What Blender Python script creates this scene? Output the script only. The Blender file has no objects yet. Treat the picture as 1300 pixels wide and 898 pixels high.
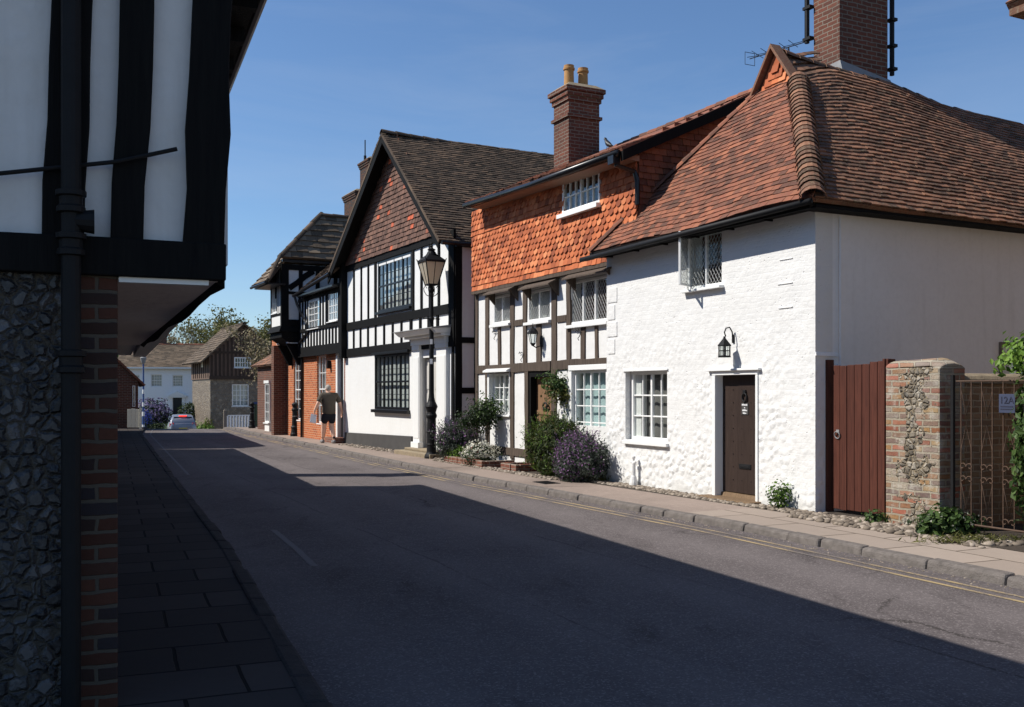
import bpy, bmesh, math, random
from math import sin, cos, pi, sqrt, radians, floor, ceil, atan2
from mathutils import Vector, Matrix, noise

R = random.Random(7)
SC = bpy.context.scene
COL = SC.collection
F, CX, HZ, EYE = 1264.0, 650.0, 498.0, 1.58
V = Vector


def lerp(a, b, t):
    return a + (b - a) * t


def gz(y):
    """height of the street along its length: level, then falling away beyond the crest"""
    s = y - 42.0
    if s < 0:
        return 0.0
    if s < 12:
        return -.0030 * s * s
    return max(-1.95, -.432 - .072 * (s - 12))


class Fr:
    """a building's own frame: x along its front, y into it, z up"""
    def __init__(s, P, u, z=0.0):
        n = sqrt(u[0] ** 2 + u[1] ** 2)
        s.P = (P[0], P[1]); s.u = (u[0] / n, u[1] / n); s.d = (-s.u[1], s.u[0]); s.z = z
        s.ang = atan2(s.u[1], s.u[0])

    def w(s, x, y, z=0):
        return V((s.P[0] + s.u[0] * x + s.d[0] * y, s.P[1] + s.u[1] * x + s.d[1] * y, s.z + z))

    def px(s, px, py, c=0.0):
        a = (px - CX) / F; b = -(py - HZ) / F
        t = (c + s.P[0] * s.d[0] + s.P[1] * s.d[1]) / (a * s.d[0] + s.d[1])
        x = (t * a - s.P[0]) * s.u[0] + (t - s.P[1]) * s.u[1]
        return x, EYE + b * t - s.z

    def pxx(s, px, py, k=0.0):
        a = (px - CX) / F; b = -(py - HZ) / F
        t = (k + s.P[0] * s.u[0] + s.P[1] * s.u[1]) / (a * s.u[0] + s.u[1])
        y = (t * a - s.P[0]) * s.d[0] + (t - s.P[1]) * s.d[1]
        return y, EYE + b * t - s.z

    def X(s, px, c=0.0):
        return s.px(px, 400, c)[0]

    def Z(s, px, py, c=0.0):
        return s.px(px, py, c)[1]


class MB:
    def __init__(s, tf=None):
        s.v = []; s.f = []; s.tf = tf

    def P(s, p):
        if s.tf:
            p = s.tf(p)
        s.v.append((p[0], p[1], p[2])); return len(s.v) - 1

    def face(s, pts):
        s.f.append([s.P(p) for p in pts]); return s

    def hexa(s, b, t):
        """b, t: four lower and four upper corners"""
        i = [s.P(p) for p in list(b) + list(t)]
        s.f += [[i[3], i[2], i[1], i[0]], [i[4], i[5], i[6], i[7]], [i[0], i[1], i[5], i[4]], [i[1], i[2], i[6], i[5]], [i[2], i[3], i[7], i[6]], [i[3], i[0], i[4], i[7]]]
        return s

    def box(s, x0, x1, y0, y1, z0, z1):
        return s.hexa([(x0, y0, z0), (x1, y0, z0), (x1, y1, z0), (x0, y1, z0)], [(x0, y0, z1), (x1, y0, z1), (x1, y1, z1), (x0, y1, z1)])

    def prism(s, poly, y0, y1):
        """poly of (x, z), extruded in y"""
        n = len(poly)
        a = [s.P((p[0], y0, p[1])) for p in poly]; b = [s.P((p[0], y1, p[1])) for p in poly]
        s.f.append(a); s.f.append(b[::-1])
        for i in range(n):
            j = (i + 1) % n
            s.f.append([a[j], a[i], b[i], b[j]])
        return s

    def slab(s, pts, th):
        """polygon of 3-D points thickened downwards along its normal"""
        P = [V(p) for p in pts]
        n = (P[1] - P[0]).cross(P[2] - P[0]).normalized()
        if n.z < 0:
            n = -n; P = P[::-1]
        a = [s.P(p) for p in P]; b = [s.P(p - n * th) for p in P]
        s.f.append(a); s.f.append(b[::-1])
        m = len(P)
        for i in range(m):
            j = (i + 1) % m
            s.f.append([a[j], a[i], b[i], b[j]])
        return s

    def tube(s, pts, r, n=8, caps=True, closed=False):
        pts = [V(p) for p in pts]
        rs = r if isinstance(r, (list, tuple)) else [r] * len(pts)
        rings = []
        ref = None
        for k, p in enumerate(pts):
            if closed:
                d = (pts[(k + 1) % len(pts)] - pts[k - 1]).normalized()
            elif k == 0:
                d = (pts[1] - p).normalized()
            elif k == len(pts) - 1:
                d = (p - pts[k - 1]).normalized()
            else:
                d = ((pts[k + 1] - p).normalized() + (p - pts[k - 1]).normalized())
                d = d.normalized() if d.length > 1e-6 else (pts[k + 1] - p).normalized()
            if ref is None:
                ref = V((0, 0, 1)) if abs(d.z) < .9 else V((1, 0, 0))
            a = d.cross(ref)
            if a.length < 1e-4:
                a = d.cross(V((.3, .9, .2)))
            a.normalize(); b = a.cross(d).normalized(); ref = b
            rings.append([s.P(p + (a * cos(2 * pi * i / n) + b * sin(2 * pi * i / n)) * rs[k]) for i in range(n)])
        m = len(rings)
        for k in range(m if closed else m - 1):
            A, B = rings[k], rings[(k + 1) % m]
            for i in range(n):
                j = (i + 1) % n
                s.f.append([A[i], A[j], B[j], B[i]])
        if caps and not closed:
            s.f.append(rings[0][::-1]); s.f.append(rings[-1])
        return s

    def lathe(s, prof, c=(0, 0, 0), n=16, rot=0):
        rings = []
        for r, z in prof:
            rings.append([s.P((c[0] + r * cos(rot + 2 * pi * i / n), c[1] + r * sin(rot + 2 * pi * i / n), c[2] + z)) for i in range(n)])
        for A, B in zip(rings, rings[1:]):
            for i in range(n):
                j = (i + 1) % n
                s.f.append([A[i], A[j], B[j], B[i]])
        s.f.append(rings[0][::-1]); s.f.append(rings[-1])
        return s

    def timber(s, p0, p1, w, y0, y1, wob=.012, seg=5, rng=R):
        """a slightly crooked beam in the x-z plane from p0 to p1"""
        a, b = V((p0[0], 0, p0[1])), V((p1[0], 0, p1[1]))
        d = (b - a).normalized(); q = V((-d.z, 0, d.x))
        L = (b - a).length
        seg = max(1, min(seg, int(L / .3)))
        prev = None
        for k in range(seg + 1):
            c = lerp(a, b, k / seg)
            e = wob if 0 < k < seg else 0
            l = c - q * (w / 2 + rng.uniform(-e, e)); r = c + q * (w / 2 + rng.uniform(-e, e))
            ring = [s.P((l.x, y0, l.z)), s.P((r.x, y0, r.z)), s.P((r.x, y1, r.z)), s.P((l.x, y1, l.z))]
            if prev:
                for i in range(4):
                    j = (i + 1) % 4
                    s.f.append([prev[i], prev[j], ring[j], ring[i]])
            else:
                s.f.append(ring)
            prev = ring
        s.f.append(prev[::-1])
        return s

    def wall(s, x0, x1, z0, z1, holes, y=0.0, t=.22):
        """front wall with openings (x0,x1,z0,z1) and their reveals"""
        xs = sorted({x0, x1, *[h[0] for h in holes], *[h[1] for h in holes]})
        zs = sorted({z0, z1, *[h[2] for h in holes], *[h[3] for h in holes]})
        xs = [x for x in xs if x0 <= x <= x1]; zs = [z for z in zs if z0 <= z <= z1]
        for a, b in zip(xs, xs[1:]):
            for c, d in zip(zs, zs[1:]):
                m, q = (a + b) / 2, (c + d) / 2
                if any(h[0] < m < h[1] and h[2] < q < h[3] for h in holes):
                    continue
                s.face([(a, y, c), (b, y, c), (b, y, d), (a, y, d)])
                s.face([(a, y + t, d), (b, y + t, d), (b, y + t, c), (a, y + t, c)])
        for h in holes + [(x0, x1, z0, z1)]:
            a, b, c, d = h
            s.face([(a, y, c), (a, y, d), (a, y + t, d), (a, y + t, c)]); s.face([(b, y, c), (b, y + t, c), (b, y + t, d), (b, y, d)])
            s.face([(a, y, c), (a, y + t, c), (b, y + t, c), (b, y, c)]); s.face([(a, y, d), (b, y, d), (b, y + t, d), (a, y + t, d)])
        return s

    def build(s, name, mat, parent=None, smooth=False, bevel=0, merge=False, recalc=True):
        me = bpy.data.meshes.new(name)
        me.from_pydata(s.v, [], s.f)
        if recalc or merge:
            bm = bmesh.new(); bm.from_mesh(me)
            if merge:
                bmesh.ops.remove_doubles(bm, verts=bm.verts, dist=.0005)
            if recalc:
                bmesh.ops.recalc_face_normals(bm, faces=bm.faces)
            bm.to_mesh(me); bm.free()
        if smooth:
            me.polygons.foreach_set('use_smooth', [True] * len(me.polygons))
        me.materials.append(mat)
        o = bpy.data.objects.new(name, me); COL.objects.link(o)
        if parent:
            o.parent = parent
        if bevel:
            b = o.modifiers.new('bevel', 'BEVEL'); b.width = bevel; b.segments = 2; b.limit_method = 'ANGLE'; b.angle_limit = radians(40)
        return o


def tag(o, label, cat, group=None, kind=None):
    if label: o['label'] = label
    if cat: o['category'] = cat
    if group: o['group'] = group
    if kind: o['kind'] = kind
    return o


def thing(name, label, cat, fr=None, loc=(0, 0, 0), rz=0.0, group=None):
    o = bpy.data.objects.new(name, None); COL.objects.link(o)
    if fr:
        loc = (fr.P[0], fr.P[1], fr.z); rz = fr.ang
    o.location = loc; o.rotation_euler = (0, 0, rz); o.empty_display_size = .2
    return tag(o, label, cat, group)


def copy_tree(o, parent=None):
    c = o.copy(); COL.objects.link(c); c.parent = parent
    for ch in list(o.children):
        copy_tree(ch, c)
    return c


# ---------------------------------------------------------------- materials
def newmat(name):
    m = bpy.data.materials.new(name); m.use_nodes = True
    return m, m.node_tree, m.node_tree.nodes['Principled BSDF']


def nd(nt, typ, ins=None, **at):
    n = nt.nodes.new(typ)
    for k, v in at.items():
        setattr(n, k, v)
    for k, v in (ins or {}).items():
        if isinstance(v, bpy.types.NodeSocket):
            nt.links.new(v, n.inputs[k])
        else:
            n.inputs[k].default_value = v
    return n


def c4(c):
    return (c[0], c[1], c[2], 1)


def ramp(nt, fac, stops, interp='LINEAR'):
    n = nt.nodes.new('ShaderNodeValToRGB'); n.color_ramp.interpolation = interp
    e = n.color_ramp.elements
    while len(e) < len(stops):
        e.new(.5)
    for k, (p, c) in enumerate(stops):
        e[k].position = p; e[k].color = c4(c) if not isinstance(c, (int, float)) else (c, c, c, 1)
    nt.links.new(fac, n.inputs[0])
    return n.outputs[0]


def mix(nt, f, a, b, bt='MIX'):
    n = nt.nodes.new('ShaderNodeMix'); n.data_type = 'RGBA'; n.blend_type = bt
    for sock, v in ((n.inputs[0], f), (n.inputs[6], a), (n.inputs[7], b)):
        if isinstance(v, bpy.types.NodeSocket):
            nt.links.new(v, sock)
        elif isinstance(v, (int, float)):
            sock.default_value = v if sock == n.inputs[0] else (v, v, v, 1)
        else:
            sock.default_value = c4(v)
    return n.outputs[2]


def math_(nt, op, a, b=0.0, clamp=False):
    n = nt.nodes.new('ShaderNodeMath'); n.operation = op; n.use_clamp = clamp
    for k, v in ((0, a), (1, b)):
        if isinstance(v, bpy.types.NodeSocket):
            nt.links.new(v, n.inputs[k])
        else:
            n.inputs[k].default_value = v
    return n.outputs[0]


def objco(nt):
    return nd(nt, 'ShaderNodeTexCoord').outputs['Object']


def wallco(nt, sc=1.0):
    """(x + y, z) of the object's own frame: works on all four sides of a box"""
    s = nd(nt, 'ShaderNodeSeparateXYZ', {0: objco(nt)})
    a = math_(nt, 'ADD', s.outputs[0], s.outputs[1])
    return nd(nt, 'ShaderNodeCombineXYZ', {0: a, 1: s.outputs[2], 2: 0.0}).outputs[0]


def noise_(nt, co, scale, detail=4, rough=.55, dist=0.0):
    return nd(nt, 'ShaderNodeTexNoise', {'Vector': co, 'Scale': scale, 'Detail': detail, 'Roughness': rough, 'Distortion': dist}).outputs[0]


def bump(nt, bs, h, strength=.4, dist=.01, prev=None):
    n = nd(nt, 'ShaderNodeBump', {'Strength': strength, 'Distance': dist, 'Height': h})
    if prev:
        nt.links.new(prev, n.inputs['Normal'])
    nt.links.new(n.outputs[0], bs.inputs['Normal'])
    return n.outputs[0]


def setc(nt, bs, c):
    if isinstance(c, bpy.types.NodeSocket):
        nt.links.new(c, bs.inputs['Base Color'])
    else:
        bs.inputs['Base Color'].default_value = c4(c)


def simple(name, col, rough=.6, metal=0.0, var=.15, scale=8, bstr=.15, bdist=.004, spec=.4):
    m, nt, bs = newmat(name)
    co = objco(nt)
    n = noise_(nt, co, scale, 5)
    setc(nt, bs, mix(nt, n, tuple(c * (1 - var) for c in col), tuple(min(1, c * (1 + var)) for c in col)))
    bs.inputs['Roughness'].default_value = rough; bs.inputs['Metallic'].default_value = metal
    bs.inputs['Specular IOR Level'].default_value = spec
    if bstr:
        bump(nt, bs, noise_(nt, co, scale * 6, 4), bstr, bdist)
    return m


def plaster(name, col=(.71, .705, .69), lump=.25, dirt=.14, base_dirt=0.0):
    m, nt, bs = newmat(name)
    co = objco(nt)
    big = ramp(nt, noise_(nt, co, .9, 5, .65), [(.35, 0.0), (.75, 1.0)])
    fine = noise_(nt, co, 14, 5, .6)
    c = mix(nt, math_(nt, 'MULTIPLY', big, dirt), col, (.50, .46, .39))
    c = mix(nt, math_(nt, 'MULTIPLY', ramp(nt, fine, [(.45, 0.0), (.8, 1.0)]), .22), c, tuple(x * .72 for x in col))
    st = nd(nt, 'ShaderNodeMapping', {'Vector': co, 'Scale': (4.0, 4.0, .35)}).outputs[0]
    c = mix(nt, math_(nt, 'MULTIPLY', ramp(nt, noise_(nt, st, 1.6, 4), [(.55, 0.0), (.8, 1.0)]), dirt), c, (.42, .40, .36))
    if base_dirt:
        z = nd(nt, 'ShaderNodeSeparateXYZ', {0: co}).outputs[2]
        g = math_(nt, 'SUBTRACT', math_(nt, 'MULTIPLY', noise_(nt, co, 3, 5), .7), z, True)
        c = mix(nt, math_(nt, 'MULTIPLY', g, base_dirt), c, (.30, .26, .20))
    setc(nt, bs, c)
    bs.inputs['Roughness'].default_value = .85; bs.inputs['Specular IOR Level'].default_value = .2
    b = bump(nt, bs, noise_(nt, co, 3.5, 4), lump, .05)
    bump(nt, bs, fine, .25, .006, b)
    return m


def rubble_white(name):
    """limewashed flint and brick: lumps, brick courses, flaking patches"""
    m, nt, bs = newmat(name)
    co = objco(nt); wc = wallco(nt)
    wob = nd(nt, 'ShaderNodeVectorMath', {0: wc, 1: nd(nt, 'ShaderNodeVectorMath', {0: nd(nt, 'ShaderNodeTexNoise', {'Vector': co, 'Scale': 5.0, 'Detail': 3.0}).outputs[1], 1: (.06, .06, .06)}, operation='MULTIPLY').outputs[0]}, operation='ADD').outputs[0]
    vo = nd(nt, 'ShaderNodeTexVoronoi', {'Vector': wob, 'Scale': 9.0, 'Randomness': 1.0, 'Smoothness': .35}, feature='SMOOTH_F1').outputs[0]
    stones = math_(nt, 'SUBTRACT', 1.0, math_(nt, 'MULTIPLY', vo, 1.6), True)
    br = nd(nt, 'ShaderNodeTexBrick', {'Vector': wob, 'Scale': 1.0, 'Mortar Size': .012, 'Mortar Smooth': .6, 'Brick Width': .23, 'Row Height': .078}).outputs['Fac']
    z = nd(nt, 'ShaderNodeSeparateXYZ', {0: co})
    low = math_(nt, 'SUBTRACT', 1.25, math_(nt, 'MULTIPLY', z.outputs[2], .42), True)
    mk = math_(nt, 'MULTIPLY', ramp(nt, noise_(nt, co, 1.1, 3), [(.36, 0.0), (.56, 1.0)]), low)
    h = math_(nt, 'ADD', math_(nt, 'MULTIPLY', stones, mk), math_(nt, 'MULTIPLY', math_(nt, 'SUBTRACT', 1.0, br), math_(nt, 'SUBTRACT', .034, math_(nt, 'MULTIPLY', mk, .03))))
    h = math_(nt, 'ADD', h, math_(nt, 'MULTIPLY', noise_(nt, co, 2.6, 6, .62), 1.3))
    pit = nd(nt, 'ShaderNodeTexVoronoi', {'Vector': wob, 'Scale': 17.0}).outputs[0]
    h = math_(nt, 'SUBTRACT', h, math_(nt, 'MULTIPLY', ramp(nt, pit, [(.06, 1.0), (.22, 0.0)]), math_(nt, 'MULTIPLY', ramp(nt, noise_(nt, co, 3.1, 4), [(.5, 0.0), (.62, 1.0)]), .55)))
    big = ramp(nt, noise_(nt, co, 1.3, 5, .65), [(.45, 0.0), (.8, 1.0)])
    fl = ramp(nt, noise_(nt, co, 11, 6, .7), [(.60, 0.0), (.72, 1.0)])
    c = mix(nt, math_(nt, 'MULTIPLY', big, .16), (.705, .70, .685), (.50, .46, .40))
    c = mix(nt, math_(nt, 'MULTIPLY', fl, math_(nt, 'MULTIPLY', mk, .35)), c, (.48, .45, .40))
    g = math_(nt, 'SUBTRACT', math_(nt, 'MULTIPLY', noise_(nt, co, 4, 5), .55), math_(nt, 'MULTIPLY', z.outputs[2], 1.6), True)
    c = mix(nt, g, c, (.30, .27, .20))
    setc(nt, bs, c)
    bs.inputs['Roughness'].default_value = .9; bs.inputs['Specular IOR Level'].default_value = .15
    b = bump(nt, bs, h, .62, .040)
    bump(nt, bs, noise_(nt, co, 30, 5, .6), .25, .006, b)
    return m


def brick(name, cols, mortar=(.36, .31, .25), w=.225, h=.075, mort=.011, stain=.35, stain_col=(.05, .04, .035), bstr=.7):
    m, nt, bs = newmat(name)
    co = objco(nt); wc = wallco(nt)
    wob = nd(nt, 'ShaderNodeVectorMath', {0: wc, 1: nd(nt, 'ShaderNodeVectorMath', {0: nd(nt, 'ShaderNodeTexNoise', {'Vector': co, 'Scale': 6.0, 'Detail': 3.0}).outputs[1], 1: (.03, .03, .0)}, operation='MULTIPLY').outputs[0]}, operation='ADD').outputs[0]
    bt = nd(nt, 'ShaderNodeTexBrick', {'Vector': wob, 'Scale': 1.0, 'Mortar Size': mort, 'Mortar Smooth': .3, 'Bias': 0.0, 'Brick Width': w, 'Row Height': h, 'Color1': (0, 0, 0, 1), 'Color2': (1, 1, 1, 1), 'Mortar': (.5, .5, .5, 1)})
    tint = nd(nt, 'ShaderNodeSeparateColor', {0: bt.outputs[0]}).outputs[0]
    n = len(cols)
    c = ramp(nt, tint, [((k + .5) / n, q) for k, q in enumerate(cols)])
    c = mix(nt, math_(nt, 'MULTIPLY', noise_(nt, co, 25, 5, .65), .55), c, tuple(.55 * x for x in cols[0]))
    c = mix(nt, bt.outputs[1], c, mortar)
    st = ramp(nt, noise_(nt, co, 1.4, 6, .65), [(.42, 0.0), (.75, 1.0)])
    c = mix(nt, math_(nt, 'MULTIPLY', st, stain), c, stain_col)
    setc(nt, bs, c)
    bs.inputs['Roughness'].default_value = .9; bs.inputs['Specular IOR Level'].default_value = .2
    hh = math_(nt, 'ADD', math_(nt, 'SUBTRACT', 1.0, bt.outputs[1]), math_(nt, 'MULTIPLY', noise_(nt, co, 40, 4), .5))
    bump(nt, bs, hh, bstr, .012)
    return m


def flint(name, scale=11, dark=(.02, .022, .03), light=(.42, .40, .37), mortar=(.30, .25, .19), gaps=.06):
    m, nt, bs = newmat(name)
    co = objco(nt); wc = wallco(nt)
    wob = nd(nt, 'ShaderNodeVectorMath', {0: wc, 1: nd(nt, 'ShaderNodeVectorMath', {0: nd(nt, 'ShaderNodeTexNoise', {'Vector': co, 'Scale': 7.0, 'Detail': 5.0, 'Roughness': .65}).outputs[1], 1: (.11, .11, .0)}, operation='MULTIPLY').outputs[0]}, operation='ADD').outputs[0]
    v1 = nd(nt, 'ShaderNodeTexVoronoi', {'Vector': wob, 'Scale': float(scale)}, feature='DISTANCE_TO_EDGE').outputs[0]
    v2 = nd(nt, 'ShaderNodeTexVoronoi', {'Vector': wob, 'Scale': float(scale)})
    tint = nd(nt, 'ShaderNodeSeparateColor', {0: v2.outputs[1]}).outputs[0]
    c = ramp(nt, tint, [(0, dark), (.45, tuple(lerp(a, b, .18) for a, b in zip(dark, light))), (.8, tuple(lerp(a, b, .5) for a, b in zip(dark, light))), (1, light)])
    c = mix(nt, math_(nt, 'MULTIPLY', ramp(nt, noise_(nt, co, 30, 5, .7), [(.45, 0.0), (.7, 1.0)]), .6), c, light)
    c = mix(nt, ramp(nt, v1, [(gaps * .6, 1.0), (gaps * 1.4, 0.0)]), c, mortar)
    setc(nt, bs, c)
    nt.links.new(ramp(nt, v1, [(0, .95), (gaps * 2, .42)]), bs.inputs['Roughness'])
    b = bump(nt, bs, ramp(nt, v1, [(0, 0.0), (.22, 1.0)]), .9, .03)
    bump(nt, bs, noise_(nt, co, 45, 4), .3, .006, b)
    return m


def tilemat(name, stops, lichen=(.16, .15, .08), lich=.25, rough=.85):
    """clay or stone tiles: each tile of the mesh takes its own tint"""
    m, nt, bs = newmat(name)
    rnd = nd(nt, 'ShaderNodeNewGeometry').outputs['Random Per Island']
    co = objco(nt)
    c = ramp(nt, rnd, stops)
    big = ramp(nt, noise_(nt, co, 1.1, 5, .65), [(.42, 0.0), (.72, 1.0)])
    c = mix(nt, math_(nt, 'MULTIPLY', big, .55), c, stops[0][1])
    c = mix(nt, math_(nt, 'MULTIPLY', ramp(nt, noise_(nt, co, 26, 5, .7), [(.5, 0.0), (.66, 1.0)]), lich), c, lichen)
    c = mix(nt, math_(nt, 'MULTIPLY', ramp(nt, noise_(nt, co, 70, 3, .7), [(.55, 0.0), (.7, 1.0)]), lich * .8), c, (.30, .29, .25))
    setc(nt, bs, c)
    bs.inputs['Roughness'].default_value = rough; bs.inputs['Specular IOR Level'].default_value = .2
    bump(nt, bs, noise_(nt, co, 40, 4), .35, .006)
    return m


def wood(name, a, b, rough=.75, grain=(18, 18, 1.2), bstr=.4, spec=.25):
    m, nt, bs = newmat(name)
    co = objco(nt)
    mp = nd(nt, 'ShaderNodeMapping', {'Vector': co, 'Scale': grain}).outputs[0]
    g = noise_(nt, mp, 2.0, 6, .65, .4)
    rnd = nd(nt, 'ShaderNodeNewGeometry').outputs['Random Per Island']
    c = mix(nt, ramp(nt, g, [(.3, 0.0), (.7, 1.0)]), a, b)
    c = mix(nt, math_(nt, 'MULTIPLY', rnd, .35), c, tuple(.6 * x for x in a))
    setc(nt, bs, c)
    bs.inputs['Roughness'].default_value = rough; bs.inputs['Specular IOR Level'].default_value = spec
    bump(nt, bs, g, bstr, .01)
    return m


def leafmat(name, stops, trans=.35):
    m, nt, bs = newmat(name)
    rnd = nd(nt, 'ShaderNodeNewGeometry').outputs['Random Per Island']
    c = ramp(nt, rnd, stops)
    setc(nt, bs, c)
    bs.inputs['Roughness'].default_value = .55; bs.inputs['Specular IOR Level'].default_value = .3
    tr = nd(nt, 'ShaderNodeBsdfTranslucent', {'Color': c})
    ms = nd(nt, 'ShaderNodeMixShader', {0: trans, 1: bs.outputs[0], 2: tr.outputs[0]})
    nt.links.new(ms.outputs[0], nt.nodes['Material Output'].inputs[0])
    return m


def glassmat(name, tint=(.9, .93, .92), refl=1.0, ripple=.02):
    m, nt, bs = newmat(name)
    fr = math_(nt, 'POWER', nd(nt, 'ShaderNodeLayerWeight', {'Blend': .5}).outputs['Facing'], 3.2)
    co = objco(nt)
    b = nd(nt, 'ShaderNodeBump', {'Strength': ripple * 10, 'Distance': .004, 'Height': noise_(nt, co, 3.0, 2)}).outputs[0]
    gl = nd(nt, 'ShaderNodeBsdfGlossy', {'Color': (1, 1, 1, 1), 'Roughness': .015, 'Normal': b})
    tr = nd(nt, 'ShaderNodeBsdfTransparent', {'Color': c4(tint)})
    f = math_(nt, 'ADD', math_(nt, 'MULTIPLY', fr, .7 * refl), .05 * refl, True)
    ms = nd(nt, 'ShaderNodeMixShader', {0: f, 1: tr.outputs[0], 2: gl.outputs[0]})
    nt.links.new(ms.outputs[0], nt.nodes['Material Output'].inputs[0])
    return m


M = {}
M['white'] = plaster('white_plaster')
M['white_smooth'] = plaster('smooth_white_render', (.72, .72, .705), .14, .12, .5)
M['side_render'] = plaster('cream_side_render', (.84, .83, .82), .15, .16, .4)
M['dusty_white'] = plaster('dusty_white_plaster', (.72, .71, .70), .3, .3)
M['soffit'] = plaster('stained_soffit_plaster', (.84, .77, .72), .3, .2)
M['rubble'] = rubble_white('limewashed_rubble')
M['black_wood'] = wood('tarred_oak', (.004, .004, .0045), (.010, .0095, .009), .75, bstr=.5, spec=.12)
M['oak'] = wood('weathered_oak', (.05, .036, .028), (.145, .11, .084), .85, bstr=.7)
M['brown_oak'] = wood('dark_barn_oak', (.035, .022, .016), (.075, .05, .036), .8)
M['door_brown'] = wood('dark_brown_door_paint', (.030, .019, .015), (.050, .033, .027), .5, bstr=.25)
M['door_oak'] = wood('bare_oak_door', (.16, .085, .045), (.30, .18, .10), .7)
M['maroon'] = wood('maroon_stained_boards', (.055, .016, .010), (.115, .036, .022), .65, bstr=.4)
M['sill_wood'] = wood('worn_threshold_wood', (.12, .075, .04), (.24, .16, .095), .8)
M['white_paint'] = simple('white_gloss_paint', (.78, .78, .76), .35, var=.05, bstr=.05)
M['cream_paint'] = simple('cream_paint', (.72, .68, .56), .5, var=.08)
M['grey_paint'] = simple('pale_grey_door_paint', (.52, .50, .46), .5, var=.06)
M['black_paint'] = simple('black_gloss_paint', (.010, .010, .011), .32, var=.2, bstr=.08)
M['iron'] = simple('black_cast_iron', (.010, .010, .011), .6, var=.3, scale=20, bstr=.25, spec=.2)
M['rust_iron'] = simple('rusty_wrought_iron', (.085, .05, .032), .8, var=.5, scale=25, bstr=.3)
M['lead'] = simple('lead_flashing', (.23, .23, .23), .7, var=.3)
M['lead_cames'] = simple('pale_lead_cames', (.42, .42, .41), .6, var=.2, bstr=0)
M['plinth'] = simple('dark_grey_plinth_paint', (.055, .052, .050), .8, var=.35, scale=3, bstr=.4, bdist=.01)
M['far_white'] = plaster('pale_far_house_render', (.86, .87, .88), .1, .08)
M['glass'] = glassmat('window_glass')
M['glass_bright'] = glassmat('reflective_old_glass', refl=2.2, ripple=.05)
M['curtain'] = simple('net_curtain', (.46, .48, .47), .9, var=.2, scale=10)
M['blind'] = simple('dim_grey_blind', (.13, .125, .12), .9, var=.25, scale=3)
M['blue_curtain'] = simple('pale_blue_curtain', (.36, .47, .48), .9, var=.2, scale=10)
M['interior'] = simple('dark_interior', (.020, .018, .016), .9, var=.3)
M['brick_orange'] = brick('orange_red_brick', [(.46, .125, .045), (.58, .17, .065), (.52, .145, .055), (.37, .09, .04)], (.52, .32, .20), stain=.10)
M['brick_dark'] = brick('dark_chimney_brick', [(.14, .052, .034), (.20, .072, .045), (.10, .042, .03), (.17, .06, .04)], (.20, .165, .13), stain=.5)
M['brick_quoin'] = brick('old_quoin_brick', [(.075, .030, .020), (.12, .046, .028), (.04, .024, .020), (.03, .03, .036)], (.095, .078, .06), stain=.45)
M['brick_garden'] = brick('mixed_garden_brick', [(.24, .085, .05), (.36, .24, .10), (.36, .32, .26), (.13, .10, .09), (.40, .13, .08), (.28, .17, .09), (.20, .16, .14)], (.30, .255, .19), mort=.014, stain=.5, stain_col=(.44, .41, .35), bstr=1.4)
M['brick_shade'] = brick('lichened_wall_brick', [(.26, .16, .10), (.33, .23, .135), (.24, .165, .12), (.38, .26, .17)], (.38, .31, .23), stain=.5, stain_col=(.10, .08, .055), bstr=.9)
M['brick_edging'] = brick('edging_brick', [(.20, .075, .05), (.26, .10, .06), (.16, .07, .05)], (.25, .2, .16), stain=.2)
M['flint'] = flint('knapped_flint', 15, (.006, .007, .010), (.11, .105, .108), (.065, .055, .042))
M['rubble_stone'] = flint('brown_rubble_stone', 5, (.11, .082, .058), (.26, .21, .15), (.20, .16, .115), .05)
M['cobble'] = flint('bedded_cobbles', 12, (.16, .13, .10), (.42, .36, .29), (.13, .10, .07), .09)
M['tile_red'] = tilemat('red_clay_roof_tiles', [(0, (.085, .040, .030)), (.35, (.185, .075, .048)), (.7, (.25, .090, .054)), (1, (.32, .12, .066))], lich=.25)
M['tile_brown'] = tilemat('brown_weathered_roof_tiles', [(0, (.075, .042, .028)), (.4, (.18, .088, .055)), (.75, (.24, .11, .066)), (1, (.34, .16, .09))], (.25, .22, .14), .45)
M['tile_dark'] = tilemat('dark_mossy_roof_tiles', [(0, (.034, .024, .018)), (.45, (.078, .053, .038)), (.8, (.11, .073, .05)), (1, (.155, .10, .065))], (.13, .105, .06), .4)
M['tile_stone'] = tilemat('stone_slab_roof', [(0, (.075, .052, .035)), (.5, (.16, .115, .078)), (1, (.25, .185, .125))], (.24, .20, .13), .4)
M['tile_barn'] = tilemat('dull_brown_barn_tiles', [(0, (.05, .036, .026)), (.5, (.105, .074, .05)), (1, (.16, .115, .08))], (.16, .14, .08), .4)
M['tile_hung'] = tilemat('orange_hung_tiles', [(0, (.22, .062, .030)), (.25, (.44, .122, .048)), (.75, (.56, .165, .064)), (1, (.66, .25, .11))], (.26, .12, .07), .14)
M['tile_gable'] = tilemat('brown_hung_tiles', [(0, (.085, .046, .035)), (.5, (.14, .075, .056)), (.945, (.20, .105, .075)), (.955, (.52, .11, .05)), (1, (.56, .12, .055))], (.10, .08, .06), .25)
M['tile_cheek'] = tilemat('dark_red_hung_tiles', [(0, (.11, .035, .022)), (.5, (.20, .06, .033)), (1, (.28, .085, .04))])
M['pot'] = simple('buff_clay_pot', (.40, .21, .075), .8, var=.25, scale=6)
M['fascia'] = wood('pinkish_soffit_board', (.26, .15, .10), (.36, .22, .16), .7, bstr=.2)
M['stone_coping'] = simple('lichened_stone_coping', (.24, .19, .125), .9, var=.45, scale=9, bstr=.6, bdist=.012)
M['skin'] = simple('sunlit_skin', (.74, .45, .33), .55, var=.08, bstr=0)
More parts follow.
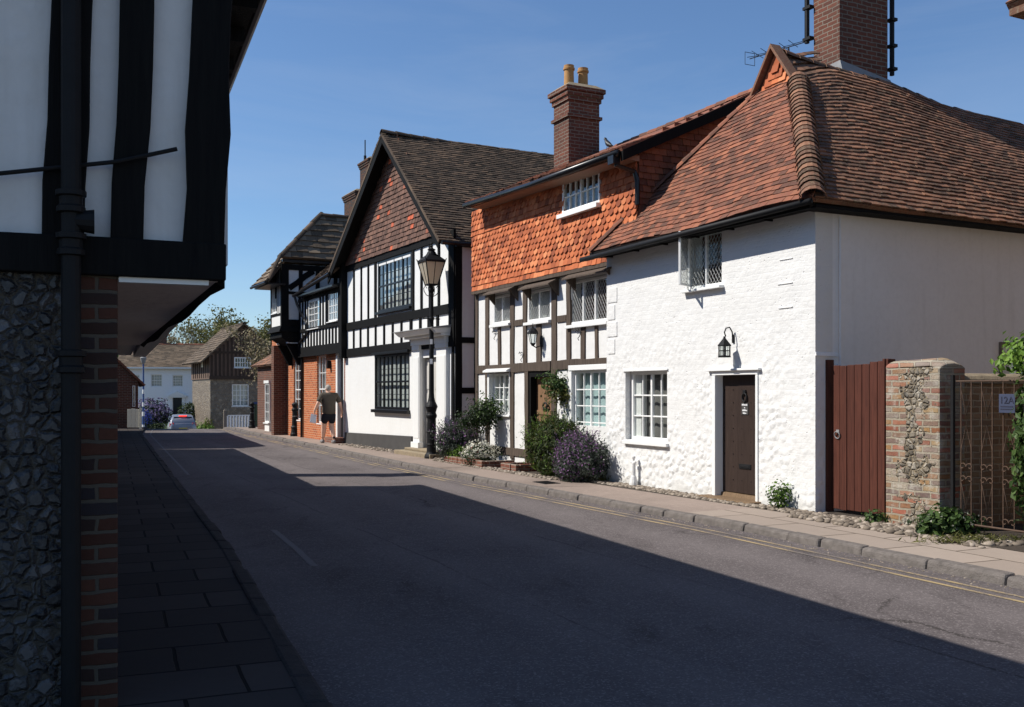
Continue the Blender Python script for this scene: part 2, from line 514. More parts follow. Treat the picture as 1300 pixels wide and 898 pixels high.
M['tshirt'] = simple('dark_olive_cotton', (.085, .070, .054), .95, var=.2, scale=14)
M['shorts'] = simple('navy_shorts_cloth', (.010, .011, .018), .95, var=.2)
M['hair'] = simple('grey_hair', (.36, .32, .28), .8, var=.3, scale=60)
M['shoe'] = simple('grey_trainer', (.20, .19, .19), .7, var=.3)
M['paper'] = simple('white_paper', (.82, .83, .86), .6, var=.02, bstr=0)
M['slate_blue'] = simple('slate_blue_plate', (.055, .065, .105), .95, var=.1, bstr=0, spec=.05)
M['ink'] = simple('dark_ink', (.018, .02, .04), .6, var=.1, bstr=0)
M['white_ink'] = simple('white_lettering', (.75, .75, .75), .6, var=.02, bstr=0)
M['bird'] = simple('black_feathers', (.012, .012, .014), .5, var=.3)
M['wood_grey'] = wood('grey_fence_wood', (.12, .10, .08), (.25, .21, .17), .85)
M['green_paint'] = simple('dark_green_paint', (.03, .065, .035), .5, var=.15)
M['blue_paint'] = simple('blue_paint', (.04, .08, .22), .5, var=.15)
M['soil'] = simple('dark_soil', (.05, .038, .028), .95, var=.4, scale=12, bstr=.6, bdist=.02)
M['bark'] = wood('grey_bark', (.10, .085, .065), (.20, .17, .13), .9)
M['leaf'] = leafmat('green_leaves', [(0, (.025, .05, .012)), (.5, (.05, .095, .022)), (1, (.10, .16, .04))])
M['leaf_dark'] = leafmat('dark_green_leaves', [(0, (.012, .025, .009)), (.6, (.028, .05, .016)), (1, (.055, .085, .028))])
M['leaf_bright'] = leafmat('bright_green_leaves', [(0, (.06, .12, .015)), (.5, (.13, .24, .03)), (1, (.22, .34, .06))])
M['leaf_olive'] = leafmat('olive_spring_leaves', [(0, (.06, .065, .02)), (.5, (.12, .125, .035)), (1, (.20, .19, .06))])
M['leaf_grey'] = leafmat('grey_green_leaves', [(0, (.030, .040, .030)), (.6, (.070, .088, .068)), (1, (.15, .17, .14))])
M['leaf_magnolia'] = leafmat('pale_spring_leaves', [(0, (.12, .11, .06)), (.5, (.24, .21, .11)), (.85, (.34, .28, .17)), (1, (.48, .36, .26))])
M['leaf_box'] = leafmat('rosemary_leaves', [(0, (.018, .032, .010)), (.5, (.045, .068, .018)), (.9, (.085, .105, .028)), (1, (.14, .10, .05))])
M['petal_purple'] = leafmat('purple_petals', [(0, (.13, .05, .15)), (.6, (.22, .10, .24)), (1, (.34, .20, .36))])
M['petal_white'] = leafmat('cream_white_petals', [(0, (.55, .54, .42)), (1, (.80, .79, .70))])
M['petal_red'] = leafmat('red_petals', [(0, (.26, .02, .03)), (1, (.42, .08, .08))])
M['petal_blue'] = leafmat('blue_petals', [(0, (.03, .05, .30)), (1, (.10, .14, .50))])
M['petal_lilac'] = leafmat('lilac_petals', [(0, (.10, .08, .18)), (.6, (.20, .16, .30)), (1, (.32, .28, .40))])
# ---------------------------------------------------------------- building helpers
def tile_slope(mb, EL, ER, TL, TR, gauge=.1, tw=.165, th=.014, sag=None, rng=R, jit=.006, over=1.55, base=.06, flip=False):
    """rows of separate tiles over the quad eave-left, eave-right, top-right, top-left, on a thin deck"""
    EL, ER, TL, TR = V(EL), V(ER), V(TL), V(TR)
    n = (ER - EL).cross(((TL + TR) - (EL + ER)) / 2).normalized()
    if (n.z < 0) != flip and abs(n.z) > .02:
        n = -n
    sg = sag or (lambda p: V((0, 0, 0)))
    e = (ER - EL).normalized()
    mid = (TL + TR - EL - ER) / 2
    g = (mid - e * mid.dot(e)); L = g.length; g.normalize()
    rows = max(2, int(round(L / gauge))); gg = L / rows
    # deck
    k = 14 if sag else 5
    for i in range(k):
        for j in range(k):
            q = []
            for a, b in ((i, j), (i + 1, j), (i + 1, j + 1), (i, j + 1)):
                p = lerp(lerp(EL, ER, a / k), lerp(TL, TR, a / k), b / k)
                q.append(p + sg(p) - n * .004)
            mb.hexa([p - n * base for p in q], q)
    for r in range(rows):
        v0 = r / rows
        v1 = min(1.0, v0 + (gg * (over if r < rows - 1 else 1.0)) / L)
        l1, r1 = lerp(EL, TL, v1), lerp(ER, TR, v1)
        sl1, sr1 = (l1 - EL).dot(e), (r1 - EL).dot(e)
        l0 = lerp(EL, TL, v0); r0 = lerp(ER, TR, v0)
        sl, sr = (l0 - EL).dot(e), (r0 - EL).dot(e)
        off = (tw / 2 if r % 2 else 0) + rng.uniform(-.012, .012)
        for kk in range(int(floor((sl - off) / tw)), int(ceil((sr - off) / tw))):
            a = max(kk * tw + off + .002, sl); b = min((kk + 1) * tw + off - .002, sr)
            if b - a < .025:
                continue
            up = gg * (over if r < rows - 1 else 1.0)
            dz = rng.uniform(-jit, jit); dr = rng.uniform(-jit, jit) * .6; tl = rng.uniform(-.5, .5) * jit
            A = l0 + e * (a - sl) + g * (dz * 1.2); B = l0 + e * (b - sl) + g * (dz * 1.2 + dr)
            A = A + sg(A); B = B + sg(B); C = B + g * up - e * max(0, b - sr1); D = A + g * up + e * max(0, sl1 - a)
            if (C - D).dot(e) < .004:
                C = D + e * .004
            hl = th + .010 + abs(dz) + tl; hr = th + .010 + abs(dz) - tl
            i = [mb.P(A + n * hl), mb.P(B + n * hr), mb.P(C + n * .006), mb.P(D + n * .006), mb.P(A - n * .004 + n * (hl - th - .004)), mb.P(B + n * (hr - th - .004) - n * .004), mb.P(C - n * .006), mb.P(D - n * .006)]
            mb.f += [[i[0], i[1], i[2], i[3]], [i[4], i[5], i[1], i[0]], [i[5], i[6], i[2], i[1]], [i[7], i[4], i[0], i[3]], [i[7], i[6], i[5], i[4]]]
    return n


def hung_tiles(mb, x0, x1, z0, z1, y, kinds, tw=.165, gauge=.115, clip=None, rng=R, holes=()):
    """vertical tile hanging on the plane y; kinds: per-row 'club' or 'flat'; clip(x, z) -> keep"""
    rows = int((z1 - z0) / gauge) + 1
    for r in range(rows):
        z = z0 + r * gauge
        kind = kinds(r)
        off = (tw / 2 if r % 2 else 0)
        for k in range(-1, int((x1 - x0) / tw) + 1):
            a = x0 + k * tw + off + .003; b = a + tw - .006
            a, b = max(a, x0), min(b, x1)
            if b - a < .04:
                continue
            m = (a + b) / 2
            if clip and not clip(m, z + gauge * .6):
                continue
            if any(h[0] - .02 < m < h[1] + .02 and h[2] - .01 < z + gauge * .8 < h[3] + .02 for h in holes):
                continue
            t = min(z + gauge * 1.5, z1 + .02)
            lo = rng.uniform(.030, .044); tl = rng.uniform(-.004, .004); dz = rng.uniform(-.006, .006)
            w = b - a
            if kind == 'club' and w > .12:
                rr = w / 2
                arc = [(m - rr * cos(pi * i / 8), z + dz + rr * .95 * (1 - sin(pi * i / 8))) for i in range(9)]
                pts = arc + [(b, t), (a, t)]
            else:
                pts = [(a, z + dz), (b, z + dz), (b, t), (a, t)]
            def yy(q):
                return y - lerp(lo, .004, min(1, max(0, q[1] - z) / (gauge * 1.5))) + tl * (q[0] - m) / w * 2
            i0 = [mb.P((q[0], yy(q) - .014, q[1])) for q in pts]; i1 = [mb.P((q[0], yy(q) + .004, q[1])) for q in pts]
            mb.f.append(i0)
            n = len(pts)
            for i in range(n):
                j = (i + 1) % n
                mb.f.append([i0[j], i0[i], i1[i], i1[j]])


def half_round(mb, pts, r=.11, seg_len=.33, th=.018, rng=R, up=V((0, 0, 1)), spread=pi * .9):
    """a run of overlapping half-round ridge or bonnet tiles along a polyline"""
    pts = [V(p) for p in pts]
    for a, b in zip(pts, pts[1:]):
        d = b - a; L = d.length; n = max(1, int(round(L / seg_len))); d.normalize()
        side = d.cross(up).normalized(); u2 = side.cross(d).normalized()
        for k in range(n):
            p0 = a + d * (L * k / n) + u2 * rng.uniform(0, .012); p1 = a + d * (L * (k + 1.22) / n)
            ra, rb = r * rng.uniform(1.05, 1.15), r * .90
            A, B, A2, B2 = [], [], [], []
            m = 7
            for i in range(m + 1):
                t = -spread / 2 + spread * i / m
                v = side * sin(t) + u2 * (cos(t) - .55)
                A.append(mb.P(p0 + v * ra)); B.append(mb.P(p1 + v * rb)); A2.append(mb.P(p0 + v * (ra - th))); B2.append(mb.P(p1 + v * (rb - th)))
            for i in range(m):
                mb.f += [[A[i], A[i + 1], B[i + 1], B[i]], [A2[i + 1], A2[i], B2[i], B2[i + 1]], [A[i + 1], A[i], A2[i], A2[i + 1]], [B[i], B[i + 1], B2[i + 1], B2[i]]]
            mb.f += [[A[0], B[0], B2[0], A2[0]], [B[m], A[m], A2[m], B2[m]]]


def window(par, x0, x1, z0, z1, y=.05, cols=2, rows=2, fm='white_paint', fw=.05, bw=.018, dep=.06, lead=0, sill=.05, sill_out=.07, mull=1, tier=0, curtain=None, glass='glass', tf=None, sill_mat=None, name='window', lead_mat='lead_cames'):
    """a framed window in the plane y with glazing bars, panes and sill"""
    m = MB(tf)
    m.box(x0, x0 + fw, y, y + dep, z0, z1); m.box(x1 - fw, x1, y, y + dep, z0, z1)
    m.box(x0 + fw, x1 - fw, y + .002, y + dep - .002, z1 - fw, z1); m.box(x0 + fw, x1 - fw, y + .002, y + dep - .002, z0, z0 + fw)
    gx0, gx1, gz0, gz1 = x0 + fw, x1 - fw, z0 + fw, z1 - fw
    mw = fw * .8
    for k in range(1, mull):
        c = lerp(gx0, gx1, k / mull)
        m.box(c - mw / 2, c + mw / 2, y + .004, y + dep - .004, gz0, gz1)
    for k in range(tier):
        c = lerp(gz0, gz1, (k + 1) / (tier + 1))
        m.box(gx0, gx1, y + .006, y + dep - .006, c - mw / 2, c + mw / 2)
    if not lead:
        for k in range(1, cols):
            if (k * mull) % cols == 0:
                continue
            c = lerp(gx0, gx1, k / cols)
            m.box(c - bw / 2, c + bw / 2, y + .012, y + dep - .012, gz0, gz1)
        for k in range(1, rows):
            if tier and (k * (tier + 1)) % rows == 0:
                continue
            c = lerp(gz0, gz1, k / rows)
            m.box(gx0, gx1, y + .015, y + dep - .015, c - bw / 2, c + bw / 2)
    w = m.build(name, M[fm], par, bevel=.004)
    p = MB(tf); yy = y + dep * .5
    p.face([(gx0, yy, gz0), (gx1, yy, gz0), (gx1, yy, gz1), (gx0, yy, gz1)])
    p.build('pane', M[glass], w, recalc=False)
    if lead:
        q = MB(tf); yl = yy - .008; dx, dz = lead, lead * 1.45
        k = dz / dx
        for sgn in (1, -1):
            span = (gx1 - gx0) + (gz1 - gz0) / k
            nn = int(span / dx) + 2
            for i in range(-nn, nn + 1):
                xb = (gx0 + gx1) / 2 + i * dx
                pa, pb = [], []
                za, zb = gz0, gz1
                xa, xe = xb, xb + sgn * (zb - za) / k
                # clip to the light
                t0, t1 = 0.0, 1.0
                dxx = xe - xa
                for bound, s_ in ((gx0, 1), (gx1, -1)):
                    f0 = s_ * (xa - bound); f1 = s_ * (xe - bound)
                    if f0 < 0 and f1 < 0:
                        t0 = 2
                        break
                    if f0 < 0:
                        t0 = max(t0, f0 / (f0 - f1))
                    elif f1 < 0:
                        t1 = min(t1, f0 / (f0 - f1))
                if t1 - t0 < .03:
                    continue
                a = V((lerp(xa, xe, t0), yl, lerp(za, zb, t0))); b = V((lerp(xa, xe, t1), yl, lerp(za, zb, t1)))
                q.tube([a, b], .0045, 4, caps=False)
        q.build('lead_lattice', M[lead_mat], w)
    if sill:
        s = MB(tf)
        s.hexa([(x0 - .05, y - sill_out, z0 - sill), (x1 + .05, y - sill_out, z0 - sill), (x1 + .05, y + dep, z0 - sill), (x0 - .05, y + dep, z0 - sill)],
               [(x0 - .05, y - sill_out, z0 - .012), (x1 + .05, y - sill_out, z0 - .012), (x1 + .05, y + dep, z0 - .002), (x0 - .05, y + dep, z0 - .002)])
        s.build('sill', M[sill_mat or fm], w, bevel=.005)
    if curtain:
        c = MB(tf)
        n = 22; yc = y + dep + .10
        spans = [(gx0, gx1)] if curtain[1] == 'full' else [(gx0, lerp(gx0, gx1, .3)), (lerp(gx0, gx1, .7), gx1)]
        for a, b in spans:
            for i in range(n):
                u0, u1 = i / n, (i + 1) / n
                f = lambda u: yc + .008 * sin(u * 38 + x0) + .004 * sin(u * 91)
                c.face([(lerp(a, b, u0), f(u0), gz0), (lerp(a, b, u1), f(u1), gz0), (lerp(a, b, u1), f(u1), gz1), (lerp(a, b, u0), f(u0), gz1)])
        c.build('curtain', M[curtain[0]], w, smooth=True, merge=True, recalc=False)
    return w


def chimney(par, x0, x1, y0, y1, z0, z1, mat='brick_dark', pots=(), corb=True, name='chimney', bands=(.55,)):
    m = MB()
    m.box(x0, x1, y0, y1, z0, z1)
    if corb:
        for k, (dz, o) in enumerate(((.32, .035), (.22, .07), (.12, .105))):
            m.box(x0 - o, x1 + o, y0 - o, y1 + o, z1 - dz + .002 * k, z1 - dz + .099)
        for b in bands:
            zb = z1 - b
            m.box(x0 - .05, x1 + .05, y0 - .05, y1 + .05, zb - .07, zb)
    c = m.build(name, M[mat], par, bevel=.006)
    cp = MB(); cp.hexa([(x0 - .10, y0 - .10, z1 - .02), (x1 + .10, y0 - .10, z1 - .02), (x1 + .10, y1 + .10, z1 - .02), (x0 - .10, y1 + .10, z1 - .02)], [(x0 + .05, y0 + .05, z1 + .09), (x1 - .05, y0 + .05, z1 + .09), (x1 - .05, y1 - .05, z1 + .09), (x0 + .05, y1 - .05, z1 + .09)])
    cp.build('flaunching', M['stone_coping'], c, bevel=.01)
    for (px, py, r, h) in pots:
        p = MB(); p.lathe([(r * 1.02, 0), (r, .03), (r * .93, h * .78), (r * 1.12, h * .80), (r * 1.14, h * .88), (r * .98, h * .90), (r * 1.0, h), (r * .8, h), (r * .78, h * .6)], (px, py, z1 + .05), 20)
        p.build('chimney_pot', M['pot'], c, smooth=False)
    return c


def leaves(mb, c, rad, n, size, rng=R, fill=.35, lump=.35, flat=.6, floor_=None, seed=0, elong=1.0):
    """leaf-sized folded faces through an uneven ellipsoid"""
    c = V(c)
    off = V((seed * 3.7, seed * 1.3, seed * 7.1))
    k = 0
    while k < n:
        d = V((rng.gauss(0, 1), rng.gauss(0, 1), rng.gauss(0, 1)))
        if d.length < 1e-3:
            continue
        d.normalize()
        s = rng.random() ** fill
        lumpf = 1 + lump * noise.noise(d * 2.2 + off) + lump * .6 * noise.noise(d * 5.3 + off)
        p = c + V((d.x * rad[0], d.y * rad[1], d.z * rad[2])) * (s * lumpf)
        if floor_ is not None and p.z < floor_ + .01:
            p.z = floor_ + rng.uniform(.01, .08)
        if noise.noise(p * (1.6 / max(rad)) * 3 + off) < -.28:
            k += 1
            continue
        k += 1
        nrm = (d + V((rng.uniform(-1, 1), rng.uniform(-1, 1), rng.uniform(-.4, 1))) * .9).normalized()
        t = nrm.cross(V((rng.uniform(-1, 1), rng.uniform(-1, 1), rng.uniform(-1, 1))))
        if t.length < 1e-3:
            continue
        t.normalize(); b = nrm.cross(t)
        sz = size * rng.uniform(.6, 1.35)
        w = sz * flat
        a0, a1, a2, a3 = p - t * sz * .5 * elong, p + b * w * .5 + nrm * sz * .08, p + t * sz * .5 * elong, p - b * w * .5 + nrm * sz * .08
        mb.f.append([mb.P(a0), mb.P(a1), mb.P(a2), mb.P(a3)])
    return mb


def sprigs(mb, c, rad, n, size, rng, ln=.16, floor_=0.0):
    """loose shoots that break the outline of a bush"""
    c = V(c)
    for k in range(n):
        d = V((rng.gauss(0, 1), rng.gauss(0, 1), abs(rng.gauss(0, 1)) + .2)).normalized()
        p = c + V((d.x * rad[0], d.y * rad[1], d.z * rad[2])) * rng.uniform(.75, 1.0)
        g = (d + V((rng.uniform(-.5, .5), rng.uniform(-.5, .5), rng.uniform(.1, .8)))).normalized()
        L = ln * rng.uniform(.5, 1.5)
        for j in range(7):
            q = p + g * L * j / 6
            if q.z < floor_ + .02:
                continue
            t = (g + V((rng.uniform(-1, 1), rng.uniform(-1, 1), rng.uniform(-1, 1))) * .9).normalized(); b = t.cross(V((rng.uniform(-1, 1), rng.uniform(-1, 1), 1))).normalized()
            s = size * rng.uniform(.6, 1.1)
            mb.f.append([mb.P(q), mb.P(q + t * s * .5 + b * s * .2), mb.P(q + t * s), mb.P(q + t * s * .5 - b * s * .2)])


def branches(mb, p, d, L, r, depth, rng=R, tips=None, spread=.55, shrink=.72, kids=(2, 3), up=.12):
    pts = [p]; rs = [r]
    dd = d.copy()
    for k in range(3):
        dd = (dd + V((rng.uniform(-1, 1), rng.uniform(-1, 1), rng.uniform(-.6, 1))) * .16 + V((0, 0, up * .3))).normalized()
        pts.append(pts[-1] + dd * L / 3); rs.append(r * (1 - .38 * (k + 1) / 3))
    mb.tube(pts, rs, 6 if depth > 1 else 4, caps=False)
    if depth <= 0:
        if tips is not None:
            tips.append(pts[-1])
        return
    if tips is not None and depth <= 1:
        tips.append(pts[2])
    for k in range(rng.randint(*kids) + (1 if depth > 2 else 0)):
        q = pts[-1] if k < 2 else pts[2]
        nd_ = (dd + V((rng.uniform(-1, 1), rng.uniform(-1, 1), rng.uniform(-.5, .7))) * spread * 1.3 + V((0, 0, up))).normalized()
        branches(mb, q, nd_, L * shrink * rng.uniform(.8, 1.15), rs[-1] * .78, depth - 1, rng, tips, spread, shrink, kids, up)


def text_mesh(par, txt, size, x, y, z, mat, name, align='CENTER', ext=.002, rot=(pi / 2, 0, 0)):
    """real lettering turned into a mesh, standing on the plane y"""
    cu = bpy.data.curves.new(name, 'FONT'); cu.body = txt; cu.size = size; cu.align_x = align; cu.align_y = 'CENTER'; cu.extrude = ext
    t = bpy.data.objects.new(name, cu); COL.objects.link(t)
    bpy.context.view_layer.update()
    me = bpy.data.meshes.new_from_object(t.evaluated_get(bpy.context.evaluated_depsgraph_get()))
    bpy.data.objects.remove(t)
    me.materials.clear(); me.materials.append(mat)
    o = bpy.data.objects.new(name, me); COL.objects.link(o); o.parent = par
    o.location = (x, y, z); o.rotation_euler = rot
    return o
# ---------------------------------------------------------------- road, pavements, ground
XR = [(14.2, -13.5), (4.31, 8.39), (2.77, 11.86), (-.66, 18.46), (-2.85, 23.1), (-5.5, 28.9), (-8.23, 34.8), (-10.9, 40.6), (-12.9, 45.5), (-14.8, 51), (-20.0, 68), (-23.6, 80)]
XL = [(6.1, -13.5), (-1.43, 6.46), (-2.96, 10.5), (-5.45, 16.6), (-9.65, 27), (-14.5, 39), (-16.2, 44), (-18.6, 51), (-24.6, 70), (-27.8, 80)]


def interp(L, y):
    for (x0, y0), (x1, y1) in zip(L, L[1:]):
        if y <= y1 or (x1, y1) == L[-1]:
            return lerp(x0, x1, (y - y0) / (y1 - y0))


xl = lambda y: interp(XL, y)
xr = lambda y: interp(XR, y)


def asphalt(name, dark, light, patch=.35):
    m, nt, bs = newmat(name)
    co = objco(nt)
    sp = math_(nt, 'ADD', math_(nt, 'MULTIPLY', noise_(nt, co, 160, 3, .8), .6), math_(nt, 'MULTIPLY', noise_(nt, co, 55, 3, .8), .4)); md = noise_(nt, co, 9, 6, .75); big = noise_(nt, co, .45, 5, .6)
    c = mix(nt, ramp(nt, sp, [(.35, 0.0), (.68, 1.0)]), dark, light)
    c = mix(nt, math_(nt, 'MULTIPLY', ramp(nt, big, [(.4, 0.0), (.65, 1.0)]), patch), c, tuple(.68 * x for x in dark))
    c = mix(nt, math_(nt, 'MULTIPLY', ramp(nt, md, [(.5, 0.0), (.7, 1.0)]), .35), c, tuple(1.1 * x for x in light))
    v = nd(nt, 'ShaderNodeTexVoronoi', {'Vector': nd(nt, 'ShaderNodeVectorMath', {0: co, 1: nd(nt, 'ShaderNodeVectorMath', {0: nd(nt, 'ShaderNodeTexNoise', {'Vector': co, 'Scale': 1.2, 'Detail': 5.0}).outputs[1], 1: (1.2, 1.2, 0)}, operation='MULTIPLY').outputs[0]}, operation='ADD').outputs[0], 'Scale': .22}, feature='DISTANCE_TO_EDGE').outputs[0]
    cr = math_(nt, 'MULTIPLY', ramp(nt, v, [(.002, 1.0), (.007, 0.0)]), ramp(nt, big, [(.5, 0.0), (.62, 1.0)]))
    c = mix(nt, math_(nt, 'MULTIPLY', cr, .7), c, (.02, .018, .016))
    if name.startswith('road'):
        sp_ = nd(nt, 'ShaderNodeSeparateXYZ', {0: co})
        lat = math_(nt, 'ADD', math_(nt, 'ADD', math_(nt, 'MULTIPLY', sp_.outputs[0], .905), math_(nt, 'MULTIPLY', sp_.outputs[1], .425)), math_(nt, 'MULTIPLY', noise_(nt, co, .8, 4), .16))
        for at_, wd_ in ((5.25, .010), (3.55, .008)):
            sm = ramp(nt, math_(nt, 'ABSOLUTE', math_(nt, 'SUBTRACT', lat, at_)), [(wd_, 1.0), (wd_ * 2.2, 0.0)])
            c = mix(nt, math_(nt, 'MULTIPLY', math_(nt, 'MULTIPLY', sm, ramp(nt, noise_(nt, co, .35, 2), [(.42, 0.0), (.52, 1.0)])), .6), c, (.025, .022, .02))
        wv = math_(nt, 'SINE', math_(nt, 'MULTIPLY', lat, 4.1))
        c = mix(nt, math_(nt, 'MULTIPLY', ramp(nt, wv, [(.0, 0.0), (1.0, 1.0)]), .22), c, tuple(1.15 * x for x in light))
        oil = ramp(nt, noise_(nt, nd(nt, 'ShaderNodeMapping', {'Vector': co, 'Rotation': (0, 0, -.44), 'Scale': (1.6, .5, 1)}).outputs[0], 1.3, 6, .7), [(.56, 0.0), (.72, 1.0)])
        c = mix(nt, math_(nt, 'MULTIPLY', oil, .5), c, tuple(.5 * x for x in dark))
        gr_ = nd(nt, 'ShaderNodeTexVoronoi', {'Vector': co, 'Scale': 85.0})
        c = mix(nt, math_(nt, 'MULTIPLY', ramp(nt, nd(nt, 'ShaderNodeSeparateColor', {0: gr_.outputs[1]}).outputs[0], [(.80, 0.0), (.95, 1.0)]), .5), c, tuple(1.6 * x for x in light))
    setc(nt, bs, c)
    bs.inputs['Roughness'].default_value = .95; bs.inputs['Specular IOR Level'].default_value = .06
    bump(nt, bs, math_(nt, 'ADD', sp, math_(nt, 'MULTIPLY', md, .5)), .5, .006)
    return m


M['asphalt'] = asphalt('road_asphalt', (.078, .067, .066), (.172, .150, .146))
M['tarmac_path'] = asphalt('worn_pavement_tarmac', (.20, .158, .132), (.38, .305, .26), .5)


def slabmat(name, base, w, h, mortar, var=.25):
    m, nt, bs = newmat(name)
    co = objco(nt)
    wob = nd(nt, 'ShaderNodeVectorMath', {0: co, 1: nd(nt, 'ShaderNodeVectorMath', {0: nd(nt, 'ShaderNodeTexNoise', {'Vector': co, 'Scale': 2.0, 'Detail': 4.0}).outputs[1], 1: (.03, .03, 0)}, operation='MULTIPLY').outputs[0]}, operation='ADD').outputs[0]
    bt = nd(nt, 'ShaderNodeTexBrick', {'Vector': wob, 'Scale': 1.0, 'Mortar Size': .012, 'Mortar Smooth': .3, 'Brick Width': w, 'Row Height': h, 'Color1': (0, 0, 0, 1), 'Color2': (1, 1, 1, 1), 'Mortar': (.5, .5, .5, 1)}, offset=.42)
    tint = nd(nt, 'ShaderNodeSeparateColor', {0: bt.outputs[0]}).outputs[0]
    c = ramp(nt, tint, [(0, tuple(x * (1 - var) for x in base)), (1, tuple(x * (1 + var) for x in base))])
    c = mix(nt, math_(nt, 'MULTIPLY', noise_(nt, co, 5, 6, .7), .5), c, tuple(.6 * x for x in base))
    c = mix(nt, math_(nt, 'MULTIPLY', ramp(nt, noise_(nt, co, 90, 3, .8), [(.5, 0.0), (.7, 1.0)]), .3), c, tuple(1.4 * x for x in base))
    c = mix(nt, bt.outputs[1], c, mortar)
    setc(nt, bs, c)
    bs.inputs['Roughness'].default_value = .92; bs.inputs['Specular IOR Level'].default_value = .08
    hh = math_(nt, 'ADD', math_(nt, 'MULTIPLY', math_(nt, 'SUBTRACT', 1.0, bt.outputs[1]), 1.0), math_(nt, 'ADD', math_(nt, 'MULTIPLY', noise_(nt, co, 3, 4), .5), math_(nt, 'MULTIPLY', tint, .5)))
    bump(nt, bs, hh, .8, .014)
    return m


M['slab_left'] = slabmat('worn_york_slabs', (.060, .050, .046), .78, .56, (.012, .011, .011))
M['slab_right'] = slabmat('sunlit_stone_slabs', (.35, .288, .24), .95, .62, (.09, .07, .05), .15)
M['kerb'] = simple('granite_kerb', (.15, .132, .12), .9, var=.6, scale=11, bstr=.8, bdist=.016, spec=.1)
M['kerb_shade'] = simple('shaded_worn_kerb', (.048, .043, .042), .9, var=.5, scale=11, bstr=.8, bdist=.014, spec=.08)  # granite kerb again, its colour darkened for the side lying in shade
M['earth'] = simple('dry_earth', (.11, .095, .06), .95, var=.4, scale=4, bstr=.5, bdist=.03)


def paint(name, col, wear):
    """worn road paint: where it has gone the asphalt shows"""
    m, nt, bs = newmat(name)
    co = objco(nt)
    n = math_(nt, 'ADD', math_(nt, 'MULTIPLY', noise_(nt, co, 70, 4, .8), .5), math_(nt, 'MULTIPLY', noise_(nt, co, 1.6, 4, .6), .5))
    f = ramp(nt, n, [(wear - .04, 0.0), (wear + .05, 1.0)])
    sp = noise_(nt, co, 160, 3, .8)
    a = mix(nt, ramp(nt, sp, [(.35, 0.0), (.68, 1.0)]), (.078, .067, .066), (.172, .150, .146))
    setc(nt, bs, mix(nt, f, a, col))
    bs.inputs['Roughness'].default_value = .8
    bump(nt, bs, sp, .4, .005)
    return m


M['yellow_line'] = paint('worn_yellow_paint', (.36, .265, .13), .485)
M['white_line'] = paint('worn_white_paint', (.125, .12, .12), .615)


def strip(name, fa, fb, ys, zo, mat, sub=1):
    m = MB()
    for a, b in zip(ys, ys[1:]):
        for k in range(sub):
            t0, t1 = k / sub, (k + 1) / sub
            pa0, pa1 = lerp(fa(a), fb(a), t0), lerp(fa(a), fb(a), t1)
            pb0, pb1 = lerp(fa(b), fb(b), t0), lerp(fa(b), fb(b), t1)
            m.face([(pa0, a, gz(a) + zo), (pa1, a, gz(a) + zo), (pb1, b, gz(b) + zo), (pb0, b, gz(b) + zo)])
    o = m.build(name, mat, merge=True, recalc=False)
    return tag(o, None, None, kind='structure')


YS = [-13 + k for k in range(94)]
o = strip('road', lambda y: xl(y) - .02, lambda y: xr(y) + .02, YS, -.085, M['asphalt'])
tag(o, 'grey asphalt street in shade on its left half', None)
gys = [-60, -13] + YS[1::3] + [90, 120, 180, 300, 600]
o = strip('ground', lambda y: -500, lambda y: 500, gys, -.16, M['earth'], 4)
tag(o, 'dry earth ground under the village', None)
o = strip('pavement', lambda y: xr(y) + .14, lambda y: xr(y) + 9, [y for y in YS if y >= 12], 0, M['tarmac_path'])
tag(o, 'sunlit worn tarmac pavement along the cottages', None)
# slabs at the near end of the right pavement and the whole left pavement, each in its own street-aligned frame


def slab_path(name, P, u, x0, x1, y0, y1, mat, label):
    fr = Fr(P, u)
    m = MB()
    n = int((x1 - x0) / 1.5)
    for k in range(n):
        a, b = lerp(x0, x1, k / n), lerp(x0, x1, (k + 1) / n)
        q = [fr.w(a, y0), fr.w(b, y0), fr.w(b, y1), fr.w(a, y1)]
        m.face([(a, y0, gz(q[0].y)), (b, y0, gz(q[1].y)), (b, y1, gz(q[2].y)), (a, y1, gz(q[3].y))])
    o = m.build(name, mat, recalc=False, merge=True)
    o.location = (P[0], P[1], .001); o.rotation_euler = (0, 0, fr.ang)
    tag(o, label, None, kind='structure')


slab_path('pavement', (2.30, 13.1), (.41, -.912), 0, 26, .02, 9, M['slab_right'], 'sunlit stone slab pavement before the garden gates')
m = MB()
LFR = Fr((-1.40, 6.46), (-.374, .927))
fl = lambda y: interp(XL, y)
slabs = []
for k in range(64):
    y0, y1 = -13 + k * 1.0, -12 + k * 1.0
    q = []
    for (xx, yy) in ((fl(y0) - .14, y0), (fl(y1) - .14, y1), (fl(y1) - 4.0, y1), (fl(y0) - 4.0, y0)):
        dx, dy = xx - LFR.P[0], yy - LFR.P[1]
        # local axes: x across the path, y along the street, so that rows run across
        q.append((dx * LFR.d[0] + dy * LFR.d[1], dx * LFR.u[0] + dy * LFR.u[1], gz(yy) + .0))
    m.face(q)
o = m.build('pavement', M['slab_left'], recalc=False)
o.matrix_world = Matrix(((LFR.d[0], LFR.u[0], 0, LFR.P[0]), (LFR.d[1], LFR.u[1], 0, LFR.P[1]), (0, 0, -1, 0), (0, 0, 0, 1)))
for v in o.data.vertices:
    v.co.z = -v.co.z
tag(o, 'shaded stone slab pavement under the overhanging house', None, kind='structure')


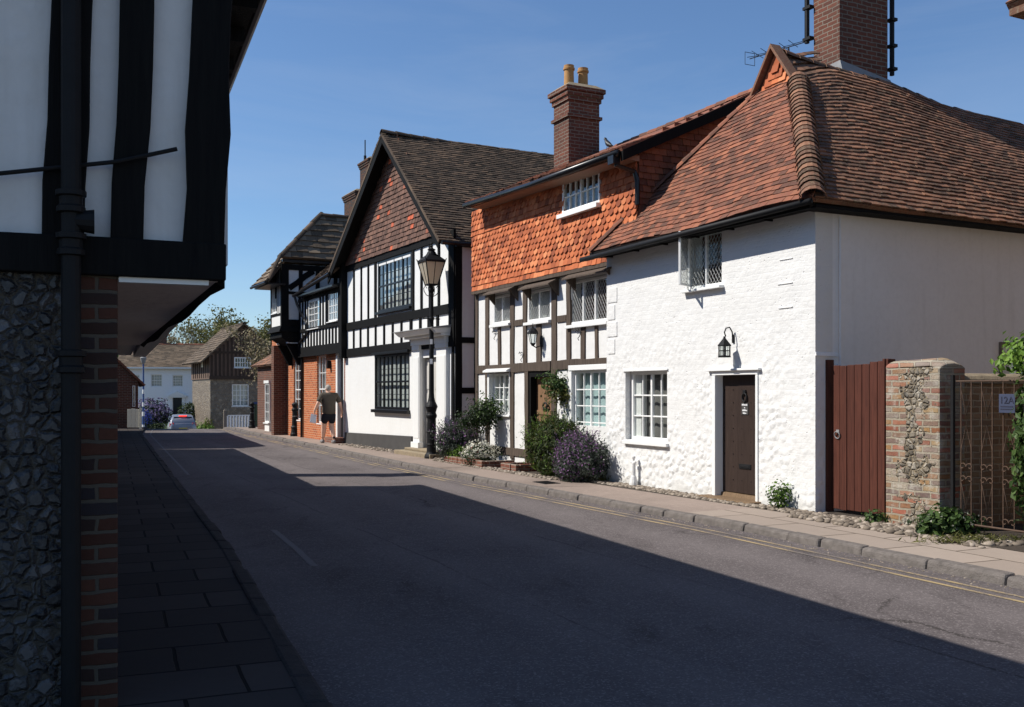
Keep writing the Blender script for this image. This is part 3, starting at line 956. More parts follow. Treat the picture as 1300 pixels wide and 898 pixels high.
def kerb(L, side, y0, y1, name, label, rng, mat='kerb'):
    m = MB()
    y = y0
    while y < y1:
        ln = rng.uniform(.5, .95)
        ax, bx = interp(L, y), interp(L, y + ln * .9)
        a, b = V((ax, y, gz(y))), V((bx, y + ln * .9, gz(y + ln * .9)))
        d = (b - a); ln2 = d.length; d.normalize(); q = V((d.y, -d.x, 0)) * side
        g = .006
        a2, b2 = a + d * g, b - d * g
        z0, z1 = -.14, .012 + rng.uniform(-.008, .008)
        w = .15
        j = q * rng.uniform(-.012, .012)
        m.hexa([a2 + j + V((0, 0, z0)), b2 + j + V((0, 0, z0)), b2 + q * w + V((0, 0, z0)), a2 + q * w + V((0, 0, z0))],
               [a2 + j + q * .02 + V((0, 0, z1 - .01)), b2 + j + q * .02 + V((0, 0, z1 - .01)), b2 + q * w + V((0, 0, z1)), a2 + q * w + V((0, 0, z1))])
        y += ln * .9
    o = m.build(name, M[mat], bevel=.026)
    tag(o, label, None, kind='structure')


kerb(XR, 1, -6, 76, 'kerb', 'sunlit granite kerb beside double yellow lines', random.Random(3))
kerb(XL, -1, -6, 74, 'kerb', 'shaded granite kerb of the left pavement', random.Random(4), 'kerb_shade')
for nm, f0, w, mt, y0, y1, lb in (
        ('road_marking', lambda y: xr(y) - .34, .055, 'yellow_line', -10, 58, 'inner of two worn yellow lines by the right kerb'),
        ('road_marking', lambda y: xr(y) - .52, .055, 'yellow_line', -10, 58, 'outer of two worn yellow lines by the right kerb'),
        ('road_marking', lambda y: xl(y) + .30, .055, 'white_line', 20, 58, 'faint worn line close to the left kerb'),
        ('road_marking', lambda y: xl(y) + .66, .075, 'white_line', 9.5, 12.5, 'faint worn broken line out from the left kerb')):
    o = strip(nm, f0, lambda y, f0=f0, w=w: f0(y) + w, [y0 + k * .5 for k in range(int((y1 - y0) * 2))], -.081, M[mt])
    tag(o, lb, None)

# sky, sun, camera
w = bpy.data.worlds.new('World'); SC.world = w; w.use_nodes = True
nt = w.node_tree
EL = 46.0
sky = nt.nodes.new('ShaderNodeTexSky'); sky.sky_type = 'NISHITA'; sky.sun_disc = False
sky.sun_elevation = radians(EL); sky.sun_rotation = radians(272); sky.altitude = 0; sky.air_density = 1.0; sky.dust_density = 0.0; sky.ozone_density = 7.0
bg = nt.nodes['Background']; bg.inputs[1].default_value = .104
tc = nt.nodes.new('ShaderNodeTexCoord')
mpw = nd(nt, 'ShaderNodeMapping', {'Vector': tc.outputs['Generated'], 'Scale': (1.2, 1.6, 7.0), 'Rotation': (.25, -.35, .3)})
cl = ramp(nt, noise_(nt, mpw.outputs[0], 1.7, 7, .62, .5), [(.44, 0.0), (.80, 1.0)])
nt.links.new(mix(nt, math_(nt, 'MULTIPLY', cl, .15), sky.outputs[0], (5.2, 5.6, 6.2)), bg.inputs[0])
sun = bpy.data.lights.new('sun', 'SUN'); sun.energy = 5.0; sun.angle = radians(.53); sun.color = (1, .955, .88)
so = bpy.data.objects.new('sun', sun); COL.objects.link(so)
ld = V((1, .03, -math.tan(radians(EL)))).normalized()
so.rotation_euler = ld.to_track_quat('-Z', 'Y').to_euler(); so.location = (-20, 0, 30)
cam = bpy.data.cameras.new('camera'); co = bpy.data.objects.new('camera', cam); COL.objects.link(co)
cam.sensor_fit = 'HORIZONTAL'; cam.sensor_width = 36.0; cam.lens = 36.0 * F / 1300.0
cam.shift_y = (HZ - 449.0) / 1300.0; cam.clip_end = 3000; cam.clip_start = .05
co.location = (0, 0, EYE); co.rotation_euler = (pi / 2, 0, 0)
SC.camera = co
SC.view_settings.view_transform = 'Standard'; SC.view_settings.look = 'None'; SC.view_settings.gamma = 1.0; SC.view_settings.exposure = .30
SC.view_settings.use_curve_mapping = False
SC.render.engine = 'CYCLES'
SC.cycles.max_bounces = 8; SC.cycles.transparent_max_bounces = 16; SC.cycles.use_denoising = True
# ---------------------------------------------------------------- white corner cottage (R1)
A = (1.68, 17.67)
f1 = Fr(A, (.445, -.896))
W1 = 5.16


def sagfn(amp, sc, seed):
    o = V((seed, seed * 2.1, 0))
    return lambda p: V((0, 0, amp * noise.noise(V((p.x, p.y, 0)) * sc + o)))


h = thing('white_cottage', 'white limewashed corner cottage with red tiled hipped roof and dark brown door', 'cottage', f1)
TOP1 = 4.02
wx0, wx1 = f1.X(871.7), f1.X(916.5)
uw = (wx0, wx1, f1.Z(894, 365), f1.Z(894, 289.5))
gw = (f1.X(794), f1.X(847), f1.Z(820, 560), f1.Z(820, 471))
dr = (f1.X(905), f1.X(963), -.02, f1.Z(935, 471))
m = MB(); m.wall(0, W1, -.2, TOP1, [uw, gw, dr], 0, .3)
m.build('wall', M['rubble'], h)
m = MB()
m.box(W1 - .28, W1 - .001, .301, 9.5, -.2, TOP1); m.box(0, .25, .301, 9.5, -.2, TOP1); m.box(.251, W1 - .29, 9.2, 9.5, -.2, TOP1)
m.build('wall', M['side_render'], h)
m = MB(); m.box(.4, W1 - .4, .9, 8.8, -.1, TOP1 - .05); m.build('interior', M['interior'], h)
# raised plaster blocks at the corners and a string ledge on the side
m = MB()
for k, (z, w_, xx) in enumerate(((2.25, .22, .06), (2.55, .30, .05), (2.85, .22, .06), (3.15, .30, .05))):
    m = MB(); m.box(xx, xx + w_, -.012, .01, z, z + .26); m.build('quoin', M['rubble'], h, bevel=.008)
for k, (z, w_) in enumerate(((3.05, .30), (3.38, .26), (2.72, .28))):
    m = MB(); m.box(W1 - .42 - w_, W1 - .42, -.012, .01, z, z + .02); m.build('ledge_stone', M['rubble'], h, bevel=.008)
# windows
n1 = (wx1 - wx0) / 2
w = window(h, uw[0], uw[1], uw[2], uw[3], .03, mull=2, lead=.075, fw=.045, sill=.05, sill_out=.12, glass='glass')
# remove the left light's fixed glass: the casement stands open
cs = MB()
cw, ch = n1 - .03, uw[3] - uw[2] - .09
ca = radians(58)
ctf = lambda p: (uw[0] + .03 + p[0] * -cos(ca) * -1 + p[1] * sin(ca), .01 - p[0] * sin(ca) + p[1] * cos(ca), p[2])
window(h, 0, cw, uw[2] + .045, uw[3] - .045, 0, lead=.075, fw=.035, dep=.035, sill=0, tf=ctf, name='casement')
window(h, gw[0] + .03, gw[1], gw[2], gw[3], .10, cols=4, rows=3, mull=2, fw=.06, sill=.07, sill_out=.16, bw=.024, curtain=('blind', 'full'))
m = MB(); m.box(gw[0] - .05, gw[1] + .03, -.025, .05, gw[3], gw[3] + .025); m.build('lintel_strip', M['white_paint'], h)
# door
d0, d1, dz1 = f1.X(911.5), f1.X(960.5), dr[3] - .06
m = MB()
m.box(dr[0], dr[0] + .075, -.02, .17, .0, dz1); m.box(dr[1] - .05, dr[1], -.02, .17, .0, dz1); m.box(dr[0], dr[1], -.022, .17, dz1 + .001, dr[3] + .001)
m.box(dr[0] - .10, dr[1] + .06, -.06, .02, dr[3] + .002, dr[3] + .035)
fr_ = m.build('door_frame', M['white_paint'], h, bevel=.006)
m = MB()
xs = [dr[0] + .076, lerp(dr[0], dr[1], .42), dr[1] - .051]
m.box(xs[0], xs[1] - .004, .125, .175, .10, dz1 - .005); m.box(xs[1] + .004, xs[2], .118, .175, .10, dz1 - .005)
m.box(xs[1] - .012, xs[1] + .012, .128, .14, .10, dz1 - .005)
door = m.build('door', M['door_brown'], h, bevel=.004)
m = MB()
for r_ in range(9):
    for c_ in range(5):
        m.lathe([(.009, 0), (.004, .004)], (0, 0, 0), 6) if False else m.box(lerp(xs[0] + .05, xs[2] - .05, c_ / 4) - .005, lerp(xs[0] + .05, xs[2] - .05, c_ / 4) + .005, .113, .126, .28 + r_ * .19, .29 + r_ * .19)
m.build('nail_heads', M['iron'], door)
kx = f1.X(938)
kz = f1.Z(938, 504, .1)
m = MB(); m.tube([(kx + .05 * cos(t), .10, kz + .06 * sin(t) - .01) for t in [2 * pi * i / 16 for i in range(16)]], .013, 6, closed=True); m.box(kx - .03, kx + .03, .09, .12, kz + .05, kz + .10); m.build('knocker', M['iron'], door, bevel=.004)
pz = f1.Z(938, 519, .1)
m = MB(); m.box(kx - .075, kx + .075, .108, .119, pz - .085, pz + .085); pl = m.build('name_plate', M['plinth'], door, bevel=.003)
m = MB(); rp = random.Random(5)
for k, wd in enumerate((.125, .022, .105, .08)):
    x_ = kx - wd / 2; z_ = pz + .058 - k * .040
    while x_ < kx + wd / 2 - .004:
        q = rp.uniform(.008, .014); m.box(x_, x_ + q * .75, .1055, .1085, z_ - .012, z_ + rp.uniform(.003, .014)); x_ += q
m.build('worn_lettering', M['white_ink'], pl)
m = MB(); lz = f1.Z(938, 592, .1); m.box(kx - .13, kx + .13, .106, .12, lz - .035, lz + .035); m.box(kx - .10, kx + .10, .10, .107, lz - .018, lz + .018); m.build('letter_box', M['iron'], door, bevel=.004)
m = MB(); m.tube([(xs[2] - .06, .12, 1.22), (xs[2] - .06, .075, 1.22), (xs[2] - .02, .072, 1.20)], .012, 8); m.build('handle', M['iron'], door)
m = MB(); m.hexa([(xs[0], .07, .0), (xs[2], .07, .0), (xs[2], .175, .0), (xs[0], .175, .0)], [(xs[0], .10, .085), (xs[2], .10, .085), (xs[2], .175, .098), (xs[0], .175, .098)]); m.build('weather_board', M['sill_wood'], door)
m = MB(); m.box(dr[0] - .12, dr[1] + .06, -.22, .12, -.05, .035); m.build('doorstep', M['sill_wood'], h, bevel=.015)
# wall lantern on a scrolled bracket
lx, lz = f1.X(931.5), f1.Z(931.5, 432)
ly = -.17
m = MB(); m.box(lx - .02, lx + .02, -.02, .01, lz - .04, lz + .08)
m.tube([(lx, -.01, lz + .0), (lx, -.03, lz + .12), (lx, -.075, lz + .185), (lx, -.14, lz + .17), (lx, ly, lz + .11), (lx, ly + .02, lz + .06), (lx, ly, lz + .03)], .010, 8)
m.lathe([(.015, .05), (.02, .02), (.095, -.075), (.098, -.09), (.075, -.092)], (lx, ly, lz), 4, pi / 4)
hz = .15
for sx in (-1, 1):
    for sy in (-1, 1):
        m.box(lx + sx * .055 - .007, lx + sx * .055 + .007, ly + sy * .055 - .007, ly + sy * .055 + .007, lz - .09 - hz, lz - .09)
for z_ in (lz - .09 - hz, lz - .09 - hz * .5):
    for sx in (-1, 1):
        m.box(lx + sx * .054 - .005, lx + sx * .054 + .005, ly - .055, ly + .055, z_, z_ + .012); m.box(lx - .055, lx + .055, ly + sx * .055 - .005, ly + sx * .055 + .005, z_ + .001, z_ + .013)
for sx in (-.3, .3):
    m.box(lx + sx * .06 - .003, lx + sx * .06 + .003, ly - .058, ly - .052, lz - .09 - hz, lz - .09); m.box(lx + .052, lx + .058, ly + sx * .06 - .003, ly + sx * .06 + .003, lz - .09 - hz, lz - .09)
m.box(lx - .065, lx + .065, ly - .065, ly + .065, lz - .105 - hz, lz - .09 - hz)
lamp = m.build('wall_lantern', M['iron'], h)
m = MB(); m.box(lx - .047, lx + .047, ly - .047, ly + .047, lz - .085 - hz, lz - .092); m.build('lantern_glass', M['glass'], lamp)
# roof: eaves, hip end with a gablet, ridge running back
OV = .30
ez = f1.Z(900, 283.5, -OV)
R0 = 1.62
xr_, zr_ = f1.px(992.5, 67, R0)
gl_ = f1.px(962, 120, R0 - .12); gr_ = f1.px(1010, 97, R0 - .12)
zg = (gl_[1] + gr_[1]) / 2
ex0, ex1 = -.06, W1 + .28
ridge = [(xr_, R0, zr_)] + [(xr_, *f1.pxx(px_, py_, xr_)) for px_, py_ in ((1060, 90), (1127, 108), (1194, 136), (1240, 148), (1268, 155))]
ridge = [(a, b, c) for a, b, c in ridge]
re = ridge[-1]
sg = sagfn(.05, .55, 3.0)
rf = MB()
tile_slope(rf, (ex0, -OV, ez), (ex1, -OV, ez), (gl_[0], R0 - .12, zg), (gr_[0], R0 - .12, zg), gauge=.098, tw=.165, sag=sg, rng=random.Random(11), jit=.007, th=.013)
roof = rf.build('roof', M['tile_red'], h, recalc=False)
rs = MB()
NY = 10.4
def ridge_at(y):
    for a, b in zip(ridge[:-1], ridge[1:]):
        if y <= b[1] or b is ridge[-1]:
            return V((a[0], y, lerp(a[2], b[2], (y - a[1]) / (b[1] - a[1]))))
TL_, TR_ = V((gr_[0], R0 - .10, zg)), V((re[0], re[1], re[2]))
def side_sag(p):
    v = max(0.0, min(1.0, (p.z - ez) / (zg - ez)))
    for _ in range(3):
        yl = lerp(-OV, R0 - .10, v); t_ = max(0.0, min(1.0, (p.y - yl) / (re[1] - yl)))
        top = lerp(TL_, TR_, t_); v = max(0.0, min(1.0, (ex1 - p.x) / (ex1 - top.x)))
    rise = min(1.0, t_ * 4.5)
    tgt = ridge_at(max(R0, top.y)); tgt = lerp(top, tgt, rise)
    return sg(p) + (tgt - top) * v
# side slope with the ridge sagging towards the back
eyz = f1.pxx(1295, 290, ex1)[1]
tile_slope(rs, (ex1, -OV, ez), (ex1, re[1], eyz), TL_, TR_, gauge=.100, tw=.165, sag=side_sag, rng=random.Random(15), jit=.008, th=.014)
tile_slope(rs, (ex1, re[1], eyz), (ex1, NY, eyz), (re[0] + .35, re[1], re[2] - .33), (re[0] + .35, NY, re[2] - .5), gauge=.100, tw=.165, sag=sg, rng=random.Random(5), jit=.008)
# cheek of the gablet running back into the ridge
rs.face([(gr_[0] - .01, R0 - .02, zg - .1), (xr_, R0 - .02, zr_ - .02), (xr_, R0 + 1.3, ridge_at(R0 + 1.3).z - .02)])
tile_slope(rs, (gr_[0] + .01, R0 - .06, zg - .02), (lerp(gr_[0], xr_, .5), R0 + .75, lerp(zg, ridge_at(R0 + .75).z, .5)), (xr_, R0 - .06, zr_), (xr_, R0 + 1.3, ridge_at(R0 + 1.3).z), gauge=.1, rng=random.Random(6))
rs.build('roof', M['tile_brown'], h, recalc=False)
rl = MB()
rl.slab([(ex0, -OV, ez - .0), (ex0, NY, ez), (re[0] - .1, NY, re[2] - .5), (re[0] - .05, re[1], re[2] - .04), (xr_ - .02, R0, zr_ - .05), (gl_[0], R0 - .12, zg)], .06)
rl.build('roof', M['tile_brown'], h)
gb = MB(); gy = R0 - .14
hung_tiles(gb, gl_[0] - .02, gr_[0] + .02, zg - .08, zr_, gy, lambda r: 'flat', gauge=.09, clip=lambda x, z: abs(x - xr_) < (zr_ - .16 - z) * ((gr_[0] - gl_[0]) / 2) / (zr_ - zg))
gb.prism([(gl_[0], zg - .1), (gr_[0], zg - .1), (xr_, zr_ - .03)], gy + .002, gy + .2)
gb.build('gablet', M['tile_hung'], roof, recalc=False)
bb = MB()
for sx, q in ((-1, gl_), (1, gr_)):
    a = V((q[0] + sx * .10, gy - .10, zg - .16)); b = V((xr_, gy - .10, zr_ + .04))
    n_ = V((0, 0, .07)); y_ = V((0, .20, 0))
    bb.hexa([a, b, b + y_, a + y_], [a + n_, b + n_, b + y_ + n_, a + y_ + n_])
bb.build('bargeboard', M['tile_brown'], roof)
hb = MB()
h0, h1 = V((ex1 + .02, -OV - .02, ez + .03)), V((gr_[0] + .03, R0 - .10, zg + .02))
upv = V((.55, -.62, .56))
half_round(hb, [h0, h1], r=.165, seg_len=.125, th=.018, rng=random.Random(2), up=V((.35, -.35, 1)), spread=pi * .92)
hb.build('bonnet_hip', M['tile_brown'], roof, recalc=False)
hb = MB(); half_round(hb, [V(p) + V((0, 0, -.005)) for p in ridge] + [V((re[0] + .1, re[1] + .12, re[2] - .22)), V((re[0] + .35, re[1] + .3, re[2] - .33)), V((re[0] + .35, NY, re[2] - .5))], r=.115, seg_len=.32, rng=random.Random(9))
hb.build('ridge_tiles', M['tile_brown'], roof, recalc=False)
hl = MB(); half_round(hl, [V((ex0, -OV, ez + .02)), V((gl_[0] - .02, R0 - .12, zg + .01))], r=.10, seg_len=.2, rng=random.Random(8))
hl.build('bonnet_hip', M['tile_red'], roof, recalc=False)
g = MB(); gp = [(ex0 - .22, -OV - .06, ez - .115), (W1 * .45, -OV - .06, ez - .085), (ex1 + .02, -OV - .06, ez - .05)]
g.tube(gp, .042, 10); g.build('gutter', M['iron'], h, smooth=True)
g = MB()
for k in range(7):
    x_ = lerp(.2, W1, k / 6); g.box(x_ - .012, x_ + .012, -OV + .0, -.0, ez - .11, ez - .07)
g.box(ex0, ex1 - .05, -OV + .02, .02, ez - .085, ez - .06); g.box(ex0, ex1 - .05, -OV - .012, -OV + .019, ez - .125, ez - .02)
g.box(W1 + .001, ex1 - .03, -OV + .08, NY, ez - .11, ez - .07)
g.build('eaves_board', M['black_wood'], h)
# stack, flue pipes and aerial
kx1 = xr_ - .12
cy0 = f1.pxx(1066, 60, kx1)[0]; cy1 = f1.pxx(1127, 60, kx1)[0]
cx0 = f1.X(1033, cy0)
ck = chimney(h, cx0, kx1, cy0, cy1, 5.4, 9.4, 'brick_dark', [((cx0 + kx1) / 2, cy0 + .3, .13, .5), ((cx0 + kx1) / 2, cy1 - .3, .13, .5)], bands=(.6,))
m = MB()
m.tube([(cx0 - .12, cy0 - .04, zr_ + .62), (cx0 - .12, cy0 - .04, 9.2)], .042, 8)
for z_ in (zr_ + .66, zr_ + 1.2):
    m.box(cx0 - .18, cx0 - .0, cy0 - .09, cy0 + .01, z_, z_ + .05)
yb = cy1 + .08
m.build('flue_pipe', M['iron'], ck); m = MB(); m.tube([(kx1 + .02, yb, zr_ + .02), (kx1 + .02, yb, 9.2)], .04, 8)
for z_ in (zr_ + .1, zr_ + .5, zr_ + .95):
    m.box(kx1 - .05, kx1 + .09, yb - .06, yb + .06, z_, z_ + .05)
m.build('flue_pipe', M['iron'], ck)
m = MB()
az = f1.Z(1000, 62, cy0 + .6)
a0 = V((f1.X(952, cy0 + .6), cy0 + .6, f1.Z(952, 75, cy0 + .6))); a1 = V((f1.X(1034, cy0 + .6), cy0 + .6, f1.Z(1034, 50, cy0 + .6)))
m.tube([a0, a1], .010, 5)
for k in range(11):
    p = lerp(a0, a1, .06 + k * .07); r_ = .13 - k * .004
    m.tube([p + V((-.03, -r_, .10 if k % 2 else .0)), p + V((.02, r_, -.02 if k % 2 else .06))], .006, 4)
p = a0; m.tube([p + V((0, -.12, .12)), p + V((0, .12, .12)), p + V((0, .12, -.12)), p + V((0, -.12, -.12))], .008, 4, closed=True)
m.tube([lerp(a0, a1, .62), lerp(a0, a1, .62) + V((.05, 0, -.5))], .014, 6)
m.tube([a1 + V((-.02, 0, .8)), a1, a1 + V((.06, .0, -.5))], .006, 5)
m.build('aerial', M['iron'], ck)
m = MB(); ff = zr_ - .05
m.hexa([(cx0 - .05, cy0 - .06, ff - .5), (kx1 + .2, cy0 - .06, ff - .3), (kx1 + .2, cy1 + .1, ff - .45), (cx0 - .05, cy1 + .1, ff - .5)], [(cx0 - .02, cy0 - .02, ff + .12), (kx1 + .03, cy0 - .02, ff + .16), (kx1 + .03, cy1 + .03, ff - .02), (cx0 - .02, cy1 + .03, ff - .05)])
m.build('flashing', M['lead'], ck)
# downpipe and ledge on the side wall, small side window
dy = f1.pxx(1066, 350, W1 + .03)[0]
m = MB(); m.tube([(W1 + .04, dy, ez - .15), (W1 + .04, dy, 1.45)], .016, 6); m.box(W1, W1 + .05, dy - .03, dy + .07, 1.0, 1.95)
m.build('cable_pipe', M['side_render'], h)
m = MB(); m.hexa([(W1, 0.0, 2.06), (W1 + .02, 0, 2.06), (W1 + .02, dy, 2.05), (W1, dy, 2.05)], [(W1, 0, 2.11), (W1 + .01, 0, 2.10), (W1 + .01, dy, 2.09), (W1, dy, 2.10)]); m.build('ledge', M['side_render'], h)
sy0 = f1.pxx(1268, 440, W1)[0]; sz = f1.pxx(1280, 440, W1)[1]
stf = lambda p: (W1 + .03 - p[1], p[0], p[2])
window(h, sy0, sy0 + 1.5, sz - .9, sz + .06, 0, cols=4, rows=2, fm='wood_grey', sill=.04, tf=stf, mull=2)

# ---- small vent pipe and weeds at its foot
sx_ = f1.X(805, -.08)
t = thing('vent_pipe', 'small white capped pipe standing against the cottage wall under the ground floor window', 'pipe', None, f1.w(sx_, -.09, 0), f1.ang)
m = MB(); m.lathe([(.075, 0), (.07, .06), (.045, .16), (.034, .18), (.034, .38), (.03, .40)], (0, 0, 0), 12); m.build('base', M['white'], t)
m = MB(); m.tube([(-.06, 0, .40), (.06, 0, .40)], .022, 8); m.lathe([(.018, .38), (.02, .46), (.035, .47), (.035, .50), (.01, .51)], (0, 0, 0), 10); m.build('cap', M['white'], t)

# ---------------------------------------------------------------- garden gate, pier, wall, iron gate
g0 = .22
gx0, gx1 = f1.X(1057, g0), f1.X(1124, g0)
t = thing('wooden_gate', 'maroon stained gate of upright boards between white cottage and brick pier', 'gate', None, f1.w(gx0, g0, 0), f1.ang)
GW = gx1 - gx0; gt = f1.Z(1090, 460, g0)
m = MB(); nb = 7
for k in range(nb):
    a = GW * k / nb; b = GW * (k + 1) / nb - .008
    m.box(a, b, R.uniform(-.004, .004), .028, .05 + R.uniform(0, .02), gt + R.uniform(-.02, .012) - .03 + .004 * k)
bd = m.build('board_panel', M['maroon'], t, bevel=.004)
for z_ in (.25, .95, 1.6):
    m = MB(); m.box(0, GW, .03, .07, z_, z_ + .1); m.build('rail', M['maroon'], bd)
m = MB(); m.tube([(.10 + .045 * cos(q), -.02 - .01 * sin(q), 1.02 + .045 * sin(q)) for q in [2 * pi * i / 14 for i in range(14)]], .008, 6, closed=True); m.box(.075, .125, -.012, 0, 1.05, 1.09); m.build('ring_handle', M['lead'], t)
for name_, a, b, zt in (('post', -.20, -.055, gt + .05), ('post', GW + .005, GW + .085, gt + .03)):
    m = MB(); m.box(a, (a + b) / 2 - .003, -.06, .08, -.05, zt); m.box((a + b) / 2 + .003, b, -.045, .08, -.05, zt - .004); m.build(name_, M['maroon'], t, bevel=.006)
# pier
M['cobble_patch'], nt_, bs_ = newmat('bedded_flint_patch')
setc(nt_, bs_, mix(nt_, noise_(nt_, objco(nt_), 18, 5, .7), ramp(nt_, nd(nt_, 'ShaderNodeNewGeometry').outputs['Random Per Island'], [(0, (.09, .075, .06)), (.5, (.20, .165, .12)), (1, (.34, .29, .22))]), (.15, .115, .075))); bs_.inputs['Roughness'].default_value = .9
bump(nt_, bs_, noise_(nt_, objco(nt_), 30, 4), .5, .01)
p0, p1 = f1.X(1124, -.05), f1.X(1193, -.05)
PD = .42
pzl, pzr = f1.Z(1124, 458, -.05), f1.Z(1193, 449, -.05)
t = thing('brick_pier', 'sunlit patchwork brick and cobble pier with rounded coping between the two gates', 'pier', None, f1.w(p0, -.05, 0), f1.ang)
PW = p1 - p0; ph = (pzl + pzr) / 2 - .10
M['pier'] = brick('patched_pier_brick', [(.24, .085, .05), (.36, .24, .10), (.36, .32, .26), (.13, .10, .09), (.40, .13, .08), (.28, .17, .09), (.20, .16, .14)], (.30, .255, .19), mort=.014, stain=.5, stain_col=(.44, .41, .35), bstr=1.2)
nt_ = M['pier'].node_tree; bs_ = nt_.nodes['Principled BSDF']; co_ = objco(nt_); wc_p = wallco(nt_)
wbp = nd(nt_, 'ShaderNodeVectorMath', {0: wc_p, 1: nd(nt_, 'ShaderNodeVectorMath', {0: nd(nt_, 'ShaderNodeTexNoise', {'Vector': co_, 'Scale': 8.0, 'Detail': 4.0}).outputs[1], 1: (.06, .06, 0)}, operation='MULTIPLY').outputs[0]}, operation='ADD').outputs[0]
ve = nd(nt_, 'ShaderNodeTexVoronoi', {'Vector': wbp, 'Scale': 15.0}, feature='DISTANCE_TO_EDGE').outputs[0]
vc = nd(nt_, 'ShaderNodeSeparateColor', {0: nd(nt_, 'ShaderNodeTexVoronoi', {'Vector': wbp, 'Scale': 15.0}).outputs[1]}).outputs[0]
cob = mix(nt_, ramp(nt_, ve, [(.03, 1.0), (.09, 0.0)]), ramp(nt_, vc, [(0, (.07, .06, .05)), (.5, (.20, .17, .13)), (1, (.38, .34, .28))]), (.24, .19, .125))
sp_p = nd(nt_, 'ShaderNodeSeparateXYZ', {0: co_})
off_ = math_(nt_, 'ABSOLUTE', math_(nt_, 'SUBTRACT', sp_p.outputs[0], PW * .55))
mk_p = ramp(nt_, math_(nt_, 'SUBTRACT', math_(nt_, 'ADD', .17, math_(nt_, 'MULTIPLY', math_(nt_, 'SUBTRACT', noise_(nt_, co_, 4.5, 5, .65), .5), .75)), off_), [(.5, 0.0), (.515, 1.0)])
mk_p = ramp(nt_, math_(nt_, 'ADD', math_(nt_, 'SUBTRACT', math_(nt_, 'ADD', .12, math_(nt_, 'MULTIPLY', math_(nt_, 'SUBTRACT', noise_(nt_, co_, 3.6, 4, .6), .5), 1.3)), off_), .5), [(.49, 0.0), (.51, 1.0)])
base_l = bs_.inputs['Base Color'].links[0].from_socket
lime = ramp(nt_, noise_(nt_, co_, 5.5, 6, .7), [(.54, 0.0), (.64, 1.0)])
cc = mix(nt_, math_(nt_, 'MULTIPLY', lime, .55), mix(nt_, mk_p, base_l, cob), (.46, .43, .37))
nt_.links.new(cc, bs_.inputs['Base Color'])
old_n = bs_.inputs['Normal'].links[0].from_socket
bump(nt_, bs_, math_(nt_, 'ADD', math_(nt_, 'MULTIPLY', mk_p, ramp(nt_, ve, [(.0, 0.0), (.25, 1.0)])), math_(nt_, 'MULTIPLY', noise_(nt_, co_, 14, 5, .7), .5)), 1.0, .025, old_n)
m = MB(); m.box(0, PW, 0, PD, -.15, ph - .02); m.build('body', M['pier'], t, bevel=.02)
m = MB()
prof = [(PW * 0 + -.02, 0)]
nn = 8
for k in range(nn + 1):
    q = pi * k / nn
    prof.append((lerp(-.006, PD + .006, (1 - cos(q)) / 2), .05 + .10 * sin(q)))
pr = [(a, b) for a, b in prof[1:]]
ring0 = [(-.004, y_, ph - .03 + z_ - .05) for y_, z_ in pr]; ring1 = [(PW * .82, y_, ph - .03 + z_ - .03) for y_, z_ in pr]; ring2 = [(PW + .006, y_, ph - .07 + z_ * .82 - .03) for y_, z_ in pr]
idx = [[m.P(p) for p in rr_] for rr_ in (ring0, ring1, ring2)]
for P_, Q_ in zip(idx, idx[1:]):
    for i in range(nn):
        m.f.append([P_[i], Q_[i], Q_[i + 1], P_[i + 1]])
    m.f.append([P_[nn], Q_[nn], Q_[0], P_[0]])
m.f.append(idx[0]); m.f.append(idx[2][::-1])
m.build('coping', M['brick_garden'], t, bevel=.02)
# wall behind the iron gate
wy0, wy1 = .36, 5.0
wx_ = p1 - .06
t = thing('garden_wall', 'shaded old brick garden wall with rounded coping behind the iron gate', 'wall', None, f1.w(wx_, wy0, 0), f1.ang)
wz = f1.pxx(1250, 474, wx_)[1]
m = MB(); m.box(-.3, 0, 0, wy1, -.15, wz - .12); m.build('body', M['brick_shade'], t, bevel=.01)
m = MB(); pr = [(-.31 + .335 * (1 - cos(pi * k / 8)) / 2 * 1.0, .02 + .12 * sin(pi * k / 8)) for k in range(9)]
idx = [[m.P((x_, y_, wz - .14 + z_)) for x_, z_ in pr] for y_ in (.0, .9, 1.8, wy1)]
for P_, Q_ in zip(idx, idx[1:]):
    for i in range(8):
        m.f.append([P_[i], Q_[i], Q_[i + 1], P_[i + 1]])
    m.f.append([P_[8], Q_[8], Q_[0], P_[0]])
m.f.append(idx[0]); m.f.append(idx[-1][::-1])
m.build('coping', M['stone_coping'], t)
# wrought iron gate
iy = -.02
ix0 = f1.X(1214, iy); ix1 = f1.X(1340, iy)
t = thing('iron_gate', 'rusty wrought iron gate with scrollwork and a number plate beside the brick pier', 'gate', None, f1.w(ix0, iy, 0), f1.ang)
IW = ix1 - ix0; zt = f1.Z(1240, 484, iy); zb = f1.Z(1267, 671, iy)
m = MB(); m.tube([(0, 0, zt), (IW, 0, zt)], .010, 6); m.tube([(0, 0, zb), (IW, 0, zb)], .012, 6)
nb = 9
xsb = [IW * (k + .5) / nb for k in range(nb)]
for k, x_ in enumerate(xsb):
    m.tube([(x_, 0, zb), (x_, 0, zt)], .0075, 5)
gf = m.build('bar_frame', M['rust_iron'], t)
def scroll(cx_, cz_, r_, s_, n_=14):
    return [(cx_ + s_ * (r_ * (1 - .06 * k)) * cos(k * .45), -.004, cz_ + (r_ * (1 - .06 * k)) * sin(k * .45)) for k in range(n_)]
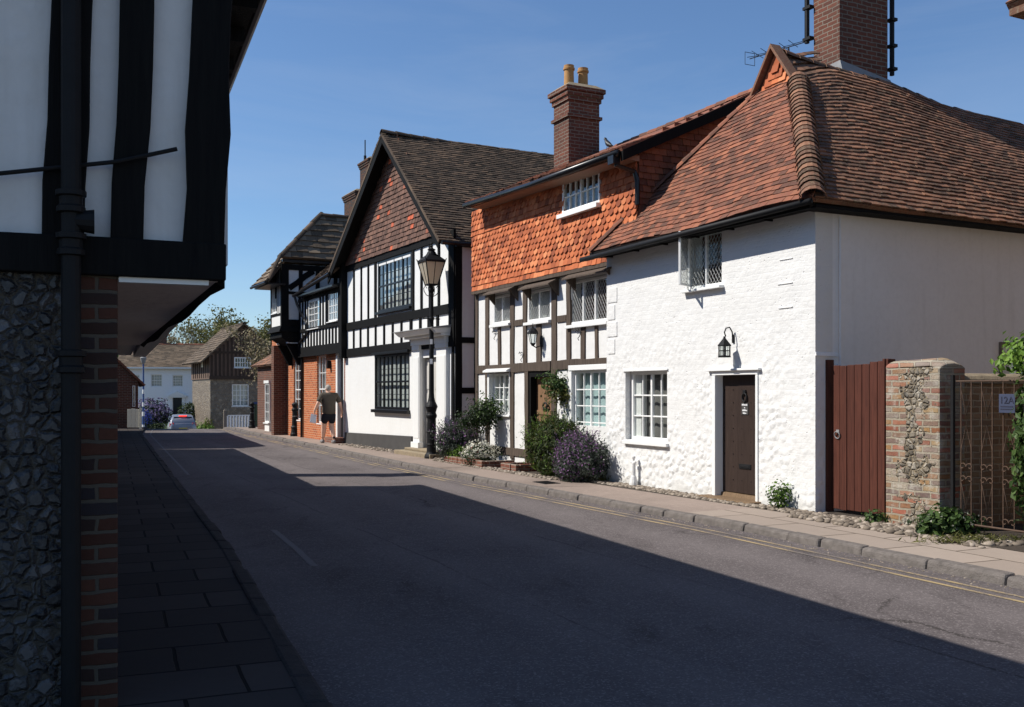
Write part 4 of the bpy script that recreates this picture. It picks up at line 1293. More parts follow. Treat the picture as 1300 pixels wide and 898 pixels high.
for k in range(0, nb - 1, 2):
    a, b = xsb[k], xsb[k + 1]
    mid = (a + b) / 2; m = MB()
    m.tube([(a, 0, zt - .10), (mid, 0, zt - .38), (b, 0, zt - .10)], .006, 5); m.tube([(a, 0, .95), (mid, 0, 1.22), (b, 0, .95)], .006, 5); m.tube([(a, 0, zb + .45), (mid, 0, zb + .15), (b, 0, zb + .45)], .006, 5)
    for cz_ in (zb + .07, .62, .66 + .1):
        m.tube(scroll(mid - .045, cz_, .045, 1), .006, 5); m.tube(scroll(mid + .045, cz_, .045, -1), .006, 5)
    m.build('scrollwork', M['rust_iron'], t)
m = MB(); m.box(-.065, -.03, -.015, .02, 0, zt + .07); m.build('post', M['iron'], t)
sx0, sx1 = f1.X(1268, iy - .03) - ix0, f1.X(1288.5, iy - .03) - ix0
sz0, sz1 = f1.Z(1278, 524.5, iy - .03), f1.Z(1278, 500.5, iy - .03)
m = MB(); m.box(sx0, sx1, -.03, -.022, sz0, sz1); sp = m.build('number_plate', M['slate_blue'], t, bevel=.003)
text_mesh(sp, '12A', (sz1 - sz0) * .52, (sx0 + sx1) / 2, -.0325, sz0 + (sz1 - sz0) * .66, M['ink'], 'lettering')
m = MB()
for k in range(2):
    zz = sz0 + (sz1 - sz0) * (.34 - .14 * k)
    m.box(sx0 + .02, sx1 - .02, -.0325, -.0301, zz - .006, zz + .006)
m.build('small_print', M['ink'], sp)

# neighbouring house beyond the frame on the right: only its eaves corner shows
n0 = f1.X(1318, 0)
f0 = Fr(f1.w(n0, 0)[:2], f1.u)
t = thing('brick_house', 'brick house whose tiled eaves corner pokes in at the top right of the picture', 'house', f0)
zz = f0.px(1284, 8, -.22)
m = MB(); m.wall(0, 6, -.2, zz[1] - .06, [(1.2, 2.2, .9, 2.1), (3.6, 4.6, .9, 2.1), (1.2, 2.2, 3.1, 4.3), (3.6, 4.6, 3.1, 4.3)], 0, .25)
m.box(0, .25, .251, 8, -.2, zz[1] - .06); m.box(5.75, 6, .251, 8, -.2, zz[1] - .06); m.box(.251, 5.74, 7.75, 8, -.2, zz[1] - .06)
m.build('wall', M['brick_garden'], t)
for a in (1.2, 3.6):
    for b in (.9, 3.1):
        window(t, a, a + 1, b, b + 1.2, .06, cols=2, rows=3)
m = MB(); m.box(.4, 5.6, .8, 7.5, -.1, zz[1] - .1); m.build('interior', M['interior'], t)
m = MB(); tile_slope(m, (zz[0], -.3, zz[1]), (6.2, -.3, zz[1]), (zz[0], 4, zz[1] + 3.6), (6.2, 4, zz[1] + 3.6), gauge=.12, tw=.2)
m.slab([(zz[0], 8.3, zz[1]), (6.2, 8.3, zz[1]), (6.2, 4, zz[1] + 3.6), (zz[0], 4, zz[1] + 3.6)], .08)
for q in (.1, 5.9):
    m.face([(q, 0, zz[1] - .08), (q, 8, zz[1] - .08), (q, 4, zz[1] + 3.5)])
m.box(zz[0] + .02, 6.1, -.28, .05, zz[1] - .12, zz[1] - .05)
m.build('roof', M['tile_brown'], t, recalc=False)
# ---------------------------------------------------------------- tile-hung house (R2)
f2 = Fr((A[0] + .896 * .15 - .445 * 5.92, A[1] + .445 * .15 + .896 * 5.92), (.445, -.896))
W2 = 6.80
h = thing('tile_hung_house', 'house with orange fish-scale tiles hung above weathered timbers and white panels', 'house', f2)
ZH = 3.90
# openings by what the photo shows: (left px, right px, mid px, top y, bottom y)
X2, Z2 = f2.X, f2.Z


def op(l, r, t, b, c=0.0):
    mid = (l + r) / 2
    return (X2(l, c), X2(r, c), Z2(mid, b, c), Z2(mid, t, c))


wa, wb, wc_ = op(626.5, 648.5, 373.5, 411, 0), op(670, 699.5, 366.5, 407.5, 0), op(723.5, 773, 352, 410, 0)
wd, we = op(622.5, 648, 474, 526, 0), op(727, 769, 470, 541, 0)
do = op(671, 701, 471, 572, 0); do = (do[0], do[1], -.1, do[3])
m = MB(); m.wall(0, W2, -.2, ZH + .1, [wa, wb, wc_, wd, we, do], 0, .25)
m.build('wall', M['white'], h)
m = MB(); m.box(.3, W2 - .3, 1.0, 5.5, -.1, 5.4); m.build('interior', M['interior'], h)
up = op(713.5, 761, 222, 265, -.12)
m = MB(); m.wall(0, W2, ZH + .101, 5.75, [up], -.08, .25)
m.box(0, .2, .171, 5.8, -.2, 5.7); m.box(W2 - .2, W2 - .002, .171, 5.8, ZH, 5.7); m.box(.201, W2 - .21, 5.6, 5.8, -.2, 5.7)
m.build('wall', M['tile_cheek'], h)
hm = MB()
zb2, za2 = ZH, Z2(690, 232, -.1)
fl2 = MB()
rowsn = int((5.72 - ZH) / .115)
kf = lambda r: 'flat' if r in (0, 1, 11, 12) else 'club'
hung_tiles(hm, -.01, W2 + .02, ZH, 5.72, -.085, kf, tw=.163, gauge=.115, holes=[up], rng=random.Random(31))
hm.build('hung_tiles', M['tile_hung'], h, recalc=False)
m = MB(); m.box(-.01, W2 + .02, -.13, -.03, ZH - .075, ZH - .005); m.build('bressumer', M['oak'], h)
# cheek, hung with dark tiles
ck2 = MB(tf=lambda p: (W2 + .0 - (p[1]), p[0], p[2]))
hung_tiles(ck2, -.08, 5.6, 4.0, 7.2, .0, lambda r: 'flat', gauge=.11, clip=lambda x, z: z < 5.62 + .475 * (min(x, 2.9 - (x - 2.9) if x > 2.9 else x) + .4), rng=random.Random(12))
ck2.build('cheek_tiles', M['tile_cheek'], h, recalc=False)
m = MB(); m.face([(W2 - .01, -.08, 5.6), (W2 - .01, 5.6, 5.6), (W2 - .01, 2.9, 7.1)]); m.face([(.05, -.08, 5.6), (.05, 5.6, 5.6), (.05, 2.9, 7.1)]); m.build('gable_wall', M['tile_cheek'], h)
# roof
e0, e1 = f2.px(593, 259, -.5), f2.px(788, 191.5, -.5)
rz2 = 7.25
rm = MB()
sg2 = sagfn(.04, .6, 8.0)
tile_slope(rm, (e0[0] - .1, -.5, e0[1] + .03), (W2 + .16, -.5, e1[1] + .03), (e0[0] - .1, 2.9, rz2), (W2 + .16, 2.9, rz2), gauge=.11, tw=.165, sag=sg2, rng=random.Random(41), jit=.012)
rm.slab([(e0[0] - .1, 6.1, 5.6), (W2 + .16, 6.1, 5.6), (W2 + .16, 2.9, rz2), (e0[0] - .1, 2.9, rz2)], .08)
r2 = rm.build('roof', M['tile_red'], h, recalc=False)
m = MB(); half_round(m, [(e0[0] - .1, 2.9, rz2), (W2 + .1, 2.9, rz2)], r=.12); m.build('ridge_tiles', M['tile_red'], r2, recalc=False)
m = MB(); zc = Z2(690, 240, -.3)
m.hexa([(e0[0] + .1, -.46, e0[1] - .10), (W2 + .06, -.46, e1[1] - .10), (W2 + .06, -.081, e1[1] - .12), (e0[0] + .1, -.081, e0[1] - .12)], [(e0[0] + .1, -.46, e0[1] - .06), (W2 + .06, -.46, e1[1] - .06), (W2 + .06, -.081, e1[1] - .02), (e0[0] + .1, -.081, e0[1] - .02)])
m.build('soffit', M['fascia'], h)
m = MB(); m.tube([(e0[0] - .08, -.53, e0[1] - .03), (lerp(e0[0], W2, .5), -.53, f2.px(690, 227, -.53)[1] - .02), (W2 + .10, -.53, e1[1] - .03)], .058, 10); m.build('gutter', M['black_paint'], h, smooth=True)
m = MB()
m.hexa([(W2 + .10, -.48, e1[1] - .17), (W2 + .17, -.48, e1[1] - .17), (W2 + .17, 2.9, rz2 - .22), (W2 + .10, 2.9, rz2 - .22)], [(W2 + .10, -.48, e1[1] + .01), (W2 + .17, -.48, e1[1] + .01), (W2 + .17, 2.9, rz2 - .03), (W2 + .10, 2.9, rz2 - .03)])
m.build('bargeboard', M['black_wood'], h)
m = MB(); m.tube([(W2 - .05, -.53, e1[1] - .06), (W2 + .0, -.50, e1[1] - .22), (W2 + .03, -.16, e1[1] - .30), (W2 + .05, -.12, e1[1] - .45), (W2 + .05, -.12, 4.75)], .042, 8)
m.box(W2 - .12, W2 + .05, -.60, -.46, e1[1] - .20, e1[1] - .06); m.build('downpipe', M['black_paint'], h)
# stack
c0, c1 = f2.X(703, 1.3), f2.X(722, 1.3)
ct = f2.px(722, 108, 1.3)[1]
cy1_ = f2.pxx(761, 108, c1)[0]
chimney(h, c0, c1, 1.3, cy1_, 5.8, ct, 'brick_dark', [((c0 + c1) / 2, 1.50, .115, .50), ((c0 + c1) / 2 + .02, 1.3 + (cy1_ - 1.3) * .70, .115, .48)], bands=(.62, 1.75))
# timbers
m = MB(); rt = random.Random(13)
zr0, zr1 = Z2(690, 471), Z2(690, 460.5)
T = lambda px, w_, za, zb: m.timber((X2(px), za), (X2(px) + rt.uniform(-.025, .025), zb), w_ * 1.18, -.028, .02, .010, 6, rt)
zt_ = ZH - .08
T(619.5, .16, .1, zt_); T(651, .15, zr1, zt_); T(667.3, .14, zr1, zt_); T(704, .17, -.05, zt_); T(723, .13, zr1, zt_)
T(635, .11, zr1, wa[2] - .06); T(685, .17, zr1, wb[2] - .06); T(741, .13, zr1, wc_[2] - .06); T(758.5, .09, zr1, wc_[2] - .06)
T(651, .15, .15, zr0); T(669.8, .14, -.05, zr0); T(606.3, .12, .1, zt_)
m.timber((0, (zr0 + zr1) / 2), (X2(700), (zr0 + zr1) / 2 + .01), zr1 - zr0 + .03, -.033, .02, .014, 8, rt)
m.timber((X2(707), (zr0 + zr1) / 2 + .01), (W2 - .6, (zr0 + zr1) / 2 + .03), zr1 - zr0 + .02, -.033, .02, .014, 6, rt)
zl = Z2(659, 410); m.timber((X2(654), zl), (X2(664.5), zl), .13, -.026, .02); zl = Z2(713, 405); m.timber((X2(708), zl), (X2(719.5), zl), .13, -.026, .02)
m.timber((.05, .3), (X2(670), .3), .16, -.03, .02, .012, 6, rt)
m.build('timber_frame', M['oak'], h, bevel=.006)
# windows with little board hoods
for q, n_, ld_ in ((wa, 2, .075), (wb, 2, .075), (wc_, 3, .085)):
    window(h, q[0], q[1], q[2], q[3] - .02, .0, mull=n_, lead=ld_, fw=.05, sill=.07, sill_out=.09, dep=.07, curtain=('curtain', 'full') if n_ == 2 else None, glass='glass_bright')
for l, r_, c in ((616, 649, wa), (661, 700, wb), (716.5, 773.5, wc_)):
    a, b = X2(l, -.2), X2(r_, -.2)
    zq = c[3]
    m = MB(); m.hexa([(a, -.27, zq - .02), (b, -.27, zq - .02), (b, .0, zq + .115), (a, .0, zq + .115)], [(a, -.27, zq + .015), (b, -.27, zq + .015), (b, .0, zq + .155), (a, .0, zq + .155)])
    for x_ in (a + .05, b - .10):
        m.hexa([(x_, -.20, zq - .015), (x_ + .05, -.20, zq - .015), (x_ + .05, -.0, zq - .22), (x_, -.0, zq - .22)], [(x_, -.22, zq + .02), (x_ + .05, -.22, zq + .02), (x_ + .05, -.0, zq + .11), (x_, -.0, zq + .11)])
    m.build('window_hood', M['oak'], h, bevel=.004)
window(h, up[0], up[1], up[2], up[3], -.12, cols=6, rows=2, mull=2, fw=.055, sill=.09, sill_out=.10, bw=.02, dep=.08)
window(h, wd[0], wd[1], wd[2], wd[3], .08, cols=4, rows=3, mull=2, fw=.05, sill=.05, sill_out=.14, bw=.02, curtain=('curtain', 'full'))
window(h, we[0], we[1], we[2] - .3, we[3], .04, cols=4, rows=4, mull=2, fw=.055, sill=.05, bw=.022, curtain=('blue_curtain', 'full'))
m = MB(); m.box(wd[0] - .10, wd[0] - .001, -.035, .0, wd[2] - .05, wd[3] + .02); m.box(wd[1] + .001, wd[1] + .03, -.035, .0, wd[2] - .05, wd[3] + .02)
m.hexa([(wd[0] - .14, -.13, wd[3] + .02), (wd[1] + .06, -.13, wd[3] + .02), (wd[1] + .06, 0, wd[3] + .02), (wd[0] - .14, 0, wd[3] + .02)], [(wd[0] - .14, -.13, wd[3] + .06), (wd[1] + .06, -.13, wd[3] + .06), (wd[1] + .06, 0, wd[3] + .12), (wd[0] - .14, 0, wd[3] + .12)])
m.build('window_surround', M['white_paint'], h, bevel=.006); m = MB(); m.box(we[0] - .10, we[0] - .001, -.03, .0, we[2] - .3, we[3]); m.box(we[0] - .10, we[1] + .1, -.045, .0, we[3] + .001, we[3] + .10)
m.build('window_surround', M['white_paint'], h, bevel=.006)
# door, set deep
m = MB(); m.box(do[0], do[0] + .10, .0, .24, -.1, do[3] - .12); m.box(do[0], do[1], .0, .24, do[3] - .119, do[3]); m.build('door_frame', M['black_wood'], h)
m = MB(); dx0, dx1 = do[0] + .101, do[1] - .01
nb = 4
for k in range(nb):
    a, b = lerp(dx0, dx1, k / nb), lerp(dx0, dx1, (k + 1) / nb) - .006
    m.box(a, b, .14, .19, .05, do[3] - .125)
for z_ in (.12, .98, 1.12):
    m.box(dx0, dx1 - .01, .120, .139, z_, z_ + .09)
dd = m.build('door', M['door_oak'], h, bevel=.005)
m = MB(); cx_ = (dx0 + dx1) / 2; m.tube([(cx_ + .085 * cos(q), .09, 1.30 + .06 * sin(q)) for q in [2 * pi * i / 16 for i in range(16)]], .02, 6, closed=True); m.box(cx_ - .12, cx_ + .12, .10, .125, 1.20, 1.25); m.build('knocker', M['iron'], dd)
# carriage lantern and curly hooks on the wall
lx, lz = X2(683.5, -.02), Z2(676.5, 420, -.2)
ly = -.20; lcx = X2(676.5, -.20)
m = MB(); m.box(lcx + .05, lcx + .11, -.06, -.029, lz - .33, lz - .10)
m.tube([(lcx + .08, -.05, lz - .30), (lcx + .04, -.15, lz - .34), (lcx, ly, lz - .30)], .014, 6); m.lathe([(.02, -.31), (.035, -.29), (.05, -.265), (.05, -.25)], (lcx, ly, lz), 6)
for k in range(6):
    q = pi / 3 * k
    m.tube([(lcx + .05 * cos(q), ly + .05 * sin(q), lz - .26), (lcx + .095 * cos(q), ly + .095 * sin(q), lz - .06)], .006, 4)
m.lathe([(.115, -.065), (.11, -.05), (.095, -.01), (.05, .045), (.025, .06), (.02, .08), (.012, .085), (.005, .15)], (lcx, ly, lz), 6)
l2 = m.build('carriage_lantern', M['iron'], h)
m = MB(); m.lathe([(.045, -.255), (.088, -.062)], (lcx, ly, lz), 6, .0); m.build('lantern_glass', M['glass'], l2)
for px_, py_ in ((627, 422), (661, 449), (733.5, 421)):
    a = X2(px_, -.05); z_ = Z2(px_, py_, -.05)
    m = MB(); m.tube([(a - .12, -.03, z_), (a - .05, -.05, z_ + .035), (a + .0, -.05, z_ + .0), (a + .04, -.05, z_ + .03), (a + .10, -.04, z_ - .01), (a + .06, -.05, z_ - .10), (a - .0, -.05, z_ - .13), (a + .04, -.05, z_ - .17)], .008, 5); m.build('wall_hook', M['iron'], h)

# bird on the roof edge
bx = f2.X(772.5, -.15)
bz = f2.Z(772.5, 189, -.15)
t = thing('bird', 'small black bird perched on the roof edge to the right of the two-pot chimney', 'bird', None, f2.w(bx, -.15, bz), f2.ang)
m = MB()
secs = [(-.19, .012, .030), (-.12, .030, .05), (-.04, .058, .085), (.04, .065, .125), (.09, .052, .175), (.115, .036, .21), (.135, .040, .235), (.155, .036, .245), (.172, .018, .243), (.21, .003, .236)]
prev = None
for (s_, r_, z_) in secs:
    ring = [m.P((s_ * .9, r_ * cos(2 * pi * i / 10), z_ + r_ * 1.05 * sin(2 * pi * i / 10))) for i in range(10)]
    if prev:
        for i in range(10):
            m.f.append([prev[i], prev[(i + 1) % 10], ring[(i + 1) % 10], ring[i]])
    else:
        m.f.append(ring)
    prev = ring
m.f.append(prev[::-1])
for sx in (-1, 1):
    m.tube([(.02, sx * .025, .075), (.03, sx * .025, .0), (.06, sx * .03, -.004)], .006, 5)
m.build('body', M['bird'], t, smooth=True)
for o_ in t.children:
    o_.rotation_euler = (0, 0, pi); o_.scale = (.8, .8, .8)

# ---------------------------------------------------------------- timber-framed gabled house (R3)
f3 = Fr((-1.345, 23.6), (.468, -.884))
h = thing('gabled_house', 'black and white timber framed house with brown tile hung gable and black windows', 'house', f3)
X3, Z3 = f3.X, f3.Z
WL = -8.15
zbeam0, zbeam1 = Z3(480, 449), Z3(480, 439)
zr0, zr1 = Z3(480, 411) - .05, Z3(480, 403)
zg3 = Z3(500, 318)
uwin = (X3(480), X3(522.5), Z3(501, 392.5), Z3(500, 318) - .18); gwin = (X3(476), X3(520), Z3(498, 520), Z3(498, 449.5))
pdo = (X3(535), X3(558), -.1, 2.45)
m = MB(); m.wall(WL, 0, -.2, 5.14, [uwin, gwin, pdo], 0, .25); m.box(-.25, -.001, .251, 9, -.2, 5.08); m.box(WL, WL + .25, .251, 9, -.2, 5.1); m.box(WL + .251, -.26, 8.7, 9, -.2, 5.1)
m.build('wall', M['white_smooth'], h)
m = MB(); m.box(WL + .5, -.5, 1.0, 8.4, -.1, 5.3); m.build('interior', M['interior'], h)
ap = f3.px(484, 168, -.45); rfp = f3.px(556, 303, -.45); lfp = f3.px(415.5, 348, -.45)
xa, za = ap
rsl = (za - rfp[1]) / (rfp[0] - xa); lsl = (za - lfp[1]) / (xa - lfp[0])
# gable
gm = MB()
under = lambda x, z: z < (za - .12 - (x - xa) * rsl if x > xa else za - .12 - (xa - x) * lsl)
xR = lambda z: min(-.001, xa + (za - .1 - z) / rsl); xL_ = lambda z: max(WL, xa - (za - .1 - z) / lsl)
m = MB(); m.prism([(WL, 5.141), (-.001, 5.141), (xR(zg3), zg3), (xL_(zg3), zg3)], 0, .2); m.build('gable_panel', M['white_smooth'], h)
m = MB(); m.prism([(xL_(zg3), zg3), (xR(zg3), zg3), (xa, za - .1)], -.02, .2); m.build('gable_wall', M['tile_gable'], h)
hung_tiles(gm, WL + .02, -.02, zg3, za, -.03, lambda r: 'flat', tw=.20, gauge=.125, clip=under, rng=random.Random(17))
gm.build('gable_tiles', M['tile_gable'], h, recalc=False)
rg3 = f3.pxx(700, 205, xa)
BK = 9.2
rm = MB(); sg3 = sagfn(.05, .35, 5.5)
zrb = lerp(za, rg3[1], (BK + .45) / (rg3[0] + .45))
tile_slope(rm, (rfp[0] + .05, -.45, rfp[1] - .05), (rfp[0] + .05, BK, rfp[1] - .05), (xa, -.45, za), (xa, BK, zrb), gauge=.105, tw=.18, sag=sg3, rng=random.Random(18), jit=.008)
r3 = rm.build('roof', M['tile_dark'], h, recalc=False)
m = MB(); tile_slope(m, (lfp[0], -.45, lfp[1]), (lfp[0], BK, lfp[1]), (xa, -.45, za), (xa, BK, zrb), gauge=.12, tw=.2, rng=random.Random(19), jit=.008)
m.build('roof', M['tile_dark'], h, recalc=False)
m = MB(); half_round(m, [(xa, -.45, za + .02), (xa, BK, zrb + .02)], r=.13, seg_len=.4); m.build('ridge_tiles', M['tile_dark'], r3, recalc=False)
m = MB()
for (fx, fz) in ((rfp[0], rfp[1]), (lfp[0], lfp[1])):
    a, b = V((fx, -.44, fz - .07)), V((xa, -.44, za - .07))
    y_ = V((0, .045, 0)); n_ = V((0, 0, -.24)) if fx < xa else V((0, 0, -.20))
    m.hexa([a + n_, b + n_, b + n_ + y_, a + n_ + y_], [a, b, b + y_, a + y_])
    y2 = V((0, .43, 0))
    m.hexa([a + V((0, .046, -.05)), b + V((0, .046, -.05)), b + y2 + V((0, 0, -.05)), a + y2 + V((0, 0, -.05))], [a + V((0, .046, -.01)), b + V((0, .046, -.01)), b + y2 + V((0, 0, -.01)), a + y2 + V((0, 0, -.01))])
m.build('bargeboard', M['black_wood'], r3)
m = MB(); m.tube([(rfp[0] + .10, -.4, rfp[1] - .10), (rfp[0] + .10, BK, rfp[1] - .12)], .05, 8); m.box(-.001, rfp[0] + .06, -.01, BK, rfp[1] - .16, rfp[1] - .11); m.build('gutter', M['black_paint'], h)
# frame
m = MB(); rt = random.Random(23)
def T3(px, w_, za_, zb_, y_=-.035):
    m.timber((X3(px), za_), (X3(px), zb_), w_, y_, .02, .006, 5, rt)
zgb = zg3 - .02
H3 = lambda z, w_, a=WL, b=0, y_=-.045: m.timber((a, z), (b, z), w_, y_, .02, .008, 10, rt)
H3((zbeam0 + zbeam1) / 2, zbeam1 - zbeam0 + .02); H3((zr0 + zr1) / 2, zr1 - zr0); H3(zgb - .07, .17)
for px in (450, 459.3, 468.2):
    T3(px, .085, zr1, zgb - .15)
for px in (449.7, 458.3, 467.8, 477.5, 488.3, 499.2, 510.3):
    T3(px, .095, zbeam1, zr0)
T3(477.3, .15, zr1, zgb - .15); T3(525.2, .12, zr1, zgb - .15); T3(522.5, .15, zbeam1, zr0)
for px in (535.8, 546.5, 557.8):
    T3(px, .10, zr1, zgb - .15); T3(px - 1.5, .12, zbeam1, zr0)
m.timber((WL + .07, zbeam0 - .05), (WL + .07, zgb + .1), .26, -.19, .02, .006, 6, rt); m.timber((-.10, -.1), (-.10, zbeam0), .12, -.03, .02, .004); m.timber((-.17, zbeam1), (-.17, zgb - .15), .32, -.036, .02, .006)
m.build('timber_frame', M['black_wood'], h, bevel=.006)
# side return towards the tile-hung house
m = MB(tf=lambda p: (.0 - p[1], p[0], p[2]))
sh = f3.pxx(596, 460, 0)[0]
for z_ in (Z3(585, 431), Z3(585, 496)):
    m.timber((0, z_), (.6, z_), .14, -.03, .02, .006)
m.timber((.08, 0), (.08, 5.2), .17, -.034, .02, .006); m.timber((.60, -.1), (.60, 5.2), .2, -.036, .02, .006)
m.build('timber_frame', M['black_wood'], h)
# windows
window(h, uwin[0], uwin[1], uwin[2], uwin[3], -.01, cols=8, rows=4, mull=4, tier=1, fm='black_paint', fw=.06, bw=.016, sill=.08, sill_out=.09, glass='glass', curtain=('curtain', 'full'))
window(h, gwin[0], gwin[1], gwin[2], gwin[3], -.01, cols=8, rows=4, mull=4, tier=1, fm='black_paint', fw=.065, bw=.016, sill=.10, sill_out=.10, glass='glass', curtain=('curtain', 'full'))
m = MB(); m.box(gwin[0] - .06, gwin[1] + .08, -.10, .01, gwin[3] + .002, gwin[3] + .075); m.build('window_head', M['black_paint'], h)
# plinth
m = MB(); m.prism([(WL + .05, -.1), (X3(524.5), -.1), (X3(524.5), .43), (WL + .05, .34)], -.05, .01); m.build('plinth', M['plinth'], h, bevel=.015)
# porch: pilasters, entablature, pale door
pz = Z3(540, 437, -.2)
m = MB()
pa, pb, pc, pd_ = X3(528), X3(536.5), X3(557.5), X3(570.5)
for a, b in ((pa, pb), (pc, pd_)):
    m.box(a - .02, b + .03, -.14, .0, -.05, .30); m.box(a + .02, b, -.09, .0, .301, pz - .12); m.box(a + .06, b - .04, -.102, -.089, .40, pz - .3); m.box(a - .01, b + .02, -.12, .0, pz - .119, pz)
m.box(pa - .03, pd_ + .04, -.14, .0, pz + .001, pz + .16); m.box(pa - .12, pd_ + .12, -.28, .0, pz + .161, pz + .22)
m.hexa([(pa - .18, -.40, pz + .221), (pd_ + .13, -.40, pz + .221), (pd_ + .13, 0, pz + .221), (pa - .18, 0, pz + .221)], [(pa - .26, -.50, pz + .33), (pd_ + .16, -.50, pz + .33), (pd_ + .16, 0, pz + .36), (pa - .26, 0, pz + .36)])
po = m.build('porch', M['white_paint'], h, bevel=.008)
m = MB(); m.hexa([(pa - .28, -.53, pz + .332), (pd_ + .18, -.53, pz + .332), (pd_ + .18, -.03, pz + .362), (pa - .28, -.03, pz + .362)], [(pa - .28, -.53, pz + .35), (pd_ + .18, -.53, pz + .35), (pd_ + .18, -.03, pz + .42), (pa - .28, -.03, pz + .42)]); m.build('porch_lead', M['lead'], po)
m = MB(); m.box(pdo[0] + .02, pdo[1] - .02, .10, .15, .08, pdo[3] - .02)
for a, b in ((.2, .9), (1.0, 1.55), (1.65, 2.25)):
    for q in (.1, .55):
        m.box(lerp(pdo[0], pdo[1], q), lerp(pdo[0], pdo[1], q + .35), .085, .099, a, b)
dd = m.build('door', M['grey_paint'], h, bevel=.006)
m = MB(); m.lathe([(.03, 0), (.035, .02), (.02, .04)], (0, 0, 0), 10); m.build('door_knob', M['lead'], dd).location = (pdo[1] - .15, .07, 1.05)
m = MB(); m.box(pa - .15, pd_ + .1, -.55, .02, -.05, .10); m.box(pa - .05, pd_ + .0, -.30, .09, .101, .16); m.build('doorstep', M['stone_coping'], h, bevel=.015)
# stacks far behind the gable (on the same roof)
cxl = f3.X(457, 6.5); zq = f3.px(460, 206, 6.5)[1]
ca = chimney(h, cxl, f3.X(469, 6.5), 6.5, 7.2, 5, zq, 'brick_quoin', [], bands=())
m = MB(); q_ = f3.px(463.5, 178, 6.6); m.tube([(q_[0], 6.6, zq), (q_[0], 6.6, q_[1])], .03, 6); m.tube([(q_[0], 6.6, zq), (q_[0], 6.6, zq + .3)], .07, 8); m.build('flue_pipe', M['iron'], ca)

# ---------------------------------------------------------------- link house (R4) and jettied black house (R5)
XL4 = f3.X(384, 0)
f4 = Fr(f3.w(XL4, 0)[:2], f3.u)
W4 = WL - XL4 - .01
h = thing('jettied_cottage', 'narrow cottage of orange brick below black and white timbers beside the tall gable', 'cottage', f4)
X4, Z4 = f4.X, f4.Z
zj0, zj1 = Z4(415, 449), Z4(415, 440)
ez4 = f4.px(400, 358, -.4)
sw = (X4(402.5), X4(414), .55, Z4(408, 451)); dw = (X4(427), X4(437.5), -.1, Z4(432, 446))
w1, w2 = (X4(396.5), X4(411), Z4(404, 417), Z4(404, 381)), (X4(422.5), X4(434.5), Z4(428, 408), Z4(428, 369))
m = MB(); m.wall(0, W4, -.2, zj0, [sw, dw], 0, .22); m.box(0, .2, .221, 5, -.2, zj0); m.box(.201, W4 - .01, 4.8, 5, -.2, zj0); m.build('wall', M['brick_orange'], h)
m = MB(); m.wall(0, W4, zj0 + .001, 4.95, [w1, w2], -.12, .22); m.box(0, .2, .101, 5, zj0 + .001, 4.95); m.box(.201, W4 - .01, 4.8, 5, zj0 + .001, 4.95); m.build('wall', M['white_smooth'], h)
m = MB(); m.box(.4, W4 - .4, .9, 4.7, -.1, 4.8); m.build('interior', M['interior'], h)
m = MB()
def H4(z, w_): m.timber((0, z), (W4, z), w_, -.165, -.10, .008, 8, rt)
H4((zj0 + zj1) / 2 + .0, zj1 - zj0 + .10); zs4 = Z4(415, 415.5); H4(zs4, .12); zu4 = Z4(415, 374); H4(zu4, .12); H4(4.92, .10)
for k in range(14):
    x_ = W4 * (k + .5) / 14
    m.timber((x_, zj1 + .05), (x_, zs4 - .05), .11, -.155, -.10, .006, 3, rt); m.timber((x_, zu4 + .05), (x_, 4.9), .09, -.155, -.10, .006, 2, rt)
    if not (w1[0] - .03 < x_ < w1[1] + .03 or w2[0] - .03 < x_ < w2[1] + .03):
        m.timber((x_, zs4 + .05), (x_, zu4 - .05), .10, -.155, -.10, .006, 3, rt)
for q in (w1[0] - .05, w1[1] + .05, w2[0] - .05, w2[1] + .05):
    m.timber((q, zs4 + .05), (q, zu4 - .05), .09, -.156, -.10, .006, 3, rt)
m.box(.05, W4 - .02, -.118, -.002, zj0 - .03, zj0 + .0)
m.build('timber_frame', M['black_wood'], h, bevel=.006)
for q in (w1, w2):
    window(h, q[0], q[1], q[2], q[3], -.14, cols=4, rows=4, mull=2, fw=.05, bw=.022, sill=.04, glass='glass_bright', curtain=('curtain', 'full'))
window(h, sw[0], sw[1], sw[2], sw[3], .06, cols=3, rows=4, tier=1, fw=.05, bw=.022, glass='glass_bright', curtain=('curtain', 'full'))
m = MB(); m.box(dw[0], dw[0] + .16, -.02, .12, -.02, dw[3] - .11); m.box(dw[1] - .07, dw[1], -.02, .12, -.02, dw[3] - .11); m.box(dw[0], dw[1], -.021, .12, dw[3] - .109, dw[3]); m.build('door_frame', M['white_paint'], h)
m = MB(); m.box(dw[0] + .161, dw[1] - .071, .10, .15, .12, dw[3] - .112); 
dd = m.build('door', M['black_paint'], h); m = MB(); m.box(dw[0] + .22, dw[1] - .14, .085, .099, .25, .95); m.box(dw[0] + .22, dw[1] - .14, .085, .099, 1.1, dw[3] - .25); m.build('door_panel', M['black_paint'], dd, bevel=.006)
m = MB(); m.box(dw[0] - .25, dw[1] + .05, -.30, .1, -.05, .16); m.build('doorstep', M['brick_edging'], h, bevel=.01)
m = MB(); q = f4.px(419, 463, -.02); m.box(q[0] - .07, q[0] + .07, -.13, -.001, q[1] - .13, q[1] + .13); m.build('bell_box', M['iron'], h, bevel=.015)
e4 = f4.px(376, 374, -.4); e4b = f4.px(417, 347, -.4)
m = MB(); tile_slope(m, (e4[0], -.42, e4[1]), (W4 + .05, -.42, e4b[1]), (e4[0], 1.25, e4[1] + 1.5), (W4 + .05, 1.25, e4b[1] + 1.4), gauge=.12, tw=.2, rng=random.Random(33), jit=.01)
